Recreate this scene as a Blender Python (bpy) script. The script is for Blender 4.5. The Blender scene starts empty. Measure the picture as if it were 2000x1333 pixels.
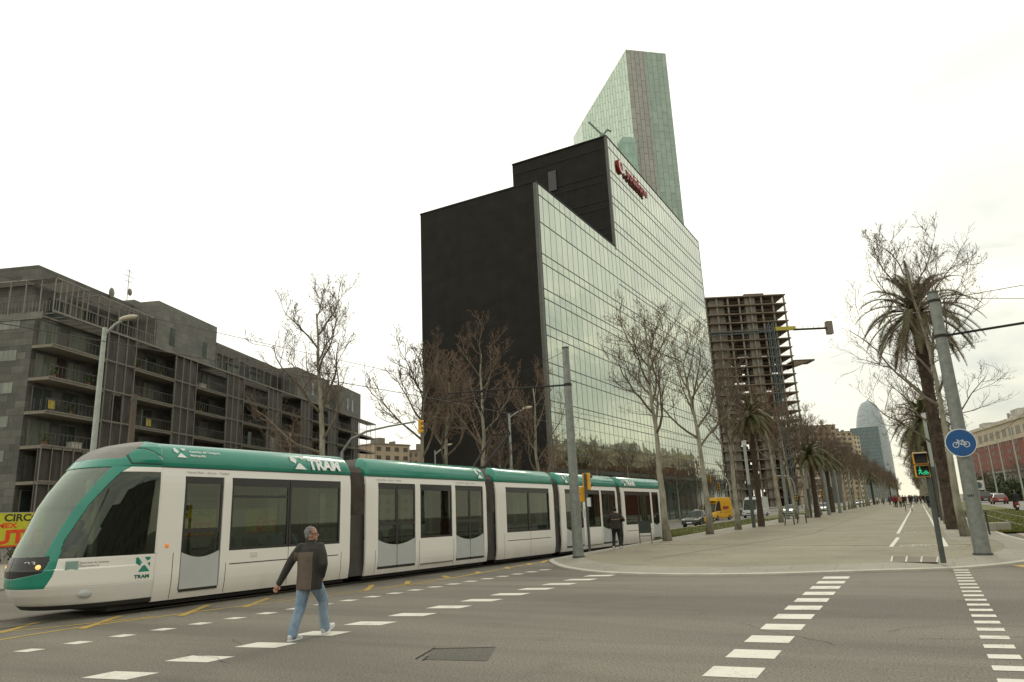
import bpy, bmesh, math, random
from mathutils import Vector, Matrix, Euler, Quaternion
SC = bpy.context.scene
COL = SC.collection
PI = math.pi
rad = math.radians
# ------------------------------------------------------------------ camera
FPX, PITCH, YAW, ROLL, CH = 1381.98, .23905, .50037, -.045253, 1.7
fw = Vector((-math.sin(YAW)*math.cos(PITCH), math.cos(YAW)*math.cos(PITCH), math.sin(PITCH)))
rt = Vector((math.cos(YAW), math.sin(YAW), 0)); up = rt.cross(fw)
RR = math.cos(ROLL)*rt + math.sin(ROLL)*up
UU = -math.sin(ROLL)*rt + math.cos(ROLL)*up
cd = bpy.data.cameras.new('camera'); co = bpy.data.objects.new('camera', cd); COL.objects.link(co)
m = Matrix.Identity(4)
for i in range(3):
    m[i][0] = RR[i]; m[i][1] = UU[i]; m[i][2] = -fw[i]
m[2][3] = CH
co.matrix_world = m
cd.sensor_width = 36; cd.lens = 36*FPX/2000; cd.clip_start = .1; cd.clip_end = 6000
SC.camera = co
# ------------------------------------------------------------------ sky
SUN_EL, SUN_AZ = rad(34), rad(-12)      # azimuth from +Y towards +X
w = bpy.data.worlds.new('World'); SC.world = w; w.use_nodes = True
N = w.node_tree.nodes; L = w.node_tree.links; N.clear()
out = N.new('ShaderNodeOutputWorld'); bg = N.new('ShaderNodeBackground'); L.new(bg.outputs[0], out.inputs[0])
sky = N.new('ShaderNodeTexSky'); sky.sky_type = 'NISHITA'; sky.sun_disc = False
sky.sun_elevation = SUN_EL; sky.sun_rotation = SUN_AZ
bg.inputs[1].default_value = .1
tc = N.new('ShaderNodeTexCoord')
sep = N.new('ShaderNodeSeparateXYZ'); L.new(tc.outputs['Generated'], sep.inputs[0])
mp = N.new('ShaderNodeMapping'); mp.inputs['Scale'].default_value = (1.0, 1.0, 3.2); L.new(tc.outputs['Generated'], mp.inputs[0])
ns = N.new('ShaderNodeTexNoise'); ns.inputs['Scale'].default_value = 2.3; ns.inputs['Detail'].default_value = 8; ns.inputs['Roughness'].default_value = .55
ns.inputs['Distortion'].default_value = .5
L.new(mp.outputs[0], ns.inputs[0])
# overcast cover: brighter overhead and round the veiled sun, grey banks of cloud to the right (east)
def math_node(op, a, b=None, c=None, tree=None):
    t = tree or w.node_tree
    n = t.nodes.new('ShaderNodeMath'); n.operation = op
    for k, v in enumerate((a, b, c)):
        if v is None: continue
        if isinstance(v, (int, float)): n.inputs[k].default_value = v
        else: t.links.new(v, n.inputs[k])
    return n.outputs[0]
cr = N.new('ShaderNodeValToRGB'); L.new(ns.outputs[0], cr.inputs[0])
cr.color_ramp.elements[0].position = .38; cr.color_ramp.elements[0].color = (5.4, 5.95, 5.8, 1)
cr.color_ramp.elements[1].position = .6; cr.color_ramp.elements[1].color = (13.0, 12.6, 10.2, 1)
cr2 = N.new('ShaderNodeRGB'); cr2.outputs[0].default_value = (13.3, 13.1, 11.6, 1)
east = math_node('MULTIPLY_ADD', sep.outputs[0], 2.6, .72)
eastc = N.new('ShaderNodeClamp'); L.new(east, eastc.inputs[0])
hi = math_node('MULTIPLY_ADD', sep.outputs[2], -3.0, 1.6)
hic = N.new('ShaderNodeClamp'); hic.inputs['Min'].default_value = .42; L.new(hi, hic.inputs[0])
fac = math_node('MULTIPLY', eastc.outputs[0], hic.outputs[0])
mx = N.new('ShaderNodeMix'); mx.data_type = 'RGBA'; L.new(fac, mx.inputs[0]); L.new(cr2.outputs[0], mx.inputs[6]); L.new(cr.outputs[0], mx.inputs[7])
# warm band near the horizon
hz = math_node('MULTIPLY_ADD', sep.outputs[2], -4.5, 1.0); hzc = N.new('ShaderNodeClamp'); L.new(hz, hzc.inputs[0])
hzf = math_node('MULTIPLY', hzc.outputs[0], .6)
warm = N.new('ShaderNodeRGB'); warm.outputs[0].default_value = (10.4, 9.9, 7.2, 1)
mx2 = N.new('ShaderNodeMix'); mx2.data_type = 'RGBA'; L.new(hzf, mx2.inputs[0]); L.new(mx.outputs[2], mx2.inputs[6]); L.new(warm.outputs[0], mx2.inputs[7])
mx3 = N.new('ShaderNodeMix'); mx3.data_type = 'RGBA'; mx3.inputs[0].default_value = .92
L.new(sky.outputs[0], mx3.inputs[6]); L.new(mx2.outputs[2], mx3.inputs[7])
L.new(mx3.outputs[2], bg.inputs[0])
sl = bpy.data.lights.new('sun', 'SUN'); sl.energy = .9; sl.angle = rad(16); sl.color = (1, .95, .80)
so = bpy.data.objects.new('sun', sl); COL.objects.link(so)
sd = Vector((math.sin(SUN_AZ)*math.cos(SUN_EL), math.cos(SUN_AZ)*math.cos(SUN_EL), math.sin(SUN_EL)))
so.rotation_euler = sd.to_track_quat('Z', 'Y').to_euler()
so.location = (0, 0, 60)
SC.view_settings.view_transform = 'Standard'; SC.view_settings.look = 'None'
SC.view_settings.exposure = 0; SC.view_settings.gamma = 1
SC.render.engine = 'CYCLES'
SC.cycles.transparent_max_bounces = 16
SC.cycles.max_bounces = 7
# ------------------------------------------------------------------ placing helpers
def ray(px, py):
    return fw + RR*((px-1000)/FPX) - UU*((py-666.5)/FPX)
def G(px, py, z=0.0):            # point of the level z seen in that direction
    d = ray(px, py); t = (z-CH)/d.z
    return Vector((d.x*t, d.y*t, z))
def DEP(px, py, dep):            # point at a given depth
    d = ray(px, py); d = d*(dep/d.dot(fw)); return Vector((d.x, d.y, d.z+CH))
def HT(px, py, base):            # height above the point base
    d = ray(px, py); t = (d.x*base.x+d.y*base.y)/(d.x*d.x+d.y*d.y); return CH+d.z*t
# ------------------------------------------------------------------ object helpers
def link(name, me, mats, parent=None, loc=None, rot=None):
    o = bpy.data.objects.new(name, me); COL.objects.link(o)
    if mats is not None:
        for mm in (mats if isinstance(mats, (list, tuple)) else [mats]): me.materials.append(mm)
    if parent: o.parent = parent
    if loc is not None: o.location = loc
    if rot is not None: o.rotation_euler = rot
    return o
def tag(o, label=None, cat=None, group=None, kind=None):
    if label: o['label'] = label
    if cat: o['category'] = cat
    if group: o['group'] = group
    if kind: o['kind'] = kind
    return o
def empty(name, loc=(0, 0, 0), rz=0, label=None, cat=None, group=None):
    o = bpy.data.objects.new(name, None); COL.objects.link(o); o.location = loc; o.rotation_euler = (0, 0, rz)
    o.empty_display_size = .2
    return tag(o, label, cat, group)
def kids(o): return [c for c in bpy.data.objects if c.parent == o]
def copy_tree(o, parent=None, tree=None):
    c = o.copy(); COL.objects.link(c); c.parent = parent
    for ch in tree.get(o, []): copy_tree(ch, c, tree)
    return c
def dup(root, loc, rz=0, scale=1, label=None, group=None):
    tree = {}
    def walk(o):
        tree[o] = list(o.children)
        for c in o.children: walk(c)
    walk(root)
    c = copy_tree(root, None, tree)
    c.location = loc; c.rotation_euler = (0, 0, rz); c.scale = (scale,)*3
    if label: c['label'] = label
    if group: c['group'] = group
    return c
class MB:
    def __init__(s): s.v = []; s.f = []; s.m = []
    def add(s, vs, fs, mi=0):
        b = len(s.v); s.v += [tuple(p) for p in vs]
        s.f += [tuple(i+b for i in f) for f in fs]; s.m += [mi]*len(fs)
    def box(s, x0, x1, y0, y1, z0, z1, mi=0):
        s.add([(x0,y0,z0),(x1,y0,z0),(x1,y1,z0),(x0,y1,z0),(x0,y0,z1),(x1,y0,z1),(x1,y1,z1),(x0,y1,z1)],
              [(3,2,1,0),(4,5,6,7),(0,1,5,4),(1,2,6,5),(2,3,7,6),(3,0,4,7)], mi)
    def obox(s, c, ax, ay, az, hx, hy, hz, mi=0):   # oriented box
        c, ax, ay, az = Vector(c), Vector(ax), Vector(ay), Vector(az)
        vs = []
        for sz in (-1, 1):
            for sx, sy in ((-1,-1),(1,-1),(1,1),(-1,1)):
                vs.append(c+ax*hx*sx+ay*hy*sy+az*hz*sz)
        s.add(vs, [(3,2,1,0),(4,5,6,7),(0,1,5,4),(1,2,6,5),(2,3,7,6),(3,0,4,7)], mi)
    def tube(s, pts, rs, n=6, mi=0, cap=True, sx=1):
        pts = [Vector(p) for p in pts]
        if isinstance(rs, (int, float)): rs = [rs]*len(pts)
        b = len(s.v); prev = None
        for i, p in enumerate(pts):
            d = (pts[min(i+1, len(pts)-1)]-pts[max(i-1, 0)])
            if d.length < 1e-9: d = Vector((0, 0, 1))
            d.normalize()
            if prev is None:
                a = d.cross(Vector((0, 0, 1)) if abs(d.z) < .9 else Vector((1, 0, 0))).normalized()
            else:
                a = (prev-d*prev.dot(d))
                a = a.normalized() if a.length > 1e-6 else d.orthogonal().normalized()
            prev = a; c = d.cross(a)
            for k in range(n):
                t = 2*PI*k/n
                s.v.append(tuple(p+(a*math.cos(t)*sx+c*math.sin(t))*rs[i]))
        for i in range(len(pts)-1):
            for k in range(n):
                k2 = (k+1) % n
                s.f.append((b+i*n+k, b+i*n+k2, b+(i+1)*n+k2, b+(i+1)*n+k)); s.m.append(mi)
        if cap and n > 2:
            s.f.append(tuple(b+k for k in reversed(range(n)))); s.m.append(mi)
            e = b+(len(pts)-1)*n
            s.f.append(tuple(e+k for k in range(n))); s.m.append(mi)
    def ball(s, c, rx, ry=None, rz=None, nu=12, nv=8, mi=0, R=None):
        ry = ry or rx; rz = rz or rx; c = Vector(c); b = len(s.v)
        vs = []; fs = []
        def P(x, y, z):
            q = Vector((x*rx, y*ry, z*rz))
            if R: q = R @ q
            return c+q
        vs.append(P(0, 0, 1))
        for j in range(1, nv):
            t = PI*j/nv
            for k in range(nu):
                a = 2*PI*k/nu; vs.append(P(math.sin(t)*math.cos(a), math.sin(t)*math.sin(a), math.cos(t)))
        vs.append(P(0, 0, -1))
        for k in range(nu): fs.append((0, 1+k, 1+(k+1) % nu))
        for j in range(nv-2):
            for k in range(nu):
                fs.append((1+j*nu+k, 1+(j+1)*nu+k, 1+(j+1)*nu+(k+1) % nu, 1+j*nu+(k+1) % nu))
        e = len(vs)-1; q = 1+(nv-2)*nu
        for k in range(nu): fs.append((q+k, e, q+(k+1) % nu))
        s.add(vs, fs, mi)
    def prism(s, poly, y0, y1, axis='y', mi=0):      # poly in the two other axes
        n = len(poly)
        def P(a, b, t):
            return {'y': (a, t, b), 'x': (t, a, b), 'z': (a, b, t)}[axis]
        vs = [P(a, b, y0) for a, b in poly]+[P(a, b, y1) for a, b in poly]
        fs = [tuple(range(n)), tuple(reversed(range(n, 2*n)))]
        for k in range(n): fs.append((k, (k+1) % n, n+(k+1) % n, n+k))
        s.add(vs, fs, mi)
    def rings(s, rings, mi=0, close=True, cap=True):   # list of equal length rings
        b = len(s.v); n = len(rings[0])
        for r in rings: s.v += [tuple(p) for p in r]
        for i in range(len(rings)-1):
            for k in range(n if close else n-1):
                k2 = (k+1) % n
                s.f.append((b+i*n+k, b+i*n+k2, b+(i+1)*n+k2, b+(i+1)*n+k)); s.m.append(mi)
        if cap and close:
            s.f.append(tuple(b+k for k in reversed(range(n)))); s.m.append(mi)
            e = b+(len(rings)-1)*n; s.f.append(tuple(e+k for k in range(n))); s.m.append(mi)
    def mesh(s, name, smooth=False, fix=True):
        me = bpy.data.meshes.new(name); me.from_pydata(s.v, [], s.f)
        me.polygons.foreach_set('material_index', s.m)
        if fix and len(s.f) < 30000:
            bm = bmesh.new(); bm.from_mesh(me); bmesh.ops.recalc_face_normals(bm, faces=bm.faces); bm.to_mesh(me); bm.free()
        if smooth: me.polygons.foreach_set('use_smooth', [True]*len(me.polygons))
        me.update(); return me
    def build(s, name, mats, parent=None, smooth=False, bevel=0, loc=None, rot=None, fix=True):
        o = link(name, s.mesh(name, smooth, fix), mats, parent, loc, rot)
        if bevel:
            b = o.modifiers.new('bevel', 'BEVEL'); b.width = bevel; b.segments = 2; b.limit_method = 'ANGLE'; b.angle_limit = rad(40)
        return o
# ------------------------------------------------------------------ materials
def nt(name):
    m = bpy.data.materials.new(name); m.use_nodes = True
    return m, m.node_tree.nodes, m.node_tree.links, m.node_tree.nodes['Principled BSDF']
def setv(b, **k):
    for n, v in k.items():
        b.inputs[n.replace('_', ' ')].default_value = v
def c4(c): return (c[0], c[1], c[2], 1)
def mat(name, col, rough=.6, metal=0, var=.18, scale=2.0, bump=0, bscale=20, col2=None, spec=.5, coat=0, detail=6, stretch=None):
    m, Nn, Ln, b = nt(name)
    b.inputs['Roughness'].default_value = rough; b.inputs['Metallic'].default_value = metal
    b.inputs['Specular IOR Level'].default_value = spec; b.inputs['Coat Weight'].default_value = coat
    tcn = Nn.new('ShaderNodeTexCoord'); vec = tcn.outputs['Object']
    if stretch:
        mpn = Nn.new('ShaderNodeMapping'); mpn.inputs['Scale'].default_value = stretch; Ln.new(vec, mpn.inputs[0]); vec = mpn.outputs[0]
    n = Nn.new('ShaderNodeTexNoise'); n.inputs['Scale'].default_value = scale; n.inputs['Detail'].default_value = detail
    n.inputs['Roughness'].default_value = .65
    Ln.new(vec, n.inputs[0])
    r = Nn.new('ShaderNodeValToRGB'); Ln.new(n.outputs[0], r.inputs[0])
    c2 = col2 or tuple(min(1, c*(1+var)) for c in col); c1 = col if col2 else tuple(c*(1-var) for c in col)
    r.color_ramp.elements[0].position = .35; r.color_ramp.elements[0].color = c4(c1)
    r.color_ramp.elements[1].position = .65; r.color_ramp.elements[1].color = c4(c2)
    Ln.new(r.outputs[0], b.inputs['Base Color'])
    if bump:
        n2 = Nn.new('ShaderNodeTexNoise'); n2.inputs['Scale'].default_value = bscale; n2.inputs['Detail'].default_value = 4
        Ln.new(vec, n2.inputs[0])
        bp = Nn.new('ShaderNodeBump'); bp.inputs['Strength'].default_value = bump; bp.inputs['Distance'].default_value = .02
        Ln.new(n2.outputs[0], bp.inputs['Height']); Ln.new(bp.outputs[0], b.inputs['Normal'])
    return m
def glassmat(name, tint=(.25, .3, .27), gloss=.35, rough=.02, gcol=(.8, .85, .8)):
    m, Nn, Ln, b = nt(name); Nn.remove(b)
    o = Nn['Material Output']
    t = Nn.new('ShaderNodeBsdfTransparent'); t.inputs[0].default_value = c4(tint)
    g = Nn.new('ShaderNodeBsdfGlossy'); g.inputs[0].default_value = c4(gcol); g.inputs[1].default_value = rough
    lw = Nn.new('ShaderNodeLayerWeight'); lw.inputs[0].default_value = .5
    pw = math_node('POWER', lw.outputs['Facing'], 4.0, tree=m.node_tree)
    mm = math_node('MULTIPLY_ADD', pw, .9, gloss, tree=m.node_tree)
    cl = Nn.new('ShaderNodeClamp'); Ln.new(mm, cl.inputs[0])
    mxs = Nn.new('ShaderNodeMixShader'); Ln.new(cl.outputs[0], mxs.inputs[0]); Ln.new(t.outputs[0], mxs.inputs[1]); Ln.new(g.outputs[0], mxs.inputs[2])
    Ln.new(mxs.outputs[0], o.inputs[0]); return m
def emit(name, col, s):
    m, Nn, Ln, b = nt(name); b.inputs['Base Color'].default_value = c4(col)
    b.inputs['Emission Color'].default_value = c4(col); b.inputs['Emission Strength'].default_value = s; return m
def wallvec(Nn, Ln, op='ADD'):     # (x+y, z) coordinates for axis aligned walls
    tcn = Nn.new('ShaderNodeTexCoord'); sp = Nn.new('ShaderNodeSeparateXYZ'); Ln.new(tcn.outputs['Object'], sp.inputs[0])
    a = Nn.new('ShaderNodeMath'); a.operation = op; Ln.new(sp.outputs[0], a.inputs[0]); Ln.new(sp.outputs[1], a.inputs[1])
    cb = Nn.new('ShaderNodeCombineXYZ'); Ln.new(a.outputs[0], cb.inputs[0]); Ln.new(sp.outputs[2], cb.inputs[1])
    return cb.outputs[0]
def brickmat(name, c1, c2, mortar, bw=1.2, rh=.6, ms=.015, rough=.7, off=.5, freq=2, metal=0, swap=False, spec=.5, var=.12, bump=.3, op='ADD'):
    m, Nn, Ln, b = nt(name); v = wallvec(Nn, Ln, op)
    if swap:
        sp = Nn.new('ShaderNodeSeparateXYZ'); Ln.new(v, sp.inputs[0]); cb = Nn.new('ShaderNodeCombineXYZ')
        Ln.new(sp.outputs[1], cb.inputs[0]); Ln.new(sp.outputs[0], cb.inputs[1]); v = cb.outputs[0]
    t = Nn.new('ShaderNodeTexBrick'); Ln.new(v, t.inputs[0])
    t.offset = off; t.offset_frequency = freq
    t.inputs['Color1'].default_value = c4(c1); t.inputs['Color2'].default_value = c4(c2); t.inputs['Mortar'].default_value = c4(mortar)
    t.inputs['Scale'].default_value = 1; t.inputs['Mortar Size'].default_value = ms; t.inputs['Brick Width'].default_value = bw; t.inputs['Row Height'].default_value = rh
    t.inputs['Bias'].default_value = 0
    n = Nn.new('ShaderNodeTexNoise'); n.inputs['Scale'].default_value = .6; n.inputs['Detail'].default_value = 6; Ln.new(v, n.inputs[0])
    mr = Nn.new('ShaderNodeMapRange'); mr.inputs[3].default_value = 1-var; mr.inputs[4].default_value = 1+var
    mr.inputs[1].default_value = .3; mr.inputs[2].default_value = .7; Ln.new(n.outputs[0], mr.inputs[0])
    mu = Nn.new('ShaderNodeVectorMath'); mu.operation = 'SCALE'; Ln.new(t.outputs[0], mu.inputs[0]); Ln.new(mr.outputs[0], mu.inputs['Scale'])
    Ln.new(mu.outputs[0], b.inputs['Base Color'])
    b.inputs['Roughness'].default_value = rough; b.inputs['Metallic'].default_value = metal; b.inputs['Specular IOR Level'].default_value = spec
    if bump:
        bp = Nn.new('ShaderNodeBump'); bp.inputs['Strength'].default_value = bump; bp.inputs['Distance'].default_value = .02
        bp.invert = True; Ln.new(t.outputs['Fac'], bp.inputs['Height']); Ln.new(bp.outputs[0], b.inputs['Normal'])
    return m
def groundmat(name, base, speck=.25, patch=.12, rough=.85, sscale=90, warm=None, joints=None, streak=False):
    m, Nn, Ln, b = nt(name)
    tcn = Nn.new('ShaderNodeTexCoord')
    n1 = Nn.new('ShaderNodeTexNoise'); n1.inputs['Scale'].default_value = sscale; n1.inputs['Detail'].default_value = 3; Ln.new(tcn.outputs['Object'], n1.inputs[0])
    n2 = Nn.new('ShaderNodeTexNoise'); n2.inputs['Scale'].default_value = .35; n2.inputs['Detail'].default_value = 8; n2.inputs['Roughness'].default_value = .6; n2.inputs['Distortion'].default_value = .6
    v2 = tcn.outputs['Object']
    if streak:
        mpn = Nn.new('ShaderNodeMapping'); mpn.inputs['Scale'].default_value = (.16, 1.2, 1); Ln.new(v2, mpn.inputs[0]); v2 = mpn.outputs[0]
    Ln.new(v2, n2.inputs[0])
    a = Nn.new('ShaderNodeMapRange'); a.inputs[1].default_value = .36; a.inputs[2].default_value = .64; a.inputs[3].default_value = 1-speck; a.inputs[4].default_value = 1+speck; Ln.new(n1.outputs[0], a.inputs[0])
    c = Nn.new('ShaderNodeMapRange'); c.inputs[1].default_value = .36; c.inputs[2].default_value = .64; c.inputs[3].default_value = 1-patch; c.inputs[4].default_value = 1+patch; Ln.new(n2.outputs[0], c.inputs[0])
    f = math_node('MULTIPLY', a.outputs[0], c.outputs[0], tree=m.node_tree)
    n3 = Nn.new('ShaderNodeTexVoronoi'); n3.inputs['Scale'].default_value = 9; Ln.new(tcn.outputs['Object'], n3.inputs[0])
    dd = Nn.new('ShaderNodeMapRange'); dd.inputs[1].default_value = 0; dd.inputs[2].default_value = .06; dd.inputs[3].default_value = .72; dd.inputs[4].default_value = 1; Ln.new(n3.outputs['Distance'], dd.inputs[0])
    f = math_node('MULTIPLY', f, dd.outputs[0], tree=m.node_tree)
    n4 = Nn.new('ShaderNodeTexNoise'); n4.inputs['Scale'].default_value = 1.1; n4.inputs['Detail'].default_value = 9; n4.inputs['Roughness'].default_value = .7; Ln.new(tcn.outputs['Object'], n4.inputs[0])
    st = Nn.new('ShaderNodeMapRange'); st.inputs[1].default_value = .56; st.inputs[2].default_value = .70; st.inputs[3].default_value = 1; st.inputs[4].default_value = .80; Ln.new(n4.outputs[0], st.inputs[0])
    f = math_node('MULTIPLY', f, st.outputs[0], tree=m.node_tree)
    if joints:
        br = Nn.new('ShaderNodeTexBrick'); Ln.new(tcn.outputs['Object'], br.inputs[0]); br.inputs['Scale'].default_value = 1
        br.inputs['Brick Width'].default_value = joints[0]; br.inputs['Row Height'].default_value = joints[1]; br.inputs['Mortar Size'].default_value = joints[2]
        br.inputs['Color1'].default_value = (1, 1, 1, 1); br.inputs['Color2'].default_value = (.93, .93, .93, 1); br.inputs['Mortar'].default_value = (joints[3],)*3+(1,)
        f = math_node('MULTIPLY', f, br.outputs[0], tree=m.node_tree)
    rgb = Nn.new('ShaderNodeRGB'); rgb.outputs[0].default_value = c4(base)
    mu = Nn.new('ShaderNodeVectorMath'); mu.operation = 'SCALE'; Ln.new(rgb.outputs[0], mu.inputs[0]); Ln.new(f, mu.inputs['Scale'])
    Ln.new(mu.outputs[0], b.inputs['Base Color']); b.inputs['Roughness'].default_value = rough
    bp = Nn.new('ShaderNodeBump'); bp.inputs['Strength'].default_value = .5; bp.inputs['Distance'].default_value = .004
    Ln.new(n1.outputs[0], bp.inputs['Height']); Ln.new(bp.outputs[0], b.inputs['Normal'])
    return m
def paintmat(name, col, wear=.5, under=(.12, .115, .105)):
    m, Nn, Ln, b = nt(name); tcn = Nn.new('ShaderNodeTexCoord')
    n = Nn.new('ShaderNodeTexNoise'); n.inputs['Scale'].default_value = 45; n.inputs['Detail'].default_value = 8; n.inputs['Roughness'].default_value = .75; Ln.new(tcn.outputs['Object'], n.inputs[0])
    n2 = Nn.new('ShaderNodeTexNoise'); n2.inputs['Scale'].default_value = 3; n2.inputs['Detail'].default_value = 3; Ln.new(tcn.outputs['Object'], n2.inputs[0])
    s = math_node('MULTIPLY_ADD', n2.outputs[0], .5, n.outputs[0], tree=m.node_tree)
    r = Nn.new('ShaderNodeValToRGB'); Ln.new(s, r.inputs[0])
    r.color_ramp.elements[0].position = .55+.15*wear; r.color_ramp.elements[0].color = c4(tuple(under[i]*.5+col[i]*.5 for i in range(3)) if wear < .6 else under)
    r.color_ramp.elements[1].position = .60+.15*wear; r.color_ramp.elements[1].color = c4(col)
    Ln.new(r.outputs[0], b.inputs['Base Color']); b.inputs['Roughness'].default_value = .7; return m
M_ASPH = groundmat('asphalt', (.148, .134, .107), speck=.40, patch=.26, sscale=40, streak=True)
M_ROAD2 = groundmat('far_asphalt', (.20, .185, .165), patch=.12, sscale=40)
M_PROM = groundmat('promenade_paving', (.240, .214, .150), speck=.16, patch=.13, sscale=30)
M_RING = groundmat('kerb_stone', (.30, .28, .225), speck=.12, patch=.1, sscale=40, joints=(1.0, 1.0, .012, .7))
M_TILE = groundmat('kerb_tiles', (.29, .265, .215), speck=.1, patch=.12, sscale=40, joints=(.6, .6, .012, .75))
M_EARTH = groundmat('ground_far', (.17, .155, .13))
M_WHITE = paintmat('white_paint', (.66, .64, .56), .55)
M_YEL = paintmat('yellow_paint', (.50, .33, .06), .62)
M_GRASS = mat('grass_turf', (.085, .105, .018), rough=.95, scale=3, col2=(.175, .175, .045), bump=.8, bscale=60)
M_STEEL = mat('galvanised_steel', (.22, .235, .215), rough=.55, metal=.35, var=.18, scale=6)
M_STEELL = mat('pale_steel', (.38, .41, .37), rough=.5, metal=.25, var=.12, scale=5)
M_STEELD = mat('dark_painted_steel', (.065, .075, .065), rough=.55, var=.2, scale=5)
M_BLACK = mat('black_rubber', (.018, .017, .016), rough=.6, var=.3)
M_WIRE = mat('wire', (.06, .055, .05), rough=.6)
M_SIGY = mat('signal_yellow', (.72, .36, .015), rough=.4, var=.06)
M_RAIL = mat('rail_steel', (.22, .19, .16), rough=.35, metal=.8)
M_CONC = mat('concrete', (.27, .245, .21), rough=.85, var=.2, scale=.8, bump=.2, bscale=8)
def shade(o):
    o.data.polygons.foreach_set('use_smooth', [True]*len(o.data.polygons)); return o
def text_mesh(name, s, size, mt, parent=None, M4=None, extr=.01, off=0, shear=0, sx=1, bend=None):
    cu = bpy.data.curves.new('tmp', 'FONT'); cu.body = s; cu.size = size; cu.extrude = extr; cu.offset = off; cu.shear = shear
    cu.resolution_u = 3
    t = bpy.data.objects.new('tmp', cu); COL.objects.link(t)
    dg = bpy.context.evaluated_depsgraph_get(); dg.update()
    me = bpy.data.meshes.new_from_object(t.evaluated_get(dg)); me.name = name
    bpy.data.objects.remove(t); bpy.data.curves.remove(cu)
    for v in me.vertices:
        v.co.x *= sx
        if bend: v.co = Vector(bend(v.co))
    me.materials.clear()
    o = link(name, me, mt, parent)
    if M4 is not None: o.matrix_local = M4
    return o
def many(name, boxes, mt, parent):
    for i, q in enumerate(boxes[:100]):
        b = MB(); b.box(*q); b.build(name, mt, parent)
    if boxes[100:]:
        b = MB()
        for q in boxes[100:]: b.box(*q)
        tag(b.build(name, mt, parent), kind='stuff')
ORD = 'first second third fourth fifth sixth seventh eighth ninth tenth eleventh twelfth thirteenth fourteenth fifteenth sixteenth seventeenth eighteenth nineteenth twentieth'.split()
# ================================================================== GROUND
def sst(t): t = max(0, min(1, t)); return t*t*(3-2*t)
def gz(x, y):                          # the land falls gently under and beyond the tram track
    return -.28*max(0, min(1, (y-9)/25))*sst((-x-11.9)/1.6)
def sheet(name, mt, xs, ys, dz=0, fz=gz, test=None):
    b = MB(); nx = len(xs)
    for y in ys:
        for x in xs: b.v.append((x, y, fz(x, y)+dz))
    for j in range(len(ys)-1):
        for i in range(nx-1):
            if test and not test((xs[i]+xs[i+1])/2, (ys[j]+ys[j+1])/2): continue
            b.f.append((j*nx+i, j*nx+i+1, (j+1)*nx+i+1, (j+1)*nx+i)); b.m.append(0)
    o = b.build(name, mt, fix=False); tag(o, kind='structure'); return o
def rng(a, b, n): return [a+(b-a)*i/n for i in range(n+1)]
xs = [-1500, -800, -200, -60, -30]+rng(-20, -11, 18)+[0, 20, 60, 200, 800, 1500]
ys = [-400, -100, 0, 5]+rng(8, 36, 14)+[60, 120, 300, 1000, 2400]
sheet('ground', M_EARTH, xs, ys, -.012)
rx = [-90, -60, -35]+rng(-24, -11, 26)+rng(-10, 30, 10)
ry = rng(-30, 8, 8)+rng(9, 36, 27)
sheet('crossing_road', M_ASPH, rx, ry, 0)
# avenue carriageways
sheet('left_carriageway', M_ROAD2, [-27.5, -23, -17.4], [36]+rng(40, 700, 20), 0)
sheet('right_carriageway', M_ROAD2, [7.6, 12, 18.5], [36]+rng(40, 700, 20), 0)
def sheetpoly(name, pts, z, mt, h=0):
    b = MB(); n = len(pts)
    if h:
        b.add([(x, y, z) for x, y in pts]+[(x, y, z-h) for x, y in pts], [tuple(range(n))]+[(k, (k+1) % n, n+(k+1) % n, n+k) for k in range(n)])
    else: b.add([(x, y, z) for x, y in pts], [tuple(range(n))])
    o = b.build(name, mt); tag(o, kind='structure'); return o
# promenade outline (kerb foot)
kp = [G(*q) for q in [(1069,1096),(1082,1105),(1107,1113),(1177,1122),(1295,1125.5),(1412,1126),(1530,1124),(1647,1120),(1765,1116.5),(1882,1113)]]
kp = [(p.x, p.y) for p in kp]+[(1.5, 20.75), (2.3, 22.0), (3.0, 24.2), (3.3, 27.5), (3.0, 31.5), (2.7, 36)]
def smoothpts(pts, it=2):
    for _ in range(it):
        q = [pts[0]]
        for a, b in zip(pts[:-1], pts[1:]):
            q += [(a[0]*.75+b[0]*.25, a[1]*.75+b[1]*.25), (a[0]*.25+b[0]*.75, a[1]*.25+b[1]*.75)]
        q.append(pts[-1]); pts = q
    return pts
outer = smoothpts([(-12.1, 700), (-12.1, 36), (-12.1, 27), (-11.95, 24.6)]+kp+[(2.7, 700)])
def inset(pts, d):
    q = []
    for i, p in enumerate(pts):
        a = pts[max(i-1, 0)]; b = pts[min(i+1, len(pts)-1)]
        tx, ty = b[0]-a[0], b[1]-a[1]; l = math.hypot(tx, ty) or 1
        q.append((p[0]-ty/l*d, p[1]+tx/l*d))
    return q
PZ = .12
inn = inset(outer, 1.15)
def strip(name, A_, B_, za, zb, mt, skirt=0):
    b = MB(); n = len(A_)
    for (x, y) in A_: b.v.append((x, y, za))
    for (x, y) in B_: b.v.append((x, y, zb))
    for k in range(n-1): b.f.append((k, k+1, n+k+1, n+k)); b.m.append(0)
    if skirt:
        m_ = len(b.v)
        for (x, y) in A_: b.v.append((x, y, za-skirt))
        for k in range(n-1): b.f.append((m_+k, m_+k+1, k+1, k)); b.m.append(0)
    o = b.build(name, mt); tag(o, kind='structure')
lip = inset(outer, .17)
strip('kerb_edge', outer, lip, .045, .055, mat('kerb_white_edge', (.46, .44, .37), rough=.8, var=.12), .5)
strip('kerb_ramp', lip, inn, .0545, PZ+.003, M_RING)
inn = [(x, y) for x, y in inn]
sheetpoly('promenade', inn, PZ, M_PROM)
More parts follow.
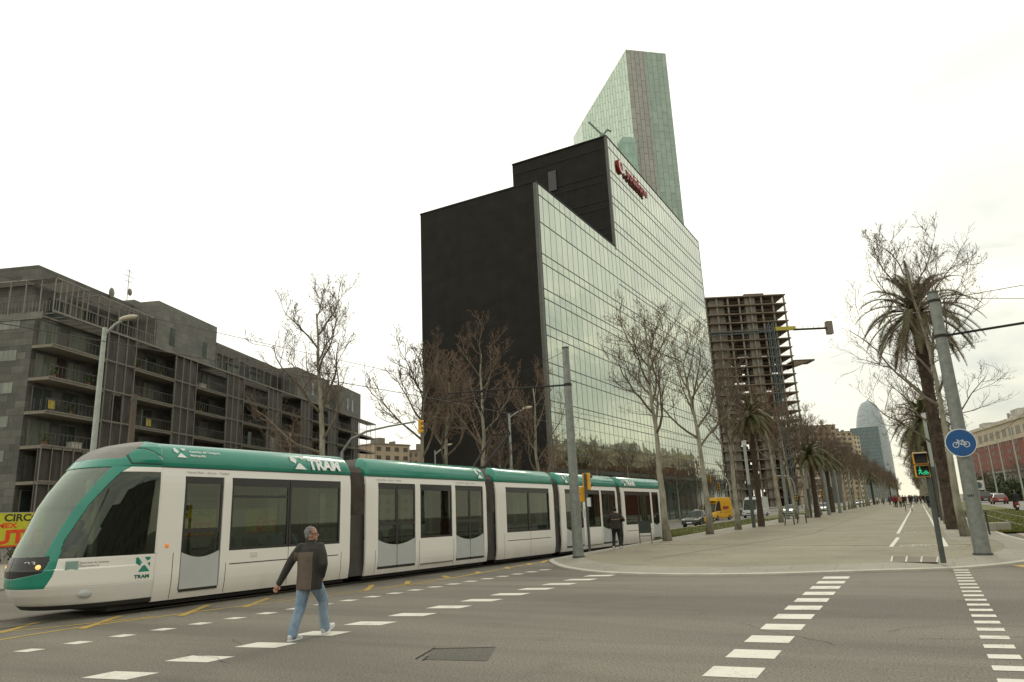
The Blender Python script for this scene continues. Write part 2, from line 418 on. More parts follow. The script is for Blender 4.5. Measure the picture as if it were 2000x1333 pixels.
# expansion joints across the paving, tiled strips beside the tree rows
b = MB()
for (x0, y0, x1, y1) in [(-10.6, 31.0, -1.3, 27.4), (-1.3, 27.4, 1.6, 27.2), (-7.6, 22.6, -4.7, 38), (-4.7, 38, -4.9, 120)]:
    d = Vector((x1-x0, y1-y0, 0)); l = d.length; d /= l; nn = Vector((-d.y, d.x, 0))
    c = Vector(((x0+x1)/2, (y0+y1)/2, PZ+.004)); b.obox(c, d, nn, (0, 0, 1), l/2, .025, .0015)
tag(b.build('paving_joint', mat('joint_dark', (.17, .145, .11), rough=.9)), kind='structure')
b = MB(); b.box(-10.95, -9.3, 33.5, 600, PZ-.05, PZ+.005)
tag(b.build('left_tile_strip', M_TILE), kind='structure')
b = MB(); b.box(.75, 1.55, 30, 600, PZ-.05, PZ+.006)
tag(b.build('right_tile_strip', M_TILE), kind='structure')
# turf strips with the tram rails
def turf(name, x0, x1, y0, y1, zt, lab):
    b = MB(); r = random.Random(4)
    xsn = int((x1-x0)/.5)
    yl = []; y = y0
    while y < y1: yl.append(y); y += .5 if y < 70 else (2 if y < 150 else 15)
    yl.append(y1)
    n = xsn+1
    for y in yl:
        for i in range(n): b.v.append((x0+(x1-x0)*i/xsn, y, zt+r.uniform(0, .03)))
    for j in range(len(yl)-1):
        for i in range(n-1): b.f.append((j*n+i, j*n+i+1, (j+1)*n+i+1, (j+1)*n+i)); b.m.append(0)
    # blades
    if True:
        for _ in range(16000):
            y = y0+(r.random()**2.2)*45; x = r.uniform(x0, x1); a = r.uniform(0, PI); h = r.uniform(.03, .08); wd = r.uniform(.015, .04)
            dx, dy = math.cos(a)*wd, math.sin(a)*wd
            b.add([(x-dx, y-dy, zt), (x+dx, y+dy, zt), (x+r.uniform(-.03, .03), y+r.uniform(-.03, .03), zt+.02+h)], [(0, 1, 2)])
    o = b.build(name, M_GRASS, fix=False); tag(o, lab, 'grass', kind='stuff')
turf('grass', -17.3, -12.15, 40, 600, -.10, 'short green turf strip between the left carriageway and the promenade')
turf('grass', 2.75, 7.5, 36.5, 600, .05, 'green turf with tram rails to the right of the promenade')
for nm, x0, x1, zt in (('left_track_kerb', -17.6, -17.3, -.08), ('right_track_kerb', 7.5, 7.75, .08)):
    b = MB(); b.box(x0, x1, 38, 600, zt-.4, zt+.02); tag(b.build(nm, M_RING), kind='structure')
b = MB(); b.box(3.3, 7.5, 27, 36.5, -.1, .006); tag(b.build('track_crossing_paving', groundmat('pink_paving', (.38, .30, .26), joints=(.6, .4, .02, .7))), kind='structure')
# rails
TA = Vector((-14.75, 11, -.022)); TT = Vector((.05, 1, -.0112)).normalized()
TN = Vector((TT.y, -TT.x, 0)).normalized()
b = MB()
for off in (.61, 2.04):
    pts = []
    for u in [-60, -30, -12, -4, 0, 6, 12, 18, 23, 30, 45, 100, 500]:
        p = TA-TN*off+Vector((TT.x*u, TT.y*u, 0)); p.z = gz(p.x, p.y)+.006
        if u > 29: p.x = TA.x-TN.x*off+TT.x*30; p.z = -.08
        if u < -4: p.x -= (u+4)**2*.002
        pts.append(p)
    for p, q in zip(pts[:-1], pts[1:]):
        d = (q-p); l = d.length; d.normalize(); b.obox((p+q)/2, d, d.cross(Vector((0, 0, 1))), (0, 0, 1), l/2, .035, .012)
tag(b.build('left_rails', M_RAIL), kind='structure')
b = MB()
for off in (4.1, 5.55):
    pts = [Vector((off+3.2, 16, .012)), Vector((off+1.7, 22, .012)), Vector((off+.6, 29, .014)), Vector((off+.15, 37, .07)), Vector((off, 50, .09)), Vector((off, 500, .09))]
    for p, q in zip(pts[:-1], pts[1:]):
        d = (q-p); l = d.length; d.normalize(); b.obox((p+q)/2, d, d.cross(Vector((0, 0, 1))).normalized(), (0, 0, 1), l/2, .035, .012)
tag(b.build('right_rails', M_RAIL), kind='structure')
# --- painted markings
def quad_on(b, pts, z=.004): b.add([(p[0], p[1], z) for p in pts], [tuple(range(len(pts)))])
def squares(name, p0, p1, n, wx, wy, skew=0, z=.004):
    b = MB()
    for i in range(n):
        t = i/(n-1); x = p0[0]+(p1[0]-p0[0])*t; y = p0[1]+(p1[1]-p0[1])*t
        quad_on(b, [(x-wx/2, y-wy/2-skew), (x+wx/2, y-wy/2+skew), (x+wx/2, y+wy/2+skew), (x-wx/2, y+wy/2-skew)], z)
    tag(b.build(name, M_WHITE), kind='structure')
squares('crossing_square_line', (-1.94, 8.03), (-1.86, 17.9), 11, .53, .50, .03)
squares('crossing_square_line', (.53, 8.35), (.60, 19.7), 20, .30, .235, .02)
def pts_line(name, cs, wx, wy, sk):
    b = MB()
    for c in cs:
        g = G(*c); x, y = g.x, g.y
        quad_on(b, [(x-wx/2, y-wy/2-sk), (x+wx/2, y-wy/2+sk), (x+wx/2, y+wy/2+sk), (x-wx/2, y+wy/2-sk)])
    tag(b.build(name, M_WHITE), kind='structure')
def seq(p0, p1, n):
    a = G(*p0); c = G(*p1)
    return [(a.x+(c.x-a.x)*i/(n-1), a.y+(c.y-a.y)*i/(n-1)) for i in range(n)]
b = MB()
for x, y in seq((235, 1320), (1171, 1125), 13):
    quad_on(b, [(x-.37, y-.26), (x+.33, y-.14), (x+.37, y+.26), (x-.33, y+.14)])
tag(b.build('crossing_square_line', M_WHITE), kind='structure')
b = MB()
sq = seq((57, 1271), (1064, 1113.5), 21)
dx, dy = sq[1][0]-sq[0][0], sq[1][1]-sq[0][1]
for k in range(-4, 21):
    x, y = sq[0][0]+dx*k, sq[0][1]+dy*k
    quad_on(b, [(x-.17, y-.15), (x+.14, y-.11), (x+.17, y+.15), (x-.14, y+.11)])
tag(b.build('crossing_square_line', M_WHITE), kind='structure')
# yellow box junction
def ribbon(b, pix, wd, z=.0045):
    P = smoothpts([tuple(G(*p)[:2]) for p in pix], 2)
    for i in range(len(P)-1):
        a, c = P[i], P[i+1]; tx, ty = c[0]-a[0], c[1]-a[1]; l = math.hypot(tx, ty) or 1; nx, ny = -ty/l*wd/2, tx/l*wd/2
        vs = [(a[0]-nx, a[1]-ny), (c[0]-nx, c[1]-ny), (c[0]+nx, c[1]+ny), (a[0]+nx, a[1]+ny)]
        b.add([(x, y, gz(x, y)+z) for x, y in vs], [(0, 1, 2, 3)])
b = MB()
ribbon(b, [(-120, 1272), (0, 1250), (180, 1222), (330, 1202), (495, 1178), (632, 1163.5), (792, 1143), (900, 1127), (985, 1111), (1072, 1096)], .11)
ribbon(b, [(-150, 1240), (0, 1236), (143, 1222), (300, 1204)], .09)
ribbon(b, [(530, 1170), (640, 1156), (730, 1152), (850, 1137)], .07)
ribbon(b, [(800, 1131), (900, 1124), (960, 1117)], .07)
for p, q in [((715,1152),(727,1137)),((795,1141),(797,1129)),((875,1129),(866,1118)),((935,1120),(926,1111)),((993,1112),(984,1103)),((1036,1104),(1028,1098)),((1058,1100),(1070,1093)),
             ((478,1184),(525,1165)),((352,1203),(407,1180)),((160,1229),(236,1203)),((0,1237),(72,1217))]:
    ribbon(b, [p, q], .15, .006)
tag(b.build('yellow_box_marking', M_YEL, fix=False), kind='structure')
b = MB(); ribbon(b, [(1990, 1104), (2020, 1109), (2080, 1118)], .35); tag(b.build('yellow_edge_marking', M_YEL, fix=False), kind='structure')
# cycle lane on the promenade
b = MB()
def seg(b, x0, y0, x1, y1, wd, z):
    d = Vector((x1-x0, y1-y0, 0)); l = d.length; d /= l; n = Vector((-d.y, d.x, 0))*wd/2
    a = Vector((x0, y0, z)); c = Vector((x1, y1, z)); b.add([a-n, c-n, c+n, a+n], [(0, 1, 2, 3)])
z = PZ+.008
for y0, y1 in [(26.6, 32.5), (35.8, 90), (94, 140)]:
    seg(b, -1.0, y0, -.92, y1, .13, z)
for y0, y1 in [(26.3, 31.8), (34, 90), (94, 140)]:
    seg(b, .53, y0, .53, y1, .13, z)
tag(b.build('cycle_lane_line', M_WHITE), kind='structure')
def bikeshape(b, P, r=.3, lw=.05, dz=.0):
    # P maps (a,b) design units (wheels 1 apart) to 3D ; strokes as thin quads
    def st(a0, b0, a1, b1, w=lw):
        l = math.hypot(a1-a0, b1-b0) or 1; nx, ny = -(b1-b0)/l*w/2, (a1-a0)/l*w/2
        b.add([P(a0-nx, b0-ny), P(a1-nx, b1-ny), P(a1+nx, b1+ny), P(a0+nx, b0+ny)], [(0, 1, 2, 3)])
    for cx in (-.55, .55):
        for k in range(20):
            t0, t1 = 2*PI*k/20, 2*PI*(k+1)/20
            st(cx+r*math.cos(t0), r*math.sin(t0), cx+r*math.cos(t1), r*math.sin(t1))
    for s in [(-.55, 0, -.28, .42), (-.28, .42, .25, .42), (-.3, .5, -.22, .3), (-.28, .36, .02, 0), (.02, 0, .55, 0), (.02, 0, .2, .5), (.55, 0, .25, .42), (.08, .52, .3, .5), (-.3, .55, -.42, .58), (-.3, .55, -.22, .56)]:
        st(*s)
b = MB(); bikeshape(b, lambda a, c: (-.2+a*.62, 26.9+c*1.2, z), lw=.09)
bikeshape(b, lambda a, c: (-.2+a*.62, 36.3+c*1.2, z), lw=.1)
tag(b.build('cycle_lane_symbol', paintmat('faded_paint', (.6, .57, .47), .5, (.33, .29, .22))), kind='structure')
b = MB(); g = G(1643, 1056, PZ); seg(b, g.x-.12, g.y-.5, g.x+.12, g.y+.05, .12, z); seg(b, g.x+.16, g.y+.1, g.x+.38, g.y+.6, .12, z)
tag(b.build('yellow_paving_dash', M_YEL), kind='structure')
# asphalt repair patch round a cover and utility covers
b = MB(); quad = [G(826, 1289), G(952, 1292), G(967, 1266), G(845, 1269)]
quad_on(b, quad, .004); tag(b.build('road_repair_patch', groundmat('patch_asphalt', (.092, .084, .068), speck=.5, sscale=50)), kind='structure')
b = MB()
for p, q in [((812, 1288), (850, 1266)), ((845, 1268), (968, 1265)), ((826, 1291), (836, 1283))]:
    a, c = G(*p), G(*q); seg(b, a.x, a.y, c.x, c.y, .03, .0065)
tag(b.build('road_crack', mat('crack_dark', (.02, .018, .015), rough=.9)), kind='structure')
b = MB()
fr = [(1741, 1098), (1830, 1099), (1832, 1088), (1743, 1087)]
P = [G(p[0], p[1], PZ) for p in fr]; quad_on(b, P, PZ+.004)
tag(b.build('utility_cover', groundmat('cover_fill', (.17, .14, .105)), ), kind='structure')
b = MB()
for t in (0, .33, .66, 1):
    a = P[0].lerp(P[1], t); c = P[3].lerp(P[2], t); seg(b, a.x, a.y, c.x, c.y, .04, PZ+.008)
for i, j in ((0, 1), (3, 2)): seg(b, P[i].x, P[i].y, P[j].x, P[j].y, .02, PZ+.008)
tag(b.build('utility_cover_frame', mat('cover_metal', (.42, .39, .32), rough=.5, metal=.3)), kind='structure')
# far pavements
for nm, x0, x1, z0 in (('left_far_pavement', -31.3, -27.5, -.14), ('right_far_pavement', 18.5, 24, .12)):
    b = MB(); b.box(x0, x1, 44, 700, z0-.5, z0); tag(b.build(nm, M_TILE), kind='structure')
b = MB(); b.box(-34, -27, -40, 40, -.5, .02); b.box(-300, -34, -40, 33, -.5, .02)
tag(b.build('left_side_pavement', M_TILE), kind='structure')

# thin cracks and tyre darkened seams in the crossing, litter of dead leaves on the paving
b = MB(); r = random.Random(31)
for k in range(9):
    x, y = r.uniform(-9, 2), r.uniform(6.5, 17); a = r.choice((0, PI))+r.uniform(-.5, .5)
    for i in range(r.randint(6, 16)):
        x2, y2 = x+math.cos(a)*.14, y+math.sin(a)*.14; seg(b, x, y, x2, y2, r.uniform(.004, .010), .0065); x, y = x2, y2; a += r.uniform(-.5, .5)
tag(b.build('road_crack', bpy.data.materials['crack_dark'], fix=False), kind='structure')
b = MB()
for k in range(1500):
    t = r.random()
    if t < .45: x, y = -10.9+r.random()**2*3.0, 25+r.random()**1.5*60
    elif t < .8: x, y = 1.6-r.random()**2*2.2, 24+r.random()**1.5*50
    else: x, y = r.uniform(-10, 1.5), r.uniform(20, 50)
    a = r.uniform(0, 2*PI); s_ = r.uniform(.015, .045); z_ = PZ+.012
    b.add([(x+s_*math.cos(a+q), y+s_*math.sin(a+q), z_+r.uniform(0, .01)) for q in (0, 1.9, 4.0)], [(0, 1, 2)])
tag(b.build('leaf_litter', mat('dead_leaf', (.10, .065, .03), rough=.9, col2=(.18, .12, .06)), fix=False), 'scattered dead leaves on the promenade paving', 'leaf litter', kind='stuff')
# ================================================================== TRAM
M_TW = mat('tram_white', (.66, .64, .60), rough=.32, var=.05, scale=1.2, coat=.3, spec=.5)
def dirtywhite():
    m, Nn, Ln, b = nt('tram_side_white'); tcn = Nn.new('ShaderNodeTexCoord'); sp = Nn.new('ShaderNodeSeparateXYZ'); Ln.new(tcn.outputs['Object'], sp.inputs[0])
    n = Nn.new('ShaderNodeTexNoise'); n.inputs['Scale'].default_value = 2.2; n.inputs['Detail'].default_value = 8
    mpn = Nn.new('ShaderNodeMapping'); mpn.inputs['Scale'].default_value = (1, 1, .35); Ln.new(tcn.outputs['Object'], mpn.inputs[0]); Ln.new(mpn.outputs[0], n.inputs[0])
    mr = Nn.new('ShaderNodeMapRange'); mr.inputs[1].default_value = .15; mr.inputs[2].default_value = .75; mr.inputs[3].default_value = .75; mr.inputs[4].default_value = 0; Ln.new(sp.outputs[2], mr.inputs[0])
    f = math_node('MULTIPLY', mr.outputs[0], n.outputs[0], tree=m.node_tree)
    mx = Nn.new('ShaderNodeMix'); mx.data_type = 'RGBA'; Ln.new(f, mx.inputs[0]); mx.inputs[6].default_value = (.82, .79, .735, 1); mx.inputs[7].default_value = (.40, .33, .26, 1)
    Ln.new(mx.outputs[2], b.inputs['Base Color']); b.inputs['Roughness'].default_value = .35; b.inputs['Coat Weight'].default_value = .25; return m
M_TS = dirtywhite()
M_TG = mat('tram_teal', (.006, .225, .155), rough=.25, var=.06, scale=2, coat=.5)
M_TGD = mat('tram_dark_teal', (.004, .06, .045), rough=.3, var=.05)
M_TROOF = mat('tram_roof_grey', (.20, .19, .17), rough=.45, var=.1)
M_TDOOR = mat('tram_door_grey', (.46, .475, .465), rough=.4, var=.05)
M_TFR = mat('window_frame_black', (.02, .019, .018), rough=.25, var=.1)
M_SEAM = mat('panel_seam', (.05, .045, .04), rough=.7)
M_BELL = mat('gangway_bellows', (.10, .085, .07), rough=.75, var=.25, scale=3)
M_BELLL = mat('gangway_lower', (.055, .05, .045), rough=.6, var=.2)
M_UNDER = mat('underframe', (.022, .02, .018), rough=.8)
M_TGLASS = glassmat('tram_window_glass', (.31, .36, .32), .085, .015, (.75, .80, .68))
M_TSHIELD = glassmat('tram_windscreen_glass', (.38, .46, .40), .20, .02, (.70, .78, .68))
M_TINT = mat('tram_interior', (.38, .40, .36), rough=.6, var=.1)
M_TFLOOR = mat('tram_floor', (.08, .085, .08), rough=.7)
M_SEAT = mat('tram_seat', (.10, .24, .19), rough=.6, var=.15)
M_SEATB = mat('tram_seat_shell', (.32, .36, .35), rough=.5)
TRAM = empty('tram', TA, 0, 'long white five section tram with green roof edge crossing the junction', 'tram')
Mx = Matrix((( TN.x, TT.x, 0, TA.x), (TN.y, TT.y, 0, TA.y), (0, TT.z, 1, TA.z), (0, 0, 0, 1)))
rzt = math.atan2(-TT.x, TT.y)
TRAM.rotation_mode = 'XYZ'
TRAM.rotation_euler = (math.asin(TT.z), 0, rzt)
WT = 2.65
def xin(z):                       # slight tuck of the skirt and of the cornice
    if z < .75: return -.07*((.75-z)/.55)**2
    if z > 2.6: return -.05*((z-2.6)/.5)**2
    return 0
class Mir:                        # the far half of the tram is the near half mirrored
    def __init__(s, c=None): s.c = c
    def y(s, u): return u if s.c is None else s.c-u
def wall(parent, u0, u1, holes, side, name='side_wall'):
    us = sorted(set([u0, u1]+[h[0] for h in holes]+[h[1] for h in holes]))
    zs = sorted(set([.2, .3, .42, .55, .75, 1.6, 2.6, 2.75, 2.9, 3.1]+[h[2] for h in holes]+[h[3] for h in holes]))
    b = MB(); nz = len(zs)
    X = (lambda z: xin(z)) if side == 0 else (lambda z: -WT-xin(z))
    X2 = (lambda z: xin(z)-.06) if side == 0 else (lambda z: -WT-xin(z)+.06)
    def inh(u, z): return any(h[0] < u < h[1] and h[2] < z < h[3] for h in holes)
    nu = len(us); grid = [[not inh((us[i]+us[i+1])/2, (zs[j]+zs[j+1])/2) for j in range(nz-1)] for i in range(nu-1)]
    for k, XX in enumerate((X, X2)):
        for u in us:
            for z in zs: b.v.append((XX(z), u, z))
    o2 = nu*nz
    for i in range(nu-1):
        for j in range(nz-1):
            if not grid[i][j]: continue
            a = i*nz+j; q = (a, a+nz, a+nz+1, a+1)
            b.f.append(q); b.m.append(0); b.f.append(tuple(reversed([t+o2 for t in q]))); b.m.append(0)
            for (di, dj, e0, e1) in ((-1, 0, a, a+1), (1, 0, a+nz+1, a+nz), (0, -1, a+nz, a), (0, 1, a+1, a+nz+1)):
                ii, jj = i+di, j+dj
                if 0 <= ii < nu-1 and 0 <= jj < nz-1 and grid[ii][jj]: continue
                b.f.append((e0, e1, e1+o2, e0+o2)); b.m.append(0)
    return b.build(name, M_TS, parent)
def sx(side, d, z=1.5):            # x of a point d inside the skin
    return xin(z)-d if side == 0 else -WT-xin(z)+d
def window(parent, ua, ub, za, zb, side, band=.2, mull=None, topbar=False):
    b = MB(); e = .06; d0, d1 = .012, .05
    xa, xb = sorted((sx(side, d0), sx(side, d1)))
    b.box(xa, xb, ua, ub, za, za+e); b.box(xa, xb, ua, ub, zb-band, zb)
    b.box(xa, xb, ua, ua+e, za+e, zb-band); b.box(xa, xb, ub-e, ub, za+e, zb-band)
    if topbar: b.box(xa, xb, ua+e, ub-e, zb-band-.28, zb-band-.22)
    f = b.build('window', M_TFR, parent)
    g = MB(); x = sx(side, .03); g.add([(x, ua+e, za+e), (x, ub-e, za+e), (x, ub-e, zb-band), (x, ua+e, zb-band)], [(0, 1, 2, 3)])
    g.build('pane', M_TGLASS, f)
    return f
def leaf(parent, ua, ub, za, zb, side, c0, c1, cmid):
    # door leaf: grey bottom panel with curved top, dark frame and glass above ; c0,c1 curve heights at both edges
    b = MB(); n = 10; xa, xb = sx(side, .015), sx(side, .05); e = .05
    def cz(t): return c0+(c1-c0)*t - cmid*math.sin(PI*t) if cmid else c0+(c1-c0)*(t if c1 > c0 else t)
    def cz(t):
        return c0+(c1-c0)*t-cmid*math.sin(PI*t)
    d = empty('door', (0, 0, 0)); d.parent = parent
    pts = [(ua+(ub-ua)*i/n, cz(i/n)) for i in range(n+1)]
    lo = MB(); lo.prism([(ua+.01, za)]+[(ub-.01, za)]+[(max(ua+.01, min(ub-.01, p)), q) for p, q in reversed(pts)], xa, xb, 'x')
    lo.build('lower_panel', M_TDOOR, d)
    f = MB(); x0, x1 = sorted((sx(side, .02), sx(side, .055)))
    f.box(x0, x1, ua, ua+e, min(c0, c1)-.05, zb); f.box(x0, x1, ub-e, ub, min(c0, c1)-.05, zb); f.box(x0, x1, ua+e, ub-e, zb-.16, zb)
    f.box(x0, x1, ua+e, ub-e, 1.62, 1.72)
    f.box(x0, x1, ua+.01, ub-.01, za-.06, za-.01)
    f.build('frame', M_TFR, d)
    g = MB(); x = sx(side, .032)
    for i in range(n):
        g.add([(x, pts[i][0], pts[i][1]), (x, pts[i+1][0], pts[i+1][1]), (x, pts[i+1][0], zb-.16), (x, pts[i][0], zb-.16)], [(0, 1, 2, 3)])
    g.build('pane', M_TGLASS, d)
def roofprof(k):
    # half profile of the cowl from side to the middle (x inward, z)
    P = [(.05, 3.08), (.03, 3.12), (.02, 3.24), (.06, 3.38), (.15, 3.53), (.30, 3.63), (.5, 3.67)]
    return P
def roof(parent, u0, u1, r0=True, r1=True):
    us = []
    for k in range(5): us.append((u0+.16*(1-math.cos(PI/2*k/4)) if r0 else u0+.02*k, math.sin(PI/2*(k+.9)/4.9) if r0 else 1))
    mid = (u0+u1)/2
    us.append((mid, 1))
    tail = []
    for k in range(5): tail.append((u1-.16*(1-math.cos(PI/2*k/4)) if r1 else u1-.02*k, math.sin(PI/2*(k+.9)/4.9) if r1 else 1))
    us += list(reversed(tail))
    for side in (0, 1):
        b = MB(); R = []
        for u, s in us:
            R.append([((-x if side == 0 else -WT+x)*1.0, u, 3.08+(z-3.08)*s) for x, z in roofprof(0)])
        b.rings(R, close=False, cap=False)
        for ring in (R[0], R[-1]): b.add(ring+[(ring[-1][0], ring[0][1], 3.08)], [tuple(range(len(ring)+1))])
        o = b.build('roof_cowl', M_TG, parent, smooth=False)
        shade(o)
    b = MB(); b.box(-WT+.5, -.5, u0+.1, u1-.1, 3.1, 3.63); b.box(-WT+.75, -.75, u0+.6, u1-.6, 3.63, 3.70)
    b.build('roof_deck', M_TROOF, parent)
    # thin dark seam between cornice and cowl
    b = MB()
    for side in (0, 1):
        x0, x1 = sorted((sx(side, -.004, 3.05), sx(side, .03, 3.05))); b.box(x0, x1, u0+.02, u1-.02, 3.085, 3.105)
    b.build('cornice_seam', M_SEAM, parent)
def inner(parent, u0, u1, seats=()):
    b = MB(); b.box(-WT+.1, -.1, u0+.02, u1-.02, .22, .34); b.build('floor', M_TFLOOR, parent)
    b = MB(); b.box(-WT+.1, -.1, u0+.02, u1-.02, 2.86, 2.92); b.build('ceiling', M_TINT, parent)
    for (u, x, dr) in seats:
        b = MB(); b.box(x-.4, x+.4, u-.2, u+.22, .72, .8); b.box(x-.35, x+.35, u-.12, u+.12, .34, .72)
        s = b.build('seat', M_SEAT, parent, bevel=.02)
        b = MB(); y = u-.24*dr
        b.rings([[(x-.4, y-.03, .7), (x+.4, y-.03, .7), (x+.4, y+.03, .7), (x-.4, y+.03, .7)],
                 [(x-.38, y-.03-.08*dr, 1.3), (x+.38, y-.03-.08*dr, 1.3), (x+.38, y+.03-.08*dr, 1.3), (x-.38, y+.03-.08*dr, 1.3)],
                 [(x-.24, y-.03-.1*dr, 1.48), (x+.24, y-.03-.1*dr, 1.48), (x+.24, y+.03-.1*dr, 1.48), (x-.24, y+.03-.1*dr, 1.48)]])
        b.build('backrest', M_SEATB, s, bevel=.015)
def poles(parent, us):
    b = MB()
    for u, x in us: b.tube([(x, u, .34), (x, u, 2.88)], .018, 6)
    b.build('grab_pole', mat('grab_pole_yellow', (.5, .5, .46), rough=.3, metal=.6), parent)
def belt(parent, spans, z=.86, vs=()):
    b = MB()
    for a, c in spans:
        x0, x1 = sorted((sx(0, -.003), sx(0, .02))); b.box(x0, x1, a, c, z-.012, z+.012)
        x0, x1 = sorted((sx(1, -.003), sx(1, .02))); b.box(x0, x1, a, c, z-.012, z+.012)
    for v, za, zb in vs:
        for side in (0, 1):
            zz = rng(za, zb, 6); s_ = 1 if side == 0 else -1
            for z0, z1 in zip(zz[:-1], zz[1:]):
                a, c = sx(side, 0, z0)+.003*s_, sx(side, 0, z1)+.003*s_
                b.add([(a, v-.007, z0), (a, v+.007, z0), (c, v+.007, z1), (c, v-.007, z1)], [(0, 1, 2, 3)])
    b.build('panel_seam', M_SEAM, parent)
def gang(parent, u0, u1):
    b = MB(); n = 22; R = []
    for i in range(n+1):
        u = u0-.04+(u1-u0+.08)*i/n; d = .055 if i % 2 else .005; d += .06*abs(2*i/n-1)*0
        t = 2*i/n-1; d += .05*(1-t*t)
        x0, x1 = -.10-d, -WT+.10+d; zt = 3.44-d
        R.append([(x0, u, 1.95), (x0, u, 2.9), (x0-.03, u, 3.2), (x0-.2, u, zt-.04), (x0-.45, u, zt), (x1+.45, u, zt), (x1+.2, u, zt-.04), (x1+.03, u, 3.2), (x1, u, 2.9), (x1, u, 1.95)])
    b.rings(R, close=False, cap=False); g = b.build('gangway', M_BELL, parent)
    b = MB(); R = []
    for i in range(7):
        u = u0-.04+(u1-u0+.08)*i/6; d = .03*(1-(2*i/6-1)**2)
        R.append([(-.13-d, u, .22), (-.13-d, u, 1.95), (-WT+.13+d, u, 1.95), (-WT+.13+d, u, .22)])
    b.rings(R, close=True, cap=False); b.build('lower_fairing', M_BELLL, g, smooth=False)
def body(u0, u1):
    o = empty('car_section', (0, 0, 0)); o.parent = TRAM; return o
def under(parent, u0, u1, wheels=()):
    b = MB(); b.box(-WT+.2, -.2, u0+.05, u1-.05, .1, .24); b.build('underframe', M_UNDER, parent)
    for u in wheels:
        bg_ = MB()
        for du in (-.8, .8):
            for x in (-.61, -2.04): bg_.tube([(x-.05, u+du, .28), (x+.05, u+du, .28)], .27, 18)
            bg_.tube([(-.5, u+du, .28), (-2.15, u+du, .28)], .06, 8)
        bg_.box(-.5, -.35, u-1.1, u+1.1, .12, .4); bg_.box(-2.3, -2.15, u-1.1, u+1.1, .12, .4)
        bg_.build('bogie', M_UNDER, parent)
# ---- end sections (with cab)
PROF = [(.22, -2.58), (.36, -2.74), (.5, -2.85), (.7, -2.94), (1.0, -2.96), (1.15, -2.93), (1.46, -2.83), (1.8, -2.68), (2.27, -2.50), (2.6, -2.31), (2.97, -2.05), (3.25, -1.80), (3.42, -1.62), (3.54, -1.44), (3.64, -1.18), (3.70, -.92), (3.715, -.7)]
def tip(z):
    for (a, ua), (b_, ub) in zip(PROF[:-1], PROF[1:]):
        if z <= b_: return ua+(ub-ua)*max(0, (z-a))/(b_-a)
    return PROF[-1][1]
def lerpc(tab, z):
    if z <= tab[0][0]: return tab[0][1]
    for (a, ua), (b_, ub) in zip(tab[:-1], tab[1:]):
        if z <= b_: return ua+(ub-ua)*(z-a)/(b_-a)
    return tab[-1][1]
TB = [(.62, -2.90), (.7, -2.86), (.89, -2.76), (1.22, -2.67), (1.54, -2.62), (2.28, -2.2), (2.7, -1.86), (2.95, -1.62), (3.08, -1.40)]
TA_ = [(1.28, -2.93), (1.76, -2.72), (2.3, -2.42), (2.75, -2.08), (3.0, -1.86), (3.25, -1.62), (3.45, -1.35), (3.6, -1.15)]
US = -.72
def noseX(u, z):
    ut = tip(z); a = US-ut; t = max(0, min(1, (US-u)/a)); ex = 2.5 if z < 1.0 else 2.1
    return -WT/2+(1-t**ex)**(1/2.2)*WT/2+xin(z)
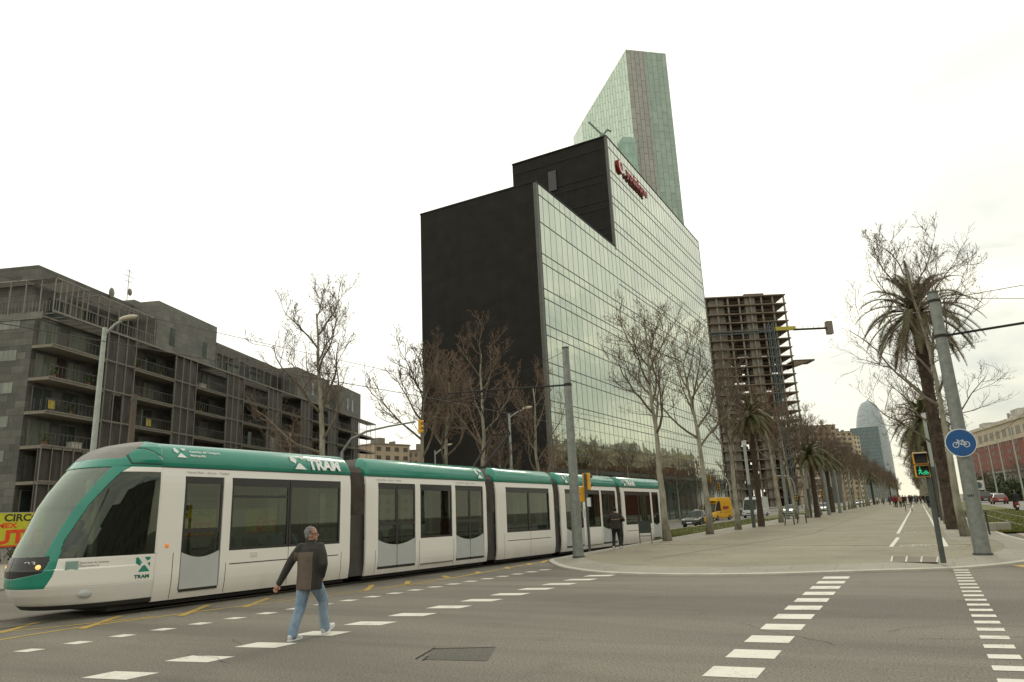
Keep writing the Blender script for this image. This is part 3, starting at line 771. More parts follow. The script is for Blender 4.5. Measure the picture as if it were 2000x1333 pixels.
def nose(parent, mc):
    NZ, NS = (280, 320) if mc.c is None else (90, 100)
    zs = [.22+(3.715-.22)*j/NZ for j in range(NZ+1)]
    parts = {}
    P = []
    for z in zs:
        row = []; ut = tip(z); ins = 0
        if z > 3.08: ins = lerpc([(3.08, .05), (3.12, .03), (3.24, .02), (3.38, .06), (3.53, .15), (3.63, .30), (3.67, .5), (3.715, .75)], z)
        else: ins = -xin(z)
        a = max(.02, US-ut); hw = WT/2-ins
        ex = 2.5 if z < 1.0 else 2.1; ey = 2.2
        for k in range(NS+1):
            y = math.cos(PI*k/NS); y = math.copysign(abs(y)**.8, y)
            xx = (1-abs(y)**ey)**(1/ex)
            row.append((-WT/2+y*hw, US-a*xx, z, abs(y)))
        P.append(row)
    def region(u, z, off):
        us = u-.40*off
        A, B = lerpc(TA_, z), lerpc(TB, z)
        if z < .31: return 'lower_skirt'
        if z < .64: return 'bumper'
        if z > 3.26 and us < A: return 'roof_hood'
        if z > 3.08:
            # outline of the oval inspection panel
            e = ((u+1.06)/.36+.35*(z-3.3)/.25)**2+((z-3.16)/.36)**2
            return 'oval_outline' if (.80 < e < 1.0 or (e < 1 and z < 3.16)) and z > 3.13 and off < .6 else 'nose_band'
        if z > 1.26 and us < A: return 'windscreen'
        if z <= 1.26 and us < B-.17-.25*max(0, 1.12-z) and z > .92+.22*(us+3.1): return 'headlight_housing'
        if us < B: return 'nose_band'
        if z < 1.22: return 'nose_panel' if not (z > 1.205) else 'edge'
        if z > 2.96: return 'nose_panel'
        if us < -.74 or u < -.76: return 'cab_window'
        return 'nose_panel'
    for j in range(NZ):
        for k in range(NS):
            q = (P[j][k], P[j][k+1], P[j+1][k+1], P[j+1][k])
            cu = sum(p[1] for p in q)/4; cz = sum(p[2] for p in q)/4; off = sum(min(-p[0], WT+p[0]) for p in q)/4
            off = max(off, 0)
            parts.setdefault((region(cu, cz, off), k < NS//2), []).append((j, k))
    mats_ = {'lower_skirt': M_UNDER, 'bumper': M_TW, 'roof_hood': M_TROOF, 'oval_outline': M_TGD, 'nose_band': M_TG, 'windscreen': M_TSHIELD,
             'headlight_housing': M_TFR, 'nose_panel': M_TS, 'edge': M_SEAM, 'cab_window': M_TGLASS}
    for (nm, sd_), cells in parts.items():
        b = MB(); idx = {}
        def vi(j, k):
            if (j, k) not in idx:
                idx[(j, k)] = len(b.v); p = P[j][k]; b.v.append((p[0], mc.y(p[1]), p[2]))
            return idx[(j, k)]
        for j, k in cells:
            b.f.append((vi(j, k), vi(j, k+1), vi(j+1, k+1), vi(j+1, k))); b.m.append(0)
        o = link(nm, b.mesh(nm, True, False), mats_[nm], parent)
        if nm not in ('windscreen', 'cab_window'):
            sm = o.modifiers.new('solid', 'SOLIDIFY'); sm.thickness = .03; sm.offset = 0
    # roof cap over the nose
    top = P[-1]; b = MB(); b.add([(p[0], mc.y(p[1]), p[2]) for p in top], [tuple(range(len(top)))]); b.build('nose_cap', M_TROOF, parent)
    # headlamps, coupling covers and cab furniture
    for s in (0, 1):
        def fx(x): return x if s == 0 else -WT-x
        lm = MB(); lm.ball((fx(noseX(-2.74, 1.05)), mc.y(-2.74), 1.06), .045, .07, .05); lm.build('headlight', emit('headlight_warm', (1, .50, .16), 1.1 if mc.c is None else .2), parent, smooth=True)
        lm = MB(); lm.ball((fx(-.20), mc.y(-2.02), .50), .05, .17, .085); lm.build('bumper_recess', M_TDOOR, parent, smooth=True)
    b = MB(); b.box(-WT+.5, -.5, *sorted((mc.y(-2.5), mc.y(-1.9))), .5, 1.25); b.build('cab_desk', M_UNDER, parent, bevel=.04)
    b = MB(); b.box(-WT+.1, -.1, *sorted((mc.y(-.62), mc.y(-.56))), .34, 2.9); b.build('cab_bulkhead', M_UNDER, parent)
    b = MB(); b.tube([(-.35, mc.y(-2.15), 1.25), (-.25, mc.y(-1.75), 2.6)], .02, 6); b.build('wiper', M_BLACK, parent)
def endsection(mc, door_lab):
    m1 = body(0, 1)
    y = mc.y
    def srt(a, c): return sorted((y(a), y(c)))
    for side in (0, 1):
        a, c = srt(US, 5.2)
        holes = [srt(-.12, .92)+[.38, 2.9], srt(1.15, 4.8)+[1.17, 2.9]]
        wall(m1, a, c, holes, side)
        ua, ub = srt(-.10, .90); leaf(m1, ua, ub, .40, 2.9, side, 1.2, 1.2, .13)
        ua, ub = srt(1.15, 2.95); window(m1, ua, ub, 1.17, 2.9, side, topbar=(mc.c is None))
        ua, ub = srt(2.97, 4.8); window(m1, ua, ub, 1.17, 2.9, side)
    a, c = srt(US-.0, 5.2); roof(m1, a, c, r0=mc.c is not None, r1=mc.c is None)
    a, c = srt(-.55, 5.2); inner(m1, a, c, [(y(u), x, d) for u, x, d in ((1.6, -.55, 1), (2.6, -.55, -1), (3.7, -.55, 1), (1.6, -2.1, 1), (2.6, -2.1, -1), (3.7, -2.1, 1), (4.5, -2.1, -1))])
    belt(m1, [srt(1.18, 4.75)], vs=[(y(2.96), .25, 1.17), (y(1.08), .22, .9), (y(-.30), .22, 1.2), (y(4.86), .22, .95)])
    under(m1, *srt(-1.6, 5.2), wheels=[y(2.2)])
    poles(m1, [(y(1.05), -.4), (y(3.0), -.9), (y(-.3), -.5), (y(4.9), -1.7)])
    nose(m1, mc); return m1
M1 = endsection(Mir(), '')
for a, c in ((5.2, 5.85), (12.27, 12.95), (17.5, 18.1), (24.28, 24.85)): gang(TRAM, a, c)
def doorsection(u0, u1, d1, w_, d2):
    s_ = body(u0, u1)
    for side in (0, 1):
        wall(s_, u0, u1, [list(d1)+[.34, 2.9], list(w_)+[1.17, 2.9], list(d2)+[.34, 2.9]], side)
        for d in (d1, d2):
            mid = (d[0]+d[1])/2
            leaf(s_, d[0]+.01, mid-.008, .42, 2.88, side, 1.20, 1.03, .04); leaf(s_, mid+.008, d[1]-.01, .42, 2.88, side, 1.03, 1.20, .04)
        window(s_, w_[0], w_[1], 1.17, 2.9, side)
    roof(s_, u0, u1); inner(s_, u0, u1, [(w_[0]+.4, -2.1, 1), (w_[1]-.4, -2.1, -1), (w_[0]+.5, -.55, 1)])
    belt(s_, [(w_[0], w_[1])], z=.36, vs=[(u0+.42, .22, .9), (w_[0]-.06, .22, 1.1), (w_[1]+.06, .22, 1.1)])
    under(s_, u0, u1); poles(s_, [(d1[0]+.9, -1.3), (d2[0]+.9, -1.3), (w_[0]+.1, -.9)])
    return s_
C1 = doorsection(5.85, 12.27, (6.38, 8.15), (8.40, 10.13), (10.34, 12.07))
C2 = doorsection(18.1, 24.28, (18.58, 20.33), (20.56, 22.2), (22.38, 24.08))
ctr = body(12.95, 17.5)
for side in (0, 1):
    wall(ctr, 12.95, 17.5, [[13.65, 17.1, 1.17, 2.9]], side); window(ctr, 13.65, 15.38, 1.17, 2.9, side); window(ctr, 15.39, 17.1, 1.17, 2.9, side)
roof(ctr, 12.95, 17.5); inner(ctr, 12.95, 17.5, [(u, x, d) for u, d in ((13.9, 1), (15, -1), (15.9, 1), (16.8, -1)) for x in (-.55, -2.1)])
belt(ctr, [(13.65, 17.1)], vs=[(15.42, .22, 1.17), (13.45, .22, 1.1)]); under(ctr, 12.95, 17.5, [15.2])
M2 = endsection(Mir(30.05), '')
# lettering and emblems
M_LW = mat('lettering_white', (.75, .77, .74), rough=.4, var=.03)
def onroof(u, hgt, s0=0):       # a flat decal plane lying on the tilted cowl
    x = .012-.50*max(0, hgt-.10)-.0; z = 3.14+hgt*.93
    return (x+.02, u, z)
def onroof_old(u, hgt, s0=0):   # map along the curved cowl: s = arc height from the cornice
    P = [(-x, z) for x, z in roofprof(0)]; d = hgt
    for (x0, z0), (x1, z1) in zip(P[:-1], P[1:]):
        l = math.hypot(x1-x0, z1-z0)
        if d <= l or (x1, z1) == P[-1]:
            t = d/l; nx, nz = (z1-z0)/l, -(x1-x0)/l
            return (x0+(x1-x0)*t+nx*.006, u, z0+(z1-z0)*t+nz*.006)
        d -= l
def rooftext(s, u0, size, base, parent, sxx=1.0, name='lettering', off=.012):
    return text_mesh(name, s, size, M_LW, parent, extr=.0, off=off, sx=sxx, bend=lambda c: onroof(u0+c.x, base+c.y))
LOGO = [[(0, 1), (.16, 1), (.42, .66), (.30, .40), (0, .62)], [(.60, 1), (1, 1), (1, .84), (.78, .74)], [(.18, 0), (1, 0), (.62, .46), (.46, .40)], [(.80, .56), (1, .66), (1, .34)]]
def roofLogo(u0, size, base, parent):
    b = MB()
    for pl in LOGO[:3]: b.add([onroof(u0+a*size, base+c*size*.8) for a, c in pl], [tuple(range(len(pl)))])
    b.build('emblem', M_LW, parent, fix=False)
rooftext('TRAM', 3.60, .44, .07, M1, 1.0, off=.02); roofLogo(2.98, .5, .05, M1)
rooftext('TRAM', 25.65, .44, .07, M2, 1.0, off=.02); roofLogo(25.15, .42, .05, M2)
roofLogo(11.65, .42, .05, C1); roofLogo(18.5, .42, .05, C2)
rooftext('Autoritat del Transport', -.02, .085, .34, M1, 1.0, 'lettering', .002); rooftext('Metropolità', -.02, .085, .24, M1, 1.0, 'lettering', .002); roofLogo(-.42, .3, .2, M1)
def sidetext(s, u0, z0, size, parent, mt, name='lettering', sxx=1, off=.0):
    return text_mesh(name, s, size, mt, parent, extr=.001, off=off, sx=sxx, bend=lambda c: (.005, u0+c.x, z0+c.y))
M_LD = mat('lettering_dark', (.12, .11, .10), rough=.5)
for par, u in ((M1, -.1), (C1, 6.3), (C1, 10.4)):
    sidetext('Francesc Macià  -  Sant Just  -  Trambaix', u, 2.97, .07, par, M_LD)
b = MB()
for pl in LOGO: b.add([(.006, -1.15+a*.31, .85+c*.30) for a, c in pl], [tuple(range(len(pl)))])
EMB = [(a, c) for pl in LOGO for a, c in pl]
M1E = []
b.v = [(noseX(v[1], v[2])+.02, v[1], v[2]) for v in b.v]
b.build('emblem', M_TG, M1, fix=False)
text_mesh('lettering', 'TRAM', .10, M_TG, M1, extr=.001, off=.004, sx=1.25, bend=lambda c: (noseX(-1.17+c.x, .73)+.02, -1.17+c.x, .72+c.y))
b = MB()
for (a, c, d, e) in [(-2.42, .98, .2, .17), ]:
    b.add([(noseX(a, c)+.02, a, c+e), (noseX(a+d, c)+.02, a+d, c+e), (noseX(a+d, c)+.02, a+d, c), (noseX(a, c)+.02, a, c)], [(0, 1, 2, 3)])
b.build('emblem', mat('emblem_grey', (.25, .38, .33), rough=.5), M1, fix=False)
for k, s_ in enumerate(('Generalitat de Catalunya', 'Departament de', 'Territori')):
    text_mesh('lettering', s_, .055, M_LD, M1, extr=.0, sx=.9, bend=lambda c, k=k: (noseX(-2.18+c.x, 1.0)+.02, -2.18+c.x, 1.09-.06*k+c.y))
text_mesh('lettering', '03', .11, M_LW, M1, extr=.0, sx=1.1, bend=lambda c: (noseX(-2.9+c.x, 1.12)+.03, -2.9+c.x, 1.1+c.y))
b = MB(); b.ball((.0, -.47, 1.36), .02, .05, .05); b.build('indicator_lamp', emit('indicator_orange', (.8, .25, .03), .3), M1, smooth=True)
b = MB(); b.box(-.02, .012, 1.78, 1.98, .98, 1.10); b.build('socket_cover', M_TW, M1, bevel=.01)
# bars and grips behind doors ; pantograph
b = MB()
PB = (-1.32, 14.6)
zt_ = 6.72
for s in (-.45, .45):
    b.tube([(PB[0]+s*.6, 13.7, 3.75), (PB[0]+s, 15.5, 5.25)], .05, 6)
    b.tube([(PB[0]+s, 15.5, 5.25), (PB[0]+s*.9, 14.3, zt_)], .03, 6)
b.box(PB[0]-.5, PB[0]+.5, 13.3, 15.0, 3.66, 3.76)
b.tube([(PB[0]-.45, 15.5, 5.25), (PB[0]+.45, 15.5, 5.25)], .035, 6)
pn = b.build('pantograph', M_UNDER, TRAM)
b = MB()
for dy in (-.22, .22): b.tube([(PB[0]-.95, 14.3+dy, zt_-.22), (PB[0]-.7, 14.3+dy, zt_+.02), (PB[0]+.7, 14.3+dy, zt_+.02), (PB[0]+.95, 14.3+dy, zt_-.22)], .025, 6)
b.build('collector_head', M_UNDER, pn)
b = MB(); b.tube([(.0, 32.2, 2.9), (.22, 32.3, 2.85)], .02, 6); b.box(.14, .26, 32.2, 32.3, 2.45, 2.85); b.build('side_mirror', M_BLACK, M2)
# ================================================================== BUILDINGS
def onX(px, py, X):
    d = ray(px, py); t = X/d.x; return Vector((X, d.y*t, d.z*t+CH))
# ---- dark office block with mirrored avenue front
OX, OY0, OY1, OY2, OXL = -31.5, 64.7, 89.0, 139.8, -47.2
ZL, ZU = 37.4, 54.6
M_ODARK = brickmat('dark_facade_panel', (.019, .017, .0145), (.0215, .019, .0165), (.012, .011, .0095), bw=2.0, rh=1.35, ms=.02, rough=.6, off=0, spec=.12, var=.2, bump=.2)
def mirror_glass():
    m, Nn, Ln, b = nt('mirror_facade_glass')
    v = wallvec(Nn, Ln)
    t = Nn.new('ShaderNodeTexBrick'); Ln.new(v, t.inputs[0]); t.offset = 0; t.inputs['Scale'].default_value = 1
    t.inputs['Brick Width'].default_value = 1.5; t.inputs['Row Height'].default_value = 4.05; t.inputs['Mortar Size'].default_value = 0
    t.inputs['Color1'].default_value = (.395, .445, .37, 1); t.inputs['Color2'].default_value = (.47, .51, .415, 1); t.inputs['Bias'].default_value = 0
    Ln.new(t.outputs[0], b.inputs['Base Color'])
    b.inputs['Metallic'].default_value = 1; b.inputs['Roughness'].default_value = .035
    n = Nn.new('ShaderNodeTexNoise'); n.inputs['Scale'].default_value = .35; n.inputs['Detail'].default_value = 2; Ln.new(v, n.inputs[0])
    bp = Nn.new('ShaderNodeBump'); bp.inputs['Strength'].default_value = .35; bp.inputs['Distance'].default_value = .12
    t2 = Nn.new('ShaderNodeTexBrick'); Ln.new(v, t2.inputs[0]); t2.offset = 0; t2.inputs['Scale'].default_value = 1
    t2.inputs['Brick Width'].default_value = 1.5; t2.inputs['Row Height'].default_value = 4.05; t2.inputs['Mortar Size'].default_value = 0
    t2.inputs['Color1'].default_value = (0, 0, 0, 1); t2.inputs['Color2'].default_value = (1, 1, 1, 1)
    hh = math_node('MULTIPLY_ADD', t2.outputs[0], .02, n.outputs[0], tree=m.node_tree)
    Ln.new(hh, bp.inputs['Height']); Ln.new(bp.outputs[0], b.inputs['Normal'])
    return m
M_OGL = mirror_glass()
M_OLINE = mat('dark_green_transom', (.035, .045, .034), rough=.4, var=.1)
M_OMUL = mat('glass_joint', (.13, .16, .13), rough=.35, var=.1)
M_OSHOP = mat('dark_green_shop_glass', (.02, .05, .04), rough=.06, var=.4, scale=.3, spec=.9)
OFF = empty('office_building', (0, 0, 0), 0, 'tall black office block with a mirrored glass front stepping up behind the tram', 'office building')
b = MB(); b.box(OXL, OX-.3, OY0, OY1, -1, ZL-.2); b.box(OXL, OX-.3, OY1, OY2, -1, ZU-.2); b.build('dark_wall', M_ODARK, OFF)
b = MB(); b.box(OX-.6, OX, OY0+.6, OY1, 6, ZL-.1); b.box(OX-.6, OX, OY1+.003, OY2-.4, 6, ZU-.1); b.build('glass_front', M_OGL, OFF)
b = MB(); 
many('corner_trim', [(OX-.34, OX+.02, OY0-.02, OY0+.45, -1, ZL), (OX-.34, OX+.025, OY1-.12, OY1+.3, ZL-.5, ZU), (OX-.6, OX+.025, OY2-.4, OY2, -1, ZU)], mat('corner_trim', (.085, .085, .07), rough=.5), OFF)
b = MB(); b.box(OX-.5, OX-.02, OY0+.5, OY2-.5, -.5, 6); b.build('shop_glass', M_OSHOP, OFF)
b = MB(); y = OY0+2
while y < OY2-1: b.box(OX-.3, OX+.03, y-.08, y+.08, -.5, 6); y += 3.0
b.box(OX-.4, OX+.06, OY0+.5, OY2, 5.6, 6.05); b.build('shop_frame', M_OLINE, OFF)
lines = []
zt = ZL-1.15
z = 29.95
# paired transoms of every storey
lev = [33.6-.95, 29.0, 27.9, 25.0, 23.9, 20.95, 19.85, 16.9, 15.75, 12.85, 11.7, 8.8, 7.65]
b = MB()
for z in lev+[35.9]: b.box(OX-.05, OX+.045, OY0+.45, OY1+.1, z-.035, z+.035)
for z in [l for l in lev]+[31.9, 36.0, 37.1, 40.1, 41.2, 44.1, 45.2, 48.1, 49.2, 52.9]:
    b.box(OX-.05, OX+.045, OY1+.3, OY2-.4, z-.038, z+.038)
b.build('transom', M_OLINE, OFF)
b = MB(); y = OY0+1.5
while y < OY2-.5:
    b.box(OX-.05, OX+.02, y-.009, y+.009, 6.05, (ZL if y < OY1 else ZU)-.3); y += 1.5
b.build('glass_joint', M_OMUL, OFF)
b = MB(); b.box(OXL-.05, OX+.05, OY0-.05, OY1-.125, ZL-.2, ZL); b.box(OXL-.05, OX+.05, OY1-.13, OY2+.05, ZU-.2, ZU); b.build('roof', M_ODARK, OFF)
b = MB()
for z in (ZU-1.9, ZU-5.9, ZU-7.0, ZU-10.0, ZU-11.1, ZU-14.2, ZU-15.2): b.box(OXL+.4, OX-.9, OY1-.15, OY1-.1, z-.025, z+.025)
b.build('panel_joint', mat('panel_joint', (.012, .011, .01), rough=.6), OFF)
b = MB(); b.box(OXL+6.1, OXL+7.4, OY1-.2, OY1-.1, ZU-6.4, ZU-3.2); b.build('window', mat('grey_window', (.035, .034, .030), rough=.15), OFF)
# roof sign
M_RED = mat('sign_red', (.33, .015, .015), rough=.4, var=.1)
M_SWH = mat('sign_white', (.72, .68, .64), rough=.4, var=.05)
sg = empty('rooftop_sign', (0, 0, 0)); sg.parent = OFF
ps = onX(1213, 326, OX+.3)
b = MB(); b.tube([(OX+.02, ps.y, ps.z), (OX+.35, ps.y, ps.z)], 1.12, 28); b.build('round_emblem', M_RED, sg)
b = MB(); b.tube([(OX+.352, ps.y, ps.z), (OX+.38, ps.y, ps.z)], 1.06, 28); b.build('emblem_face', M_SWH, sg)
b = MB(); b.tube([(OX+.382, ps.y+.03, ps.z-.15), (OX+.42, ps.y+.03, ps.z-.15)], .52, 20)
b.tube([(OX+.40, ps.y-.38, ps.z+.05), (OX+.40, ps.y-.25, ps.z+.5), (OX+.40, ps.y+.2, ps.z+.78)], [.2, .14, .05], 8); b.build('emblem_mark', M_RED, sg)
p0 = onX(1222, 337, OX+.3); p1 = onX(1262, 376, OX+.3)
ln = (p1.y-p0.y)
t = text_mesh('lettering', 'vodafone', 2.3, M_RED, sg, extr=.10, off=.03, bend=lambda c: (c.z, c.x, c.y))
mxw = max(v.co.y for v in t.data.vertices)
for v in t.data.vertices: v.co.y *= ln/mxw
t.location = (OX+.35, p0.y, ps.z-.75)
# window-cleaning davit on the roof edge
b = MB(); gpt = Vector((OX-1.0, OY1+1.2, ZU))
b.tube([gpt, gpt+Vector((0, 0, 1.1))], .3, 8); b.tube([gpt+Vector((0, 0, .9)), gpt+Vector((-1.6, -1, 3.1))], .14, 6); b.tube([gpt+Vector((0, 0, .8)), gpt+Vector((.7, .4, 1.8)), gpt+Vector((1.1, .8, 1.5))], .14, 6)
b.ball(gpt+Vector((0, 0, .6)), .5); tag(b.build('roof_davit', mat('davit_green', (.14, .2, .16))), 'small green window cleaning hoist on the top corner of the black office', 'hoist')
# ---- pale glass tower with a slanted top
def tower():
    a = DEP(1222, 97, 190); top = a.z; A = Vector((a.x, a.y))
    d = ray(7283, 719); f = Vector((d.x, d.y)).normalized()
    g = Vector((-f.y, f.x))            # towards the back
    # width of the right face: direction ray 1300 meets A+f*w
    r1 = ray(1300, 105); r1 = Vector((r1.x, r1.y))
    def inter(o, dd, r):               # o+dd*s on the ray r
        det = dd.x*(-r.y)+r.x*dd.y; s = (-o.x*(-r.y)-r.x*o.y)/det; return s
    wR = inter(A, f, r1); h = -f.lerp(g, .0)
    lf = Vector((-f.x*.80+g.x*.60, -f.y*.80+g.y*.60)).normalized()
    r2 = ray(1136, 240); r2 = Vector((r2.x, r2.y)); wL = inter(A, lf, r2)
    B = A+f*wR; Lp = A+lf*wL
    zL = HT(1136, 240, Vector((Lp.x, Lp.y, 0))); zR = HT(1300, 105, Vector((B.x, B.y, 0)))
    back = g*14
    R_ = empty('glass_tower', (A.x, A.y, 0), math.atan2(f.y, f.x), 'pale green glass tower with a steep slanted top behind the black office', 'tower')
    inv = Matrix.Rotation(-math.atan2(f.y, f.x), 2)
    def lc(p): q = inv @ (Vector(p[:2])-A); return q
    b_, l_, bk = lc(B), lc(Lp), lc(A+back)
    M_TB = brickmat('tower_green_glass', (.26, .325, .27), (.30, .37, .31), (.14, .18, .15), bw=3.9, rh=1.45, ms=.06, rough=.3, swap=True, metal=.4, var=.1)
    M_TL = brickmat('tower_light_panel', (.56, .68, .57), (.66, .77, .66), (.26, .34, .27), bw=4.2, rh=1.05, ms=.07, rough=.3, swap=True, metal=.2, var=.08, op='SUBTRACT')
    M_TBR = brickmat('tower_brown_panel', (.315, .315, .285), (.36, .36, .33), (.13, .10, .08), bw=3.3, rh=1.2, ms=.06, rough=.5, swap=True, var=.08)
    wb = b_.x*.46
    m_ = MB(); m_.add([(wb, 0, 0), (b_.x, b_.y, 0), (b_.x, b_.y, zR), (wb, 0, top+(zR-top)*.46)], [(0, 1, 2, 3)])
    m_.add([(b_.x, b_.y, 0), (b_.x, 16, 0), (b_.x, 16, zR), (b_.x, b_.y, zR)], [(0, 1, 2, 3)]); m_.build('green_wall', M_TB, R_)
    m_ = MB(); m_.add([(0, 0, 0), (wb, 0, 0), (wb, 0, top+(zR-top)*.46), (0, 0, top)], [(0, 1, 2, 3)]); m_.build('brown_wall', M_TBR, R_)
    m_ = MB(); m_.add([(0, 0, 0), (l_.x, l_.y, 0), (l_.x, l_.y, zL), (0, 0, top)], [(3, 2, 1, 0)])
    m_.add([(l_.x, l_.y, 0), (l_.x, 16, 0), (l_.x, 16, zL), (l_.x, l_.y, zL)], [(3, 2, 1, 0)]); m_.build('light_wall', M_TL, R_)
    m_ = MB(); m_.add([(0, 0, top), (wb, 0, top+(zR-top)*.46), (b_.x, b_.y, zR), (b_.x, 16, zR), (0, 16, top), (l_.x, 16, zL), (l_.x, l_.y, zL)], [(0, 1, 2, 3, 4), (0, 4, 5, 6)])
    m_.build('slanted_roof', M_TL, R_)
    # attached lower glass volume
    q0 = DEP(1190, 276, 188); q1 = DEP(1243, 279, 188)
    m_ = MB(); zz = 98; m_.box(-3.6, -.02, -1.2, 3, 0, HT(1222, 276, Vector((A.x, A.y, 0)))); m_.build('lower_glass_volume', brickmat('tower_mid_glass', (.27, .38, .31), (.30, .41, .34), (.19, .27, .22), bw=1.3, rh=3.2, ms=.06, rough=.2, metal=.4), R_)
tower()
# ---- dark stone apartment building on the left
AO = Vector((-63.91, 33.16, 0)); AZ = math.atan2(.3626, .9319)
APT = empty('apartment_building', AO, AZ, 'long dark stone apartment building with balconies, metal screens and roof pergolas at left', 'apartment building')
M_STONE = brickmat('dark_stone_tiles', (.070, .070, .060), (.135, .130, .112), (.045, .044, .04), bw=1.25, rh=.62, ms=.012, rough=.75, off=.37, freq=2, var=.22)
M_STONEL = brickmat('grey_stone_tiles', (.14, .138, .120), (.19, .186, .162), (.07, .07, .062), bw=1.25, rh=.62, ms=.012, rough=.75, off=.37, freq=2, var=.15)
M_SLAB = mat('balcony_slab', (.20, .18, .145), rough=.8, var=.15, scale=1.5)
M_SCREEN = mat('dark_metal_screen', (.060, .054, .045), rough=.5, var=.45, scale=.5, stretch=(1, 1, .3))
M_POST = mat('weathered_steel_post', (.21, .19, .165), rough=.6, var=.12)
M_RAILD = mat('railing_dark', (.085, .08, .07), rough=.6)
M_WGL = mat('window_glass_dark', (.05, .06, .055), rough=.08, var=.5, scale=.4, spec=.9)
M_WCUR = mat('curtained_window', (.17, .185, .15), rough=.2, var=.35, scale=1.3, stretch=(1, 4, .2))
M_RAILG = glassmat('railing_mesh', (.42, .42, .40), .03, .3, (.3, .3, .28))
M_REDW = mat('dark_red_wall', (.045, .022, .018), rough=.7)
LV = [3.1, 6.1, 9.1, 12.05, 15.0, 17.9, 20.8]
b = MB(); b.box(-24, -2, 0, 80, -1, 20.7); b.build('wall', M_STONE, APT)
bays = []
u = 0
while u < 78: bays.append((u, u+6.9, 'b')); bays.append((u+6.9, min(u+11.05, 80), 's')); u += 11.05
R1 = random.Random(11)
for (a, c, k) in bays:
    a0 = a if a > 0 else 0
    c = min(c, 86.7)
    for i, z in enumerate(LV[:-1]):
        zt = LV[i+1]
        if k == 'b':
            b = MB(); b.box(-1.99, 0, a, c, z-.26, z); b.box(-.02, .05, a, c+.3, z-.05, z+.06)
            s = b.build('balcony', M_SLAB, APT)
            b = MB()
            for q in rng(a+.1, c-.1, 14): b.box(-.07, -.045, q-.012, q+.012, z+.06, z+1.05)
            b.box(-.08, -.03, a+.1, c-.1, z+1.05, z+1.1)
            if a == 0:
                for q in (-.6, -1.2, -1.8): b.box(q, q+.03, .08, .11, z, z+1.05)
            if z > 9: b.build('railing', M_RAILD, s)
            # windows at the back of the balcony
            for (w0, w1) in ((a+.6, a+2.9), (a+4.2, a+6.1)):
                if w1 > 80: continue
                f = MB(); f.box(-2.0, -1.93, w0, w1, z+.02, z+2.35)
                fr = f.build('window_frame', M_POST if R1.random() < .5 else M_SCREEN, APT)
                g = MB(); mm = (w0+w1)/2
                for g0, g1 in ((w0+.06, mm-.03), (mm+.03, w1-.06)): g.box(-1.93, -1.915, g0, g1, z+.08, z+2.29)
                g.build('pane', M_WCUR if R1.random() < .55 else M_WGL, fr)
            if R1.random() < .25 and z > 9:
                b = MB(); q = a+3.1; b.box(-2.0, -1.9, q, q+.9, z, z+2.4); b.build('shutter', M_REDW, APT)
        else:
            b = MB(); b.box(-1.99, -.25, a, c, z-.26, z); b.box(-.06, .03, a, c, z-.05, z+.05); b.build('floor_edge', M_POST, APT)
# screens with posts from roof level to the street
for (a, c, k) in bays:
    if k != 's' or a > 80: continue
    b = MB(); zz = [0]+LV
    for i in range(len(zz)-1):
        n = 3
        for j in range(n):
            y0 = a+(c-a)*j/n+.03; y1 = a+(c-a)*(j+1)/n-.03
            if R1.random() < .88: b.box(-.22, -.16, y0, y1, zz[i]+.1, zz[i+1]-.1)
    b.build('metal_screen', M_SCREEN, APT)
    b = MB()
    for j in range(4):
        y = a+(c-a)*j/3; b.box(-.06, .03, y-.035, y+.035, 0, 20.75)
    b.build('screen_post', M_POST, APT)
b = MB(); y = 0                       # ground storeys in front of the corner balcony
for j in range(6): b.box(-.05, .03, y+1.2*j, y+1.2*j+.06, 0, 9.05)
b.box(-.3, -.2, 0, 6.9, 0, 9.0); b.build('metal_screen', M_SCREEN, APT)
b = MB()
for j in range(6): b.box(-.05, .04, 1.25*j+.0, 1.25*j+.07, 0, 9.05)
b.build('screen_post', M_POST, APT)
# top edge with louvred pergola
b = MB(); b.box(-.1, .06, -.3, 87, 20.72, 20.9); b.box(-2, -1.9, 0, 82, 20.7, 20.86)
for i in range(7): b.box(-1.8+.26*i, -1.72+.26*i, 2.5, 87, 20.74, 20.82)
y = 0
while y < 87: b.box(-1.95, 0, y-.03, y+.03, 20.68, 20.74); y += 1.38
b.build('pergola', M_POST, APT)
b = MB()                               # open end frame at the far end
for y in (81.5, 84, 86.7): b.box(-.05, .03, y-.04, y+.04, 0, 20.7)
for z in LV[:-1]: b.box(-1.9, .04, 80, 86.8, z-.22, z)
b.build('end_frame', M_POST, APT)
# penthouse storey and the stair blocks
for nm, mm, bx in [('penthouse_wall', M_STONE, (-14, -3.0, .8, 14.0, 20.6, 25.75)), ('penthouse_wall', M_STONE, (-14, -2.6, 26, 46, 20.6, 25.3)),
                   ('penthouse_wall', M_STONE, (-14, -2.8, 44, 64, 20.6, 25.35)), ('stair_block', M_STONEL, (-9, -.1, 14.2, 26.0, 20.9, 26.05)),
                   ('stair_block', M_STONEL, (-9, -4, 15.5, 21.5, 26.05, 26.9)), ('stair_block', M_STONEL, (-9, -.1, 49.5, 62.5, 20.9, 25.6)), ('stair_block', M_STONEL, (-9, -.4, 67.5, 79, 20.9, 25.9)),
                   ('penthouse_wall', M_STONE, (-14, -2.8, 62.5, 67.5, 20.6, 25.6))]:
    b = MB(); b.box(*bx); b.build(nm, mm, APT)
b = []
for (a, c, z0, z1) in ((16.6, 17.5, 21.6, 23.6), (23.1, 24.0, 21.6, 23.5), (55, 55.8, 22, 24), (71.5, 72.3, 21.8, 24), (74, 74.8, 21.8, 24)):
    b.append((-.12 if a < 60 else -.42, -.08 if a < 60 else -.36, a, c, z0, z1))
many('stair_window', b, M_WGL, APT)
b = []
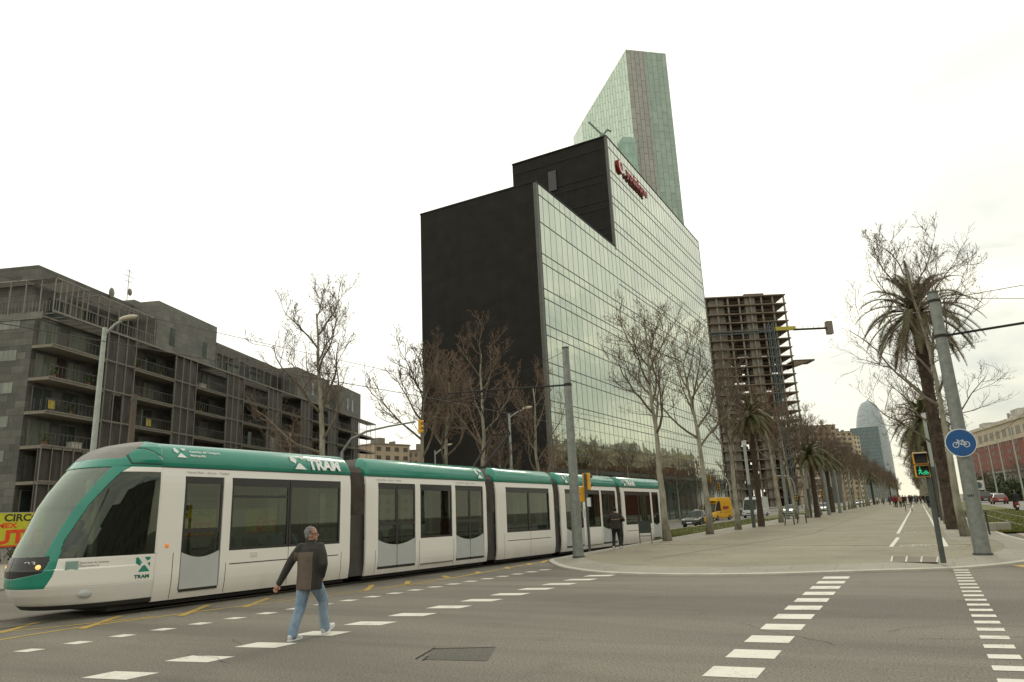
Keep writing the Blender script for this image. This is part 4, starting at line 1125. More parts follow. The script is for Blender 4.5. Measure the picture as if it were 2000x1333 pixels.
for (a, c, off) in ((2.5, 4.8, -3.0), (6.5, 9.5, -3.0), (10.6, 13, -3.0), (28, 31, -2.6), (33, 36, -2.6), (39, 42, -2.6), (64, 66, -2.8)):
    b.append((off, off+.06, a, c, 20.95, 23.1))
many('penthouse_window', b, M_WGL, APT)
for (y0, y1) in ((-.3, 3.8), (5.2, 13.9), (26.2, 34.5), (36.5, 49)):
    b = MB(); x0 = -2.9
    for z in (23.85,):
        b.box(-.15, -.05, y0, y1, z, z+.14); b.box(x0, -.05, y0, y0+.1, z+.002, z+.14); b.box(x0, -.05, y1-.1, y1, z+.002, z+.14)
        for i in range(9): b.box(x0+.3*i, x0+.3*i+.09, y0, y1, z+.03, z+.1)
    y = y0
    while y < y1: b.box(-.13, -.06, y, y+.07, 20.9, 23.85); y += (y1-y0)/6.02
    b.build('roof_pergola', M_POST, APT)
b = MB()
for q in rng(0, 14, 34): b.box(-.06, -.035, q-.012, q+.012, 20.9, 21.95)
b.box(-.08, -.02, 0, 14, 21.95, 22.0); b.build('roof_railing', M_POST, APT)
# left flank
b = MB(); b.box(-24, -1.2, -.12, -.003, 20.3, 20.95); b.build('flank_parapet', M_STONEL, APT)
fw_ = []
for i, z in enumerate(LV[1:]):
    for x0 in (-5.5, -9.5, -13.5): fw_.append((x0, x0+2.1, -.03, .05, z-1.25, z-.3))
many('flank_window', fw_, M_WCUR, APT)
b = MB()
b.box(-14, -.05, -.3, -.2, 23.85, 23.99); b.box(-14, -.05, .7, .8, 23.853, 23.99)
for i in range(4): b.box(-14, -.1, -.1+.2*i, -.02+.2*i, 23.88, 23.95)
for q in rng(-13.8, -1.5, 8): b.box(q, q+.08, -.28, -.2, 20.9, 23.85)
for q in rng(-13.8, -.3, 40): b.box(q, q+.03, -.1, -.07, 20.9, 21.9)
b.build('flank_pergola', M_POST, APT)
rc = random.Random(21)
M_PLANT = mat('balcony_plant', (.03, .05, .015), rough=.8, col2=(.08, .10, .03)); M_POTT = mat('terracotta', (.22, .09, .05), rough=.8); M_BOXW = mat('balcony_box_white', (.42, .40, .35), rough=.7); M_CLOTHY = mat('laundry_yellow', (.45, .34, .05), rough=.8)
Wm = APT.matrix_world if False else Matrix.Translation(AO) @ Matrix.Rotation(AZ, 4, 'Z')
for k, (u_, zf) in enumerate([(1.2, 15.0), (5.4, 15.0), (.9, 12.05), (3.6, 12.05), (1.0, 9.1), (4.4, 9.1), (12.3, 17.9), (16.0, 17.9), (14.2, 12.05), (24.2, 15.0), (26.4, 9.1), (24.0, 17.9), (36, 15.0), (38.5, 12.05)]):
    p_ = Wm @ Vector((-.55, u_, zf)); row_ = {17.9: 'top', 15.0: 'second', 12.05: 'third', 9.1: 'fourth'}[zf]; col_ = 'corner' if u_ < 7 else ('second' if u_ < 18 else ('third' if u_ < 29 else 'fourth'))
    if k % 3 < 2:
        R_ = empty('potted_plant', p_, 0, 'potted plant on the %s balcony row of the %s bay%s' % (row_, col_, ', nearer the corner' if k % 2 == 0 else ''), 'potted plant')
        b = MB(); b.rings([[(r0*math.cos(q*PI/4), r0*math.sin(q*PI/4), z0) for q in range(8)] for r0, z0 in ((.14, .02), (.2, .38))]); b.build('pot', M_POTT, R_)
        b = MB()
        for q in range(90):
            v = Vector((rc.gauss(0, .2), rc.gauss(0, .2), .4+abs(rc.gauss(0, .38)))); d1 = Vector((rc.uniform(-1, 1), rc.uniform(-1, 1), rc.uniform(-1, 1))).normalized()*.09; d2 = d1.orthogonal().normalized()*.06
            b.add([v-d1, v-d2, v+d1, v+d2], [(0, 1, 2, 3)])
        b.build('foliage', M_PLANT, R_, fix=False)
    elif k % 2:
        R_ = empty('storage_box', p_, AZ, 'pale storage box on the %s balcony row of the %s bay' % (row_, col_), 'box')
        b = MB(); b.box(-.3, .3, -.6, .6, .02, .55); b.build('box', M_BOXW, R_, bevel=.02); b = MB(); b.box(-.33, .33, -.63, .63, .56, .62); b.build('lid', M_BOXW, R_)
    else:
        R_ = empty('laundry', p_, AZ, 'yellow cloth hung on a rack on the %s balcony row of the %s bay' % (row_, col_), 'laundry')
        b = MB(); b.rings([[(.32, y_, 1.0), (.36+.03*math.sin(y_*9), y_, .25)] for y_ in rng(-.4, .4, 10)], close=False); b.build('cloth', M_CLOTHY, R_); b = MB(); b.tube([(.32, -.5, 1.0), (.32, .5, 1.0)], .015, 5); b.build('rack', M_POST, R_)
# satellite dishes and aerial
b = MB(); b.tube([(-3, 10.4, 24.3), (-3, 10.4, 25.9)], .05, 6); b.ball((-2.9, 10.4, 26.0), .12, .42, .6)
b.tube([(-3.2, 13.2, 25), (-3.2, 13.2, 29.6)], .035, 5)
for z, l in ((29.4, .5), (28.8, .8), (28.2, .6)): b.tube([(-3.2, 13.2-l, z), (-3.2, 13.2+l, z)], .03, 4)
b.ball((-3, 13.3, 27.0), .12, .35, .42)
b.build('aerial', M_POST, APT)
# clutter on the balconies (pots, boxes)
# ---- concrete tower under construction
def ctower():
    A = DEP(1376, 582, 255); Bp = DEP(1532, 572, 255)
    f = Vector((Bp.x-A.x, Bp.y-A.y)); W = f.length; f.normalize()
    H_ = A.z
    R_ = empty('unfinished_tower', (A.x, A.y, 0), math.atan2(f.y, f.x), 'unfinished concrete tower of bare floor slabs with a crane beside it', 'construction site')
    n = 23; fh = H_/n; D = 13
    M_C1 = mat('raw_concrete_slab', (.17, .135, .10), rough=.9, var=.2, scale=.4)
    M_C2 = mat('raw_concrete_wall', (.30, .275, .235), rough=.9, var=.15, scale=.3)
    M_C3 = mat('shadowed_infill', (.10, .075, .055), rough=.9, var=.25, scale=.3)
    r = random.Random(3)
    for i in range(1, n+1):
        z = i*fh; b = MB(); b.box(-.6, W+.05, -.4, D, z-.42, z); b.box(-.6, W+.05, -.45, -.36, z+.55, z+.62) if i < n else None; b.box(-.6, W, -.45, -.36, z+1.0, z+1.06) if i < n else None
        b.build('floor_slab', M_C1, R_)
    b = MB(); b.box(2.3+.0, 7.2, 2.0, 5, 0, H_-.5); b.box(14.6, 18.2, 1.2, 5, 0, H_-.5); b.build('core_wall', M_C2, R_)
    b = MB()
    for x in rng(.2, W-.4, 7):
        for y in (.4, D-.8): b.box(x-.25, x+.25, y, y+.5, 0, H_-.4)
    b.build('column', M_C2, R_)
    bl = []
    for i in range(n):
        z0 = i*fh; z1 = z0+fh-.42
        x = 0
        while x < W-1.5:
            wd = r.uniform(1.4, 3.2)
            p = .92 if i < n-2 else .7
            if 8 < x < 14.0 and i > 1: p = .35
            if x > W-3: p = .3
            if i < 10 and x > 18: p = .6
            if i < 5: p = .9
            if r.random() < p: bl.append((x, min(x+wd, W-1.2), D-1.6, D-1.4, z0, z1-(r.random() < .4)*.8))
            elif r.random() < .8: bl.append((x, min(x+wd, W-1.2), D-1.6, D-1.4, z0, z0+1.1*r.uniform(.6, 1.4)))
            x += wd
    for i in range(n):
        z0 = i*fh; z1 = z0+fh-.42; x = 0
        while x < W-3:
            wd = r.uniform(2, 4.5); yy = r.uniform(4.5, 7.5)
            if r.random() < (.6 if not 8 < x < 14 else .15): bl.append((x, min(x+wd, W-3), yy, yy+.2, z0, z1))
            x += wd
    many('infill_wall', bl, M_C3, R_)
    b = MB(); b.box(W-1, W+6.5, -2, 5, 49.0, 49.5); b.add([(W+6.5, -2, 49.5), (W-1, -2, 47.2), (W-1, -2, 49.5), (W+6.5, 5, 49.5), (W-1, 5, 47.2), (W-1, 5, 49.5)], [(0, 1, 2), (3, 5, 4), (0, 1, 4, 3)])
    b.build('loading_platform', M_C1, R_)
    b = MB(); b.box(W+1, W+7, 0, 5, 21.5, 22); b.build('loading_platform', M_C1, R_)
    b = MB(); b.box(15, 22, 2, 6, H_, H_+1.3); b.build('formwork', M_C1, R_)
    # crane
    C_ = empty('tower_crane', (A.x, A.y, 0), math.atan2(f.y, f.x), 'tower crane with a yellow jib section against the unfinished tower', 'crane')
    b = MB()
    cx, cy = 21.3, -2.5
    for dx in (-.8, .8):
        for dy in (-.8, .8): b.box(cx+dx-.12, cx+dx+.12, cy+dy-.12, cy+dy+.12, 0, 63)
    for k in range(34):
        z = k*1.85; b.tube([(cx-.8, cy-.8, z), (cx+.8, cy-.8, z+1.85)], .08, 4); b.tube([(cx-.8, cy-.8, z), (cx+.8, cy-.8, z)], .08, 4)
    b.build('mast', M_CG, C_)
    b = MB(); zc = 60.0
    for dz, dy in ((0, -.6), (0, .6), (1.3, 0)): b.tube([(-1, cy+dy, zc-.8+dz), (cx+2, cy+dy, zc+.0+dz)], .1, 4)
    for k in range(20): b.tube([(k*1.1, cy, zc-.8+.035*k), (k*1.1+.55, cy, zc+.6+.035*k), (k*1.1+1.1, cy, zc-.7+.035*k)], .06, 4)
    b.build('jib', M_CG, C_)
    b = MB(); b.box(cx+1.5, cx+8.6, cy-.5, cy+.5, zc+.1, zc+1.4); b.build('yellow_jib_section', M_CY, C_)
    b = MB(); b.box(cx+8, W+13.2, cy-.6, cy+.6, zc+.0, zc+.45)
    for k in range(8): b.box(cx+9+k*1.9, cx+9.1+k*1.9, cy-.6, cy-.5, zc+.45, zc+1.5)
    b.build('counter_jib', M_UNDER, C_)
    b = MB(); b.box(W+11.9, W+13.9, cy-.9, cy+.9, zc-2.0, zc+2.6); b.build('counterweight', mat('counterweight', (.17, .14, .12)), C_)
M_CG = mat('crane_blue_grey', (.10, .13, .14), rough=.6); M_CY = mat('crane_yellow', (.42, .36, .05), rough=.6)
ctower()
# ---- bullet-shaped tower at the end of the avenue, and its neighbour
def bullet():
    c = DEP(1706, 900, 1010); W0 = 21.5; H_ = DEP(1701, 777, 1010).z
    M_B = brickmat('bullet_glass', (.30, .345, .35), (.38, .425, .43), (.24, .27, .28), bw=3, rh=2.2, ms=.12, rough=.4, var=.25, bump=0)
    b = MB(); R = []
    for i in range(28):
        t = i/27; z = H_*t
        rr = W0*(1-.04*(t-.3)**2) if t < .35 else W0*math.sqrt(max(0.0004, 1-((t-.35)/.65)**2.7))
        R.append([(rr*math.cos(2*PI*k/32), rr*math.sin(2*PI*k/32), z) for k in range(32)])
    b.rings(R); o = b.build('bullet_tower', M_B, smooth=True, loc=(c.x+3.5, c.y, 0))
    tag(o, 'tall bullet shaped blue glass tower rising at the far end of the avenue', 'tower')
    q0 = DEP(1660, 840, 700); q1 = DEP(1716, 835, 700)
    b = MB(); b.box(q0.x, q1.x, q0.y, q0.y+40, 0, q1.z); o = b.build('slab_block', brickmat('slab_block_glass', (.13, .17, .175), (.15, .195, .20), (.10, .13, .135), bw=2.5, rh=3.4, ms=.3, rough=.5, bump=0))
    tag(o, 'flat grey blue office slab standing in front of the bullet tower', 'office building')
bullet()
# ---- generic plastered block
M_SHUT = mat('window_dark', (.07, .06, .05), rough=.3, var=.5, scale=.5)
def block(name, p0, p1, depth, z1, wallm, nfl, ncol, label, cat='apartment building', z0=0, balc=False, parapet=True, winw=.5, rows=None):
    f = Vector((p1[0]-p0[0], p1[1]-p0[1])); W = f.length; f.normalize()
    R_ = empty(name, (p0[0], p0[1], 0), math.atan2(f.y, f.x), label, cat)
    b = MB(); b.box(0, W, 0, depth, z0, z1); b.build('wall', wallm, R_)
    fh = (z1-z0)/nfl; b = []
    for i in range(nfl):
        for j in range(ncol):
            x = W*(j+.5)/ncol; ww = W/ncol*winw/2; z = z0+i*fh
            b.append((x-ww, x+ww, -.04, .2, z+fh*.25, z+fh*.75))
    nyc = max(2, int(depth/4))
    for i in range(nfl):
        for j in range(nyc):
            y = depth*(j+.5)/nyc; z = z0+i*fh
            b.append((W-.2, W+.04, y-.7, y+.7, z+fh*.25, z+fh*.75))
    many('window', b, M_SHUT, R_)
    if parapet:
        b = MB(); b.box(-.25, W+.25, -.25, depth+.25, z1, z1+.5); b.box(W*.3, W*.5, depth*.3, depth*.6, z1+.5, z1+3); b.box(W*.75, W*.8, depth*.3, depth*.5, z1+.5, z1+2)
        b.build('roof', M_SLAB, R_)
    if balc:
        b = MB()
        for i in range(1, nfl):
            z = z0+i*fh; b.box(W*.05, W*.45, -1.1, -.05, z-.15, z+.85)
            b.box(W+.05, W+1.1, depth*.1, depth*.6, z-.15, z+.85)
        b.build('balcony', M_BALC, R_)
    return R_
M_BALC = mat('balcony_white', (.5, .45, .38), rough=.7)
M_BEI = mat('beige_render', (.42, .33, .23), rough=.85, var=.1, scale=.3)
M_BEI2 = mat('brown_render', (.33, .25, .18), rough=.85, var=.12, scale=.3)
M_CRM = mat('cream_render', (.50, .43, .31), rough=.85, var=.08, scale=.3)
p = DEP(731, 868, 250); q = DEP(800, 870, 262)
block('beige_block', (p.x, p.y), (q.x, q.y), 14, p.z, M_BEI, 9, 4, 'beige apartment block seen between the dark apartments and the black office', balc=False)
p = DEP(796, 882, 262); q = DEP(840, 880, 262)
block('beige_block', (p.x, p.y), (q.x, q.y), 14, p.z, M_BEI2, 9, 4, 'lower brown apartment block behind the tree beside the black office')
p = DEP(1560, 834, 400); q = DEP(1632, 838, 400)
block('brown_block', (p.x, p.y), (q.x, q.y), 60, p.z, M_BEI2, 13, 6, 'brown apartment block behind the bare trees next to the unfinished tower', balc=True)
p = DEP(1630, 842, 440); q = DEP(1662, 836, 440)
block('tan_block', (p.x, p.y), (q.x, q.y), 20, p.z-1, M_BEI, 14, 3, 'tan apartment block with white balconies left of the bullet tower', balc=True)
p = DEP(1660, 852, 520); q = DEP(1690, 855, 520)
block('pale_block', (p.x, p.y), (q.x-4, q.y), 12, p.z, M_CRM, 14, 3, 'pale rounded apartment block below the grey blue slab', balc=True)
p = DEP(1632, 870, 300); q = DEP(1638, 870, 300)
block('dark_side_block', (p.x-8, p.y), (q.x-1, q.y), 8, DEP(1635, 862, 300).z, mat('grey_render', (.12, .11, .10)), 10, 2, 'narrow dark grey block half hidden by the palm tree', winw=.3)
# low brown brick building beyond the mirrored office
p = DEP(1392, 905, 190)
0 and block('brown_low_block', (-44, 143), (-31.6, 143), 40, 14, M_BEI2, 4, 5, 'low brown building directly beyond the mirrored office')
# ---- red brick block on the right
def redblock():
    d = ray(1466, 983); f = Vector((-d.x, -d.y)).normalized()     # towards the right end
    f = Vector((d.x, d.y)).normalized()
    A = DEP(1890, 850, 250); A2 = Vector((A.x, A.y)); g = -f        # g runs towards the camera, right
    R_ = empty('red_brick_building', (A.x, A.y, 0), math.atan2(g.y, g.x), 'large red brick apartment block with a cream top storey at far right', 'apartment building')
    zt = A.z; W = 130
    M_RB = brickmat('red_brick', (.21, .07, .045), (.26, .09, .06), (.18, .11, .08), bw=1.5, rh=.5, ms=.03, rough=.85)
    b = MB(); b.box(-8, W, 0, 22, 0, zt-5.2); b.build('brick_wall', M_RB, R_)
    b = MB(); b.box(-8.2, W+.2, -.2, 22, zt-5.2, zt); b.box(-8.4, W+.4, -.6, 22, zt, zt+.5)
    b.box(96, 102, -.15, .1, 0, zt-5.2)
    b.build('cream_storey', M_CRM, R_)
    b = []; nfl = 7; fh = (zt-5.2)/nfl
    for i in range(nfl):
        for k in range(18):
            x = -6+k*7.2
            for dx in (0, 1.7): b.append((x+dx, x+dx+1.0, -.06, .1, i*fh+1.0, i*fh+2.4))
    b.sort(key=lambda q: -q[4]); many('window', b, M_SHUT, R_)
    b = []
    for k in range(22):
        for dx in (0, 1.3, 2.6): b.append((-6+k*6+dx, -6+k*6+dx+.7, -.26, 0, zt-4.0, zt-1.6))
    many('slot_window', b, M_SHUT, R_)
    b = MB(); r = random.Random(5); x = -4
    for k in range(22):
        wd = r.uniform(2.5, 7); h = r.uniform(1.5, 3.8); b.box(x, x+wd, r.uniform(2, 6), 14, zt+.5, zt+.5+h); x += wd+r.uniform(.5, 2)
        if r.random() < .5: b.box(x-3, x-2.3, 3, 3.7, zt+.5, zt+.5+h+1.5)
    b.box(-4, W-4, 1.2, 1.3, zt+.5, zt+1.5)
    b.build('roof_terrace', mat('roof_cluster', (.42, .40, .36), rough=.8, var=.3, scale=.3), R_)
    b = MB(); b.add([(30, 4, zt+3), (42, 4, zt+3), (42, 12, zt+3), (30, 12, zt+3), (36, 8, zt+5.5)], [(0, 1, 4), (1, 2, 4), (2, 3, 4), (3, 0, 4)]); b.build('hipped_roof', mat('roof_tile_brown', (.22, .15, .11)), R_)
redblock()
p0, p1 = DEP(1908, 948, 190), DEP(1990, 940, 150)
b = MB(); q0 = DEP(1958, 926, 185); q1 = DEP(2060, 920, 150)
dd = Vector((q1.x-q0.x, q1.y-q0.y, 0)); l = dd.length; dd.normalize()
b.obox(Vector(((q0.x+q1.x)/2, (q0.y+q1.y)/2, q0.z/2)), dd, Vector((-dd.y, dd.x, 0)), (0, 0, 1), l/2, 3, q0.z/2)
b.obox(Vector(((q0.x+q1.x)/2, (q0.y+q1.y)/2, q0.z+.25)), dd, Vector((-dd.y, dd.x, 0)), (0, 0, 1), l/2+.4, 3.4, .25)
tag(b.build('low_concrete_building', M_CONC), 'low pale concrete building below the red brick block', 'building')
# ---- hoarding with circus posters and graffiti behind the tram
h0 = G(20, 1108, -.2); h0 = Vector((h0.x, h0.y, 0)); hd = Vector((-.10, 1, 0)).normalized()
hd = Vector((DEP(500, 1020, 66).x-h0.x, DEP(500, 1020, 66).y-h0.y, 0)).normalized()
HR = empty('hoarding_wall', h0, math.atan2(hd.y, hd.x), 'graffiti covered block wall with circus posters seen left of and through the tram', 'wall')
hn = Vector((hd.y, -hd.x, 0))
b = MB(); b.box(-14, 44, 0, .3, -.4, 1.55); b.build('block_wall', brickmat('grey_blockwork', (.30, .29, .26), (.35, .34, .30), (.20, .19, .17), bw=.5, rh=.25, ms=.012, rough=.9), HR)
b = MB(); b.box(-14, 44, -.03, .05, 1.5, 3.2)
for k in range(24): b.box(-14+k*2.5, -13.94+k*2.5, .05, .12, 0, 3.2)
b.build('sheet_fence', mat('fence_sheet', (.33, .33, .30), rough=.6, stretch=(6, 1, .3)), HR)
M_PY = mat('poster_yellow', (.55, .52, .03), rough=.6, var=.15); M_PR = mat('poster_red', (.75, .07, .015), rough=.6, var=.15); M_PBK = mat('poster_black', (.04, .045, .02), rough=.6)
def poster(x):
    P_ = empty('circus_poster', (0, 0, 0)); P_.parent = HR; P_.location = (x-1.9, -.05, 1.05)
    b = MB(); b.box(0, 4.6, -.012, .012, 0, 2.1); b.build('sheet', M_PY, P_)
    MX = Matrix(((1, 0, 0, 0), (0, 0, -1, -.02), (0, 1, 0, 0), (0, 0, 0, 1)))
    text_mesh('lettering', 'CIRCO', .62, M_PBK, P_, Matrix.Translation((1.9, 0, 1.60)) @ MX, extr=.002, off=.02, sx=1.25)
    text_mesh('lettering', 'MEX', .42, M_PR, P_, Matrix.Translation((1.5, 0, 1.18)) @ MX, extr=.002, off=.015, sx=1.5)
    text_mesh('lettering', 'UTT', 1.15, M_PR, P_, Matrix.Translation((1.3, 0, .22)) @ MX, extr=.002, off=.05, sx=1.4)
    b = MB(); b.box(0, 4.6, -.02, -.014, 0, .10); b.build('border', M_PR, P_)
for x in (-5.4, -.8, 6.5, 14.6, 23): poster(x)
b = MB(); r = random.Random(8)
for k in range(60):
    x = r.uniform(-13, 12); z = r.uniform(.2, 1.3); pts = []
    for i in range(7): pts.append((x, -.012, z)); x += r.uniform(-.25, .4); z = max(.1, min(1.4, z+r.uniform(-.45, .45)))
    b.tube(pts, .028, 4)
b.build('graffiti', M_PBK, HR)
# blocks on the near right hand side of the crossing, seen mirrored in the tram windows and the office front
block('corner_block', (58, 40), (66, -30), 20, 19, mat('grey_render_corner', (.17, .165, .14), rough=.85), 6, 14, 'brown corner apartment block on the near right side of the crossing', winw=.5)
block('corner_block', (50, -34), (20, -60), 20, 17, M_CRM, 5, 8, 'cream corner apartment block behind the crossing', winw=.5)
# ================================================================== TREES
M_BARK = mat('plane_bark', (.16, .15, .11), rough=.9, scale=3.5, col2=(.36, .34, .26), bump=.6, bscale=25, stretch=(1, 1, .45))
M_LIMB = mat('limb_bark', (.105, .085, .06), rough=.9, scale=4, col2=(.19, .16, .115))
M_TWIG = mat('twig_brown', (.105, .078, .056), rough=.9, scale=2, col2=(.165, .12, .085))
M_TWIGR = mat('twig_reddish', (.12, .085, .06), rough=.9, scale=2, col2=(.23, .155, .105))
M_SEED = mat('seed_balls_dead_leaves', (.055, .032, .02), rough=.9, scale=2, col2=(.10, .055, .03))
def planetree(name, seed, H=12.5, R=3.6, fork=4.2, dens=1.0, tw=1.0, lean=(0, 0), mt=None, r0=.19, low=False, reds=False):
    rr = random.Random(seed); T = MB(); Lm = MB(); W_ = MB(); S = MB()
    trunk = []; x = y = 0.0; n = 9
    for i in range(n+1):
        t = i/n; trunk.append(Vector((lean[0]*t*t+x, lean[1]*t*t+y, H*.80*t))); x += rr.uniform(-.09, .09); y += rr.uniform(-.09, .09)
    rs = [max(.035, r0*(1.25 if i == 0 else 1)*(1-.80*(i/n)**.9)) for i in range(n+1)]
    T.tube(trunk, rs, 9)
    def along(P, t):
        k = t*(len(P)-1); i = min(int(k), len(P)-2); return P[i].lerp(P[i+1], k-i)
    def grow(p, d, length, r, level):
        ns = [7, 6, 5, 3][level-1]; pts = [p]; d = d.normalized(); q = p
        for i in range(ns):
            tr = [.10, .10, .13, .10][level-1]; wv = [.30, .34, .30, .25][level-1]
            d = (d+Vector((rr.uniform(-wv, wv), rr.uniform(-wv, wv), rr.uniform(-wv, wv)*.8+tr))).normalized()
            q = q+d*(length/ns); pts.append(q)
        rt_ = [r*(1-.78*i/ns) for i in range(ns+1)]
        if level == 1: Lm.tube(pts, rt_, 5, cap=False)
        elif level == 2: W_.tube(pts, [max(.010*tw, a) for a in rt_], 4, cap=False)
        else: W_.tube(pts, [max(.0062*tw, a) for a in rt_], 3, cap=False)
        if level == 4 or (level == 3):
            for _ in range(2 if level == 4 else 1):
                if rr.random() < .30:
                    c = pts[-1]+Vector((rr.uniform(-.06, .06), rr.uniform(-.06, .06), -rr.uniform(.02, .16))); a = rr.uniform(.018, .042)
                    v1 = Vector((rr.uniform(-1, 1), rr.uniform(-1, 1), rr.uniform(-1, 1))).normalized()*a; v2 = v1.orthogonal().normalized()*a*.8
                    S.add([c-v1, c-v2, c+v1, c+v2], [(0, 1, 2, 3)])
        if level < 4:
            k = {1: 8, 2: 6, 3: 4}[level]; k = max(2, int(k*dens+rr.random()))
            for j in range(k):
                t = .22+.78*(j+rr.random())/k if level == 1 else .12+.88*(j+rr.random())/k
                pos = along(pts, min(t, .99)); dd = (along(pts, min(1, t+.08))-along(pts, max(0, t-.08))).normalized()
                side = Vector((rr.uniform(-1, 1), rr.uniform(-1, 1), rr.uniform(-.45, .9))).normalized()
                nd = dd*.7+side*.85
                ln = {1: .56, 2: .60, 3: .56}[level]*length*(1-.40*t)*rr.uniform(.7, 1.25)
                grow(pos, nd, ln, rt_[min(int(t*ns), ns-1)]*.55, level+1)
    nl = int(11*min(1.15, dens)+1); a0 = rr.uniform(0, 6)
    for i in range(nl):
        t = (fork/(H*.8))+(1-fork/(H*.8))*((i+.2)/nl); t = min(t, .985)
        a = a0+i*2.4+rr.uniform(-.4, .4); p = along(trunk, t)
        hf = (1-(t-.3)**2*.5) if not low else 1
        up_ = .25+1.1*t*rr.uniform(.7, 1.2)
        ln = R*(1.12-.50*(i/nl))*rr.uniform(.85, 1.15)
        grow(p, Vector((math.cos(a), math.sin(a), up_)), ln, .075*(1-.45*i/nl)*(r0/.19), 1)
    root = empty(name)
    b1 = T.build('trunk', M_BARK, root, smooth=True)
    Lm.build('limbs', M_LIMB, root, smooth=True)
    W_.build('crown', mt or M_TWIG, root, fix=False)
    tag(S.build('seed_balls', M_SEED, root, fix=False), kind='stuff')
    return root
M_PTRUNK = mat('palm_trunk', (.035, .024, .017), rough=.95, scale=7, col2=(.09, .062, .042), bump=1, bscale=18)
M_FROND = mat('palm_frond', (.055, .060, .018), rough=.6, scale=2, col2=(.11, .105, .03))
M_FRONDB = mat('palm_frond_dry', (.09, .06, .035), rough=.8, scale=2, col2=(.14, .10, .05))
def palm(name, seed, H=8.5, FL=2.9, n=70, r0=.24):
    rr = random.Random(seed); root = empty(name)
    T = MB(); pts = []; rs = []
    for i in range(30):
        t = i/29; pts.append((.05*math.sin(3*t), .04*math.cos(2*t), H*t)); rs.append(r0*(1.3-.3*min(1, t*5))*(1+.06*(i % 2))*(1.0 if t < .93 else 1.35))
    T.tube(pts, rs, 12)
    for k in range(260):          # leaf scars
        z = rr.uniform(.2, H); a = rr.uniform(0, 2*PI); d = Vector((math.cos(a), math.sin(a), 0)); c = d*r0*1.02+Vector((0, 0, z))
        T.add([c-Vector((-d.y, d.x, 0))*.06, c+Vector((-d.y, d.x, 0))*.06, c+d*.05+Vector((0, 0, .09))], [(0, 1, 2)])
    T.build('trunk', M_PTRUNK, root)
    F = MB(); Dd = MB()
    for k in range(n):
        t = k/n; a = k*2.39996; el = rad(82)-t*rad(118)+rr.uniform(-.1, .1); tgt = Dd if t > .9 else F
        d = Vector((math.cos(a)*math.cos(el), math.sin(a)*math.cos(el), math.sin(el))); L_ = FL*rr.uniform(.88, 1.12)*(1-.2*(t < .15))
        p = Vector((0, 0, H))+d*.15; ns = 11; P = [p]
        for i in range(ns):
            d = (d+Vector((0, 0, -.10-.11*i/ns*(1.3 if el > 0 else .8)))).normalized(); p = p+d*L_/ns; P.append(p)
        tgt.tube(P, [.028*(1-.85*i/ns) for i in range(ns+1)], 3, cap=False)
        for i in range(1, ns*4):
            s = i/(ns*4); kk = s*ns; j = min(int(kk), ns-1); q = P[j].lerp(P[j+1], kk-j); dd = (P[j+1]-P[j]).normalized()
            sd_ = dd.cross(Vector((0, 0, 1))); sd_ = sd_.normalized() if sd_.length > .01 else Vector((1, 0, 0))
            un = sd_.cross(dd).normalized(); ll = .42*math.sin(PI*min(1, s*.92+.08))**.6*rr.uniform(.8, 1.1)*(FL/2.9)
            for sg_ in (-1, 1):
                v = (sd_*sg_*.8+dd*.62+un*(.34)+Vector((0, 0, -.12))).normalized(); e = q+v*ll+Vector((0, 0, -.10*ll)); wv = dd*.036*(FL/2.9)
                tgt.add([q-wv, q+wv, e], [(0, 1, 2)])
    F.build('fronds', M_FROND, root, fix=False); Dd.build('dry_fronds', M_FRONDB, root, fix=False)
    return root
GT_ = 'plane trees and palms in the rows along the promenade'
def place(root, loc, rz, s, label, cat, group=None, first=[set()]):
    if root.name not in first[0]:
        first[0].add(root.name); o = root; o.location = loc; o.rotation_euler = (0, 0, rz); o.scale = (s,)*3; o['label'] = label
        if group: o['group'] = group
    else: o = dup(root, loc, rz, s, label, group)
    o['category'] = cat; return o
# near individuals
pA = planetree('plane_tree', 21, 12.3, 3.9, 5.0, .90, 1.15, lean=(-.1, .2))
pB = planetree('plane_tree', 37, 12.6, 4.0, 4.6, .90, 1.15, lean=(-.9, .3))
pC = planetree('plane_tree', 52, 11.8, 3.5, 4.4, .85, 1.6)
pD = planetree('plane_tree', 77, 11.5, 3.4, 4.2, .85, 1.7, mt=M_TWIGR)
pE = planetree('plane_tree', 91, 13.4, 3.7, 4.8, .98, .85, r0=.15, lean=(-.5, .0))
pG0 = pD
kA = palm('palm_tree', 3, 8.6, 2.5, 64, .21); kB = palm('palm_tree', 8, 6.6, 2.7, 60)
def onp(px, py, z=PZ): return G(px, py, z)
place(pA, onp(1304, 1057), .3, 1.0, 'tall bare plane tree just right of the tram tail end', 'tree', GT_)
place(pB, onp(1387, 1044), 1.1, 1.0, 'bare leaning plane tree in front of the parked taxi', 'tree', GT_)
place(pC, onp(1442, 1035), 2.0, .95, 'bare plane tree between the yellow van and the white lamp column', 'tree', GT_)
place(kA, onp(1488, 1029), .5, .86, 'tall dark trunked palm in front of the white minibus', 'palm tree', GT_)
place(pD, onp(1526, 1021), .7, .98, 'bare plane tree just left of the pair of metal chairs', 'tree', GT_)
place(pC, onp(1557, 1014), 4.1, .93, 'thin bare plane tree just right of the pair of metal chairs', 'tree', GT_)
place(pA, onp(1577, 1012), 3.3, .92, 'slim bare plane tree left of the bushy palm', 'tree', GT_)
place(kB, onp(1597, 1011), .2, .86, 'bushy low palm with drooping green fronds on the left row', 'palm tree', GT_)
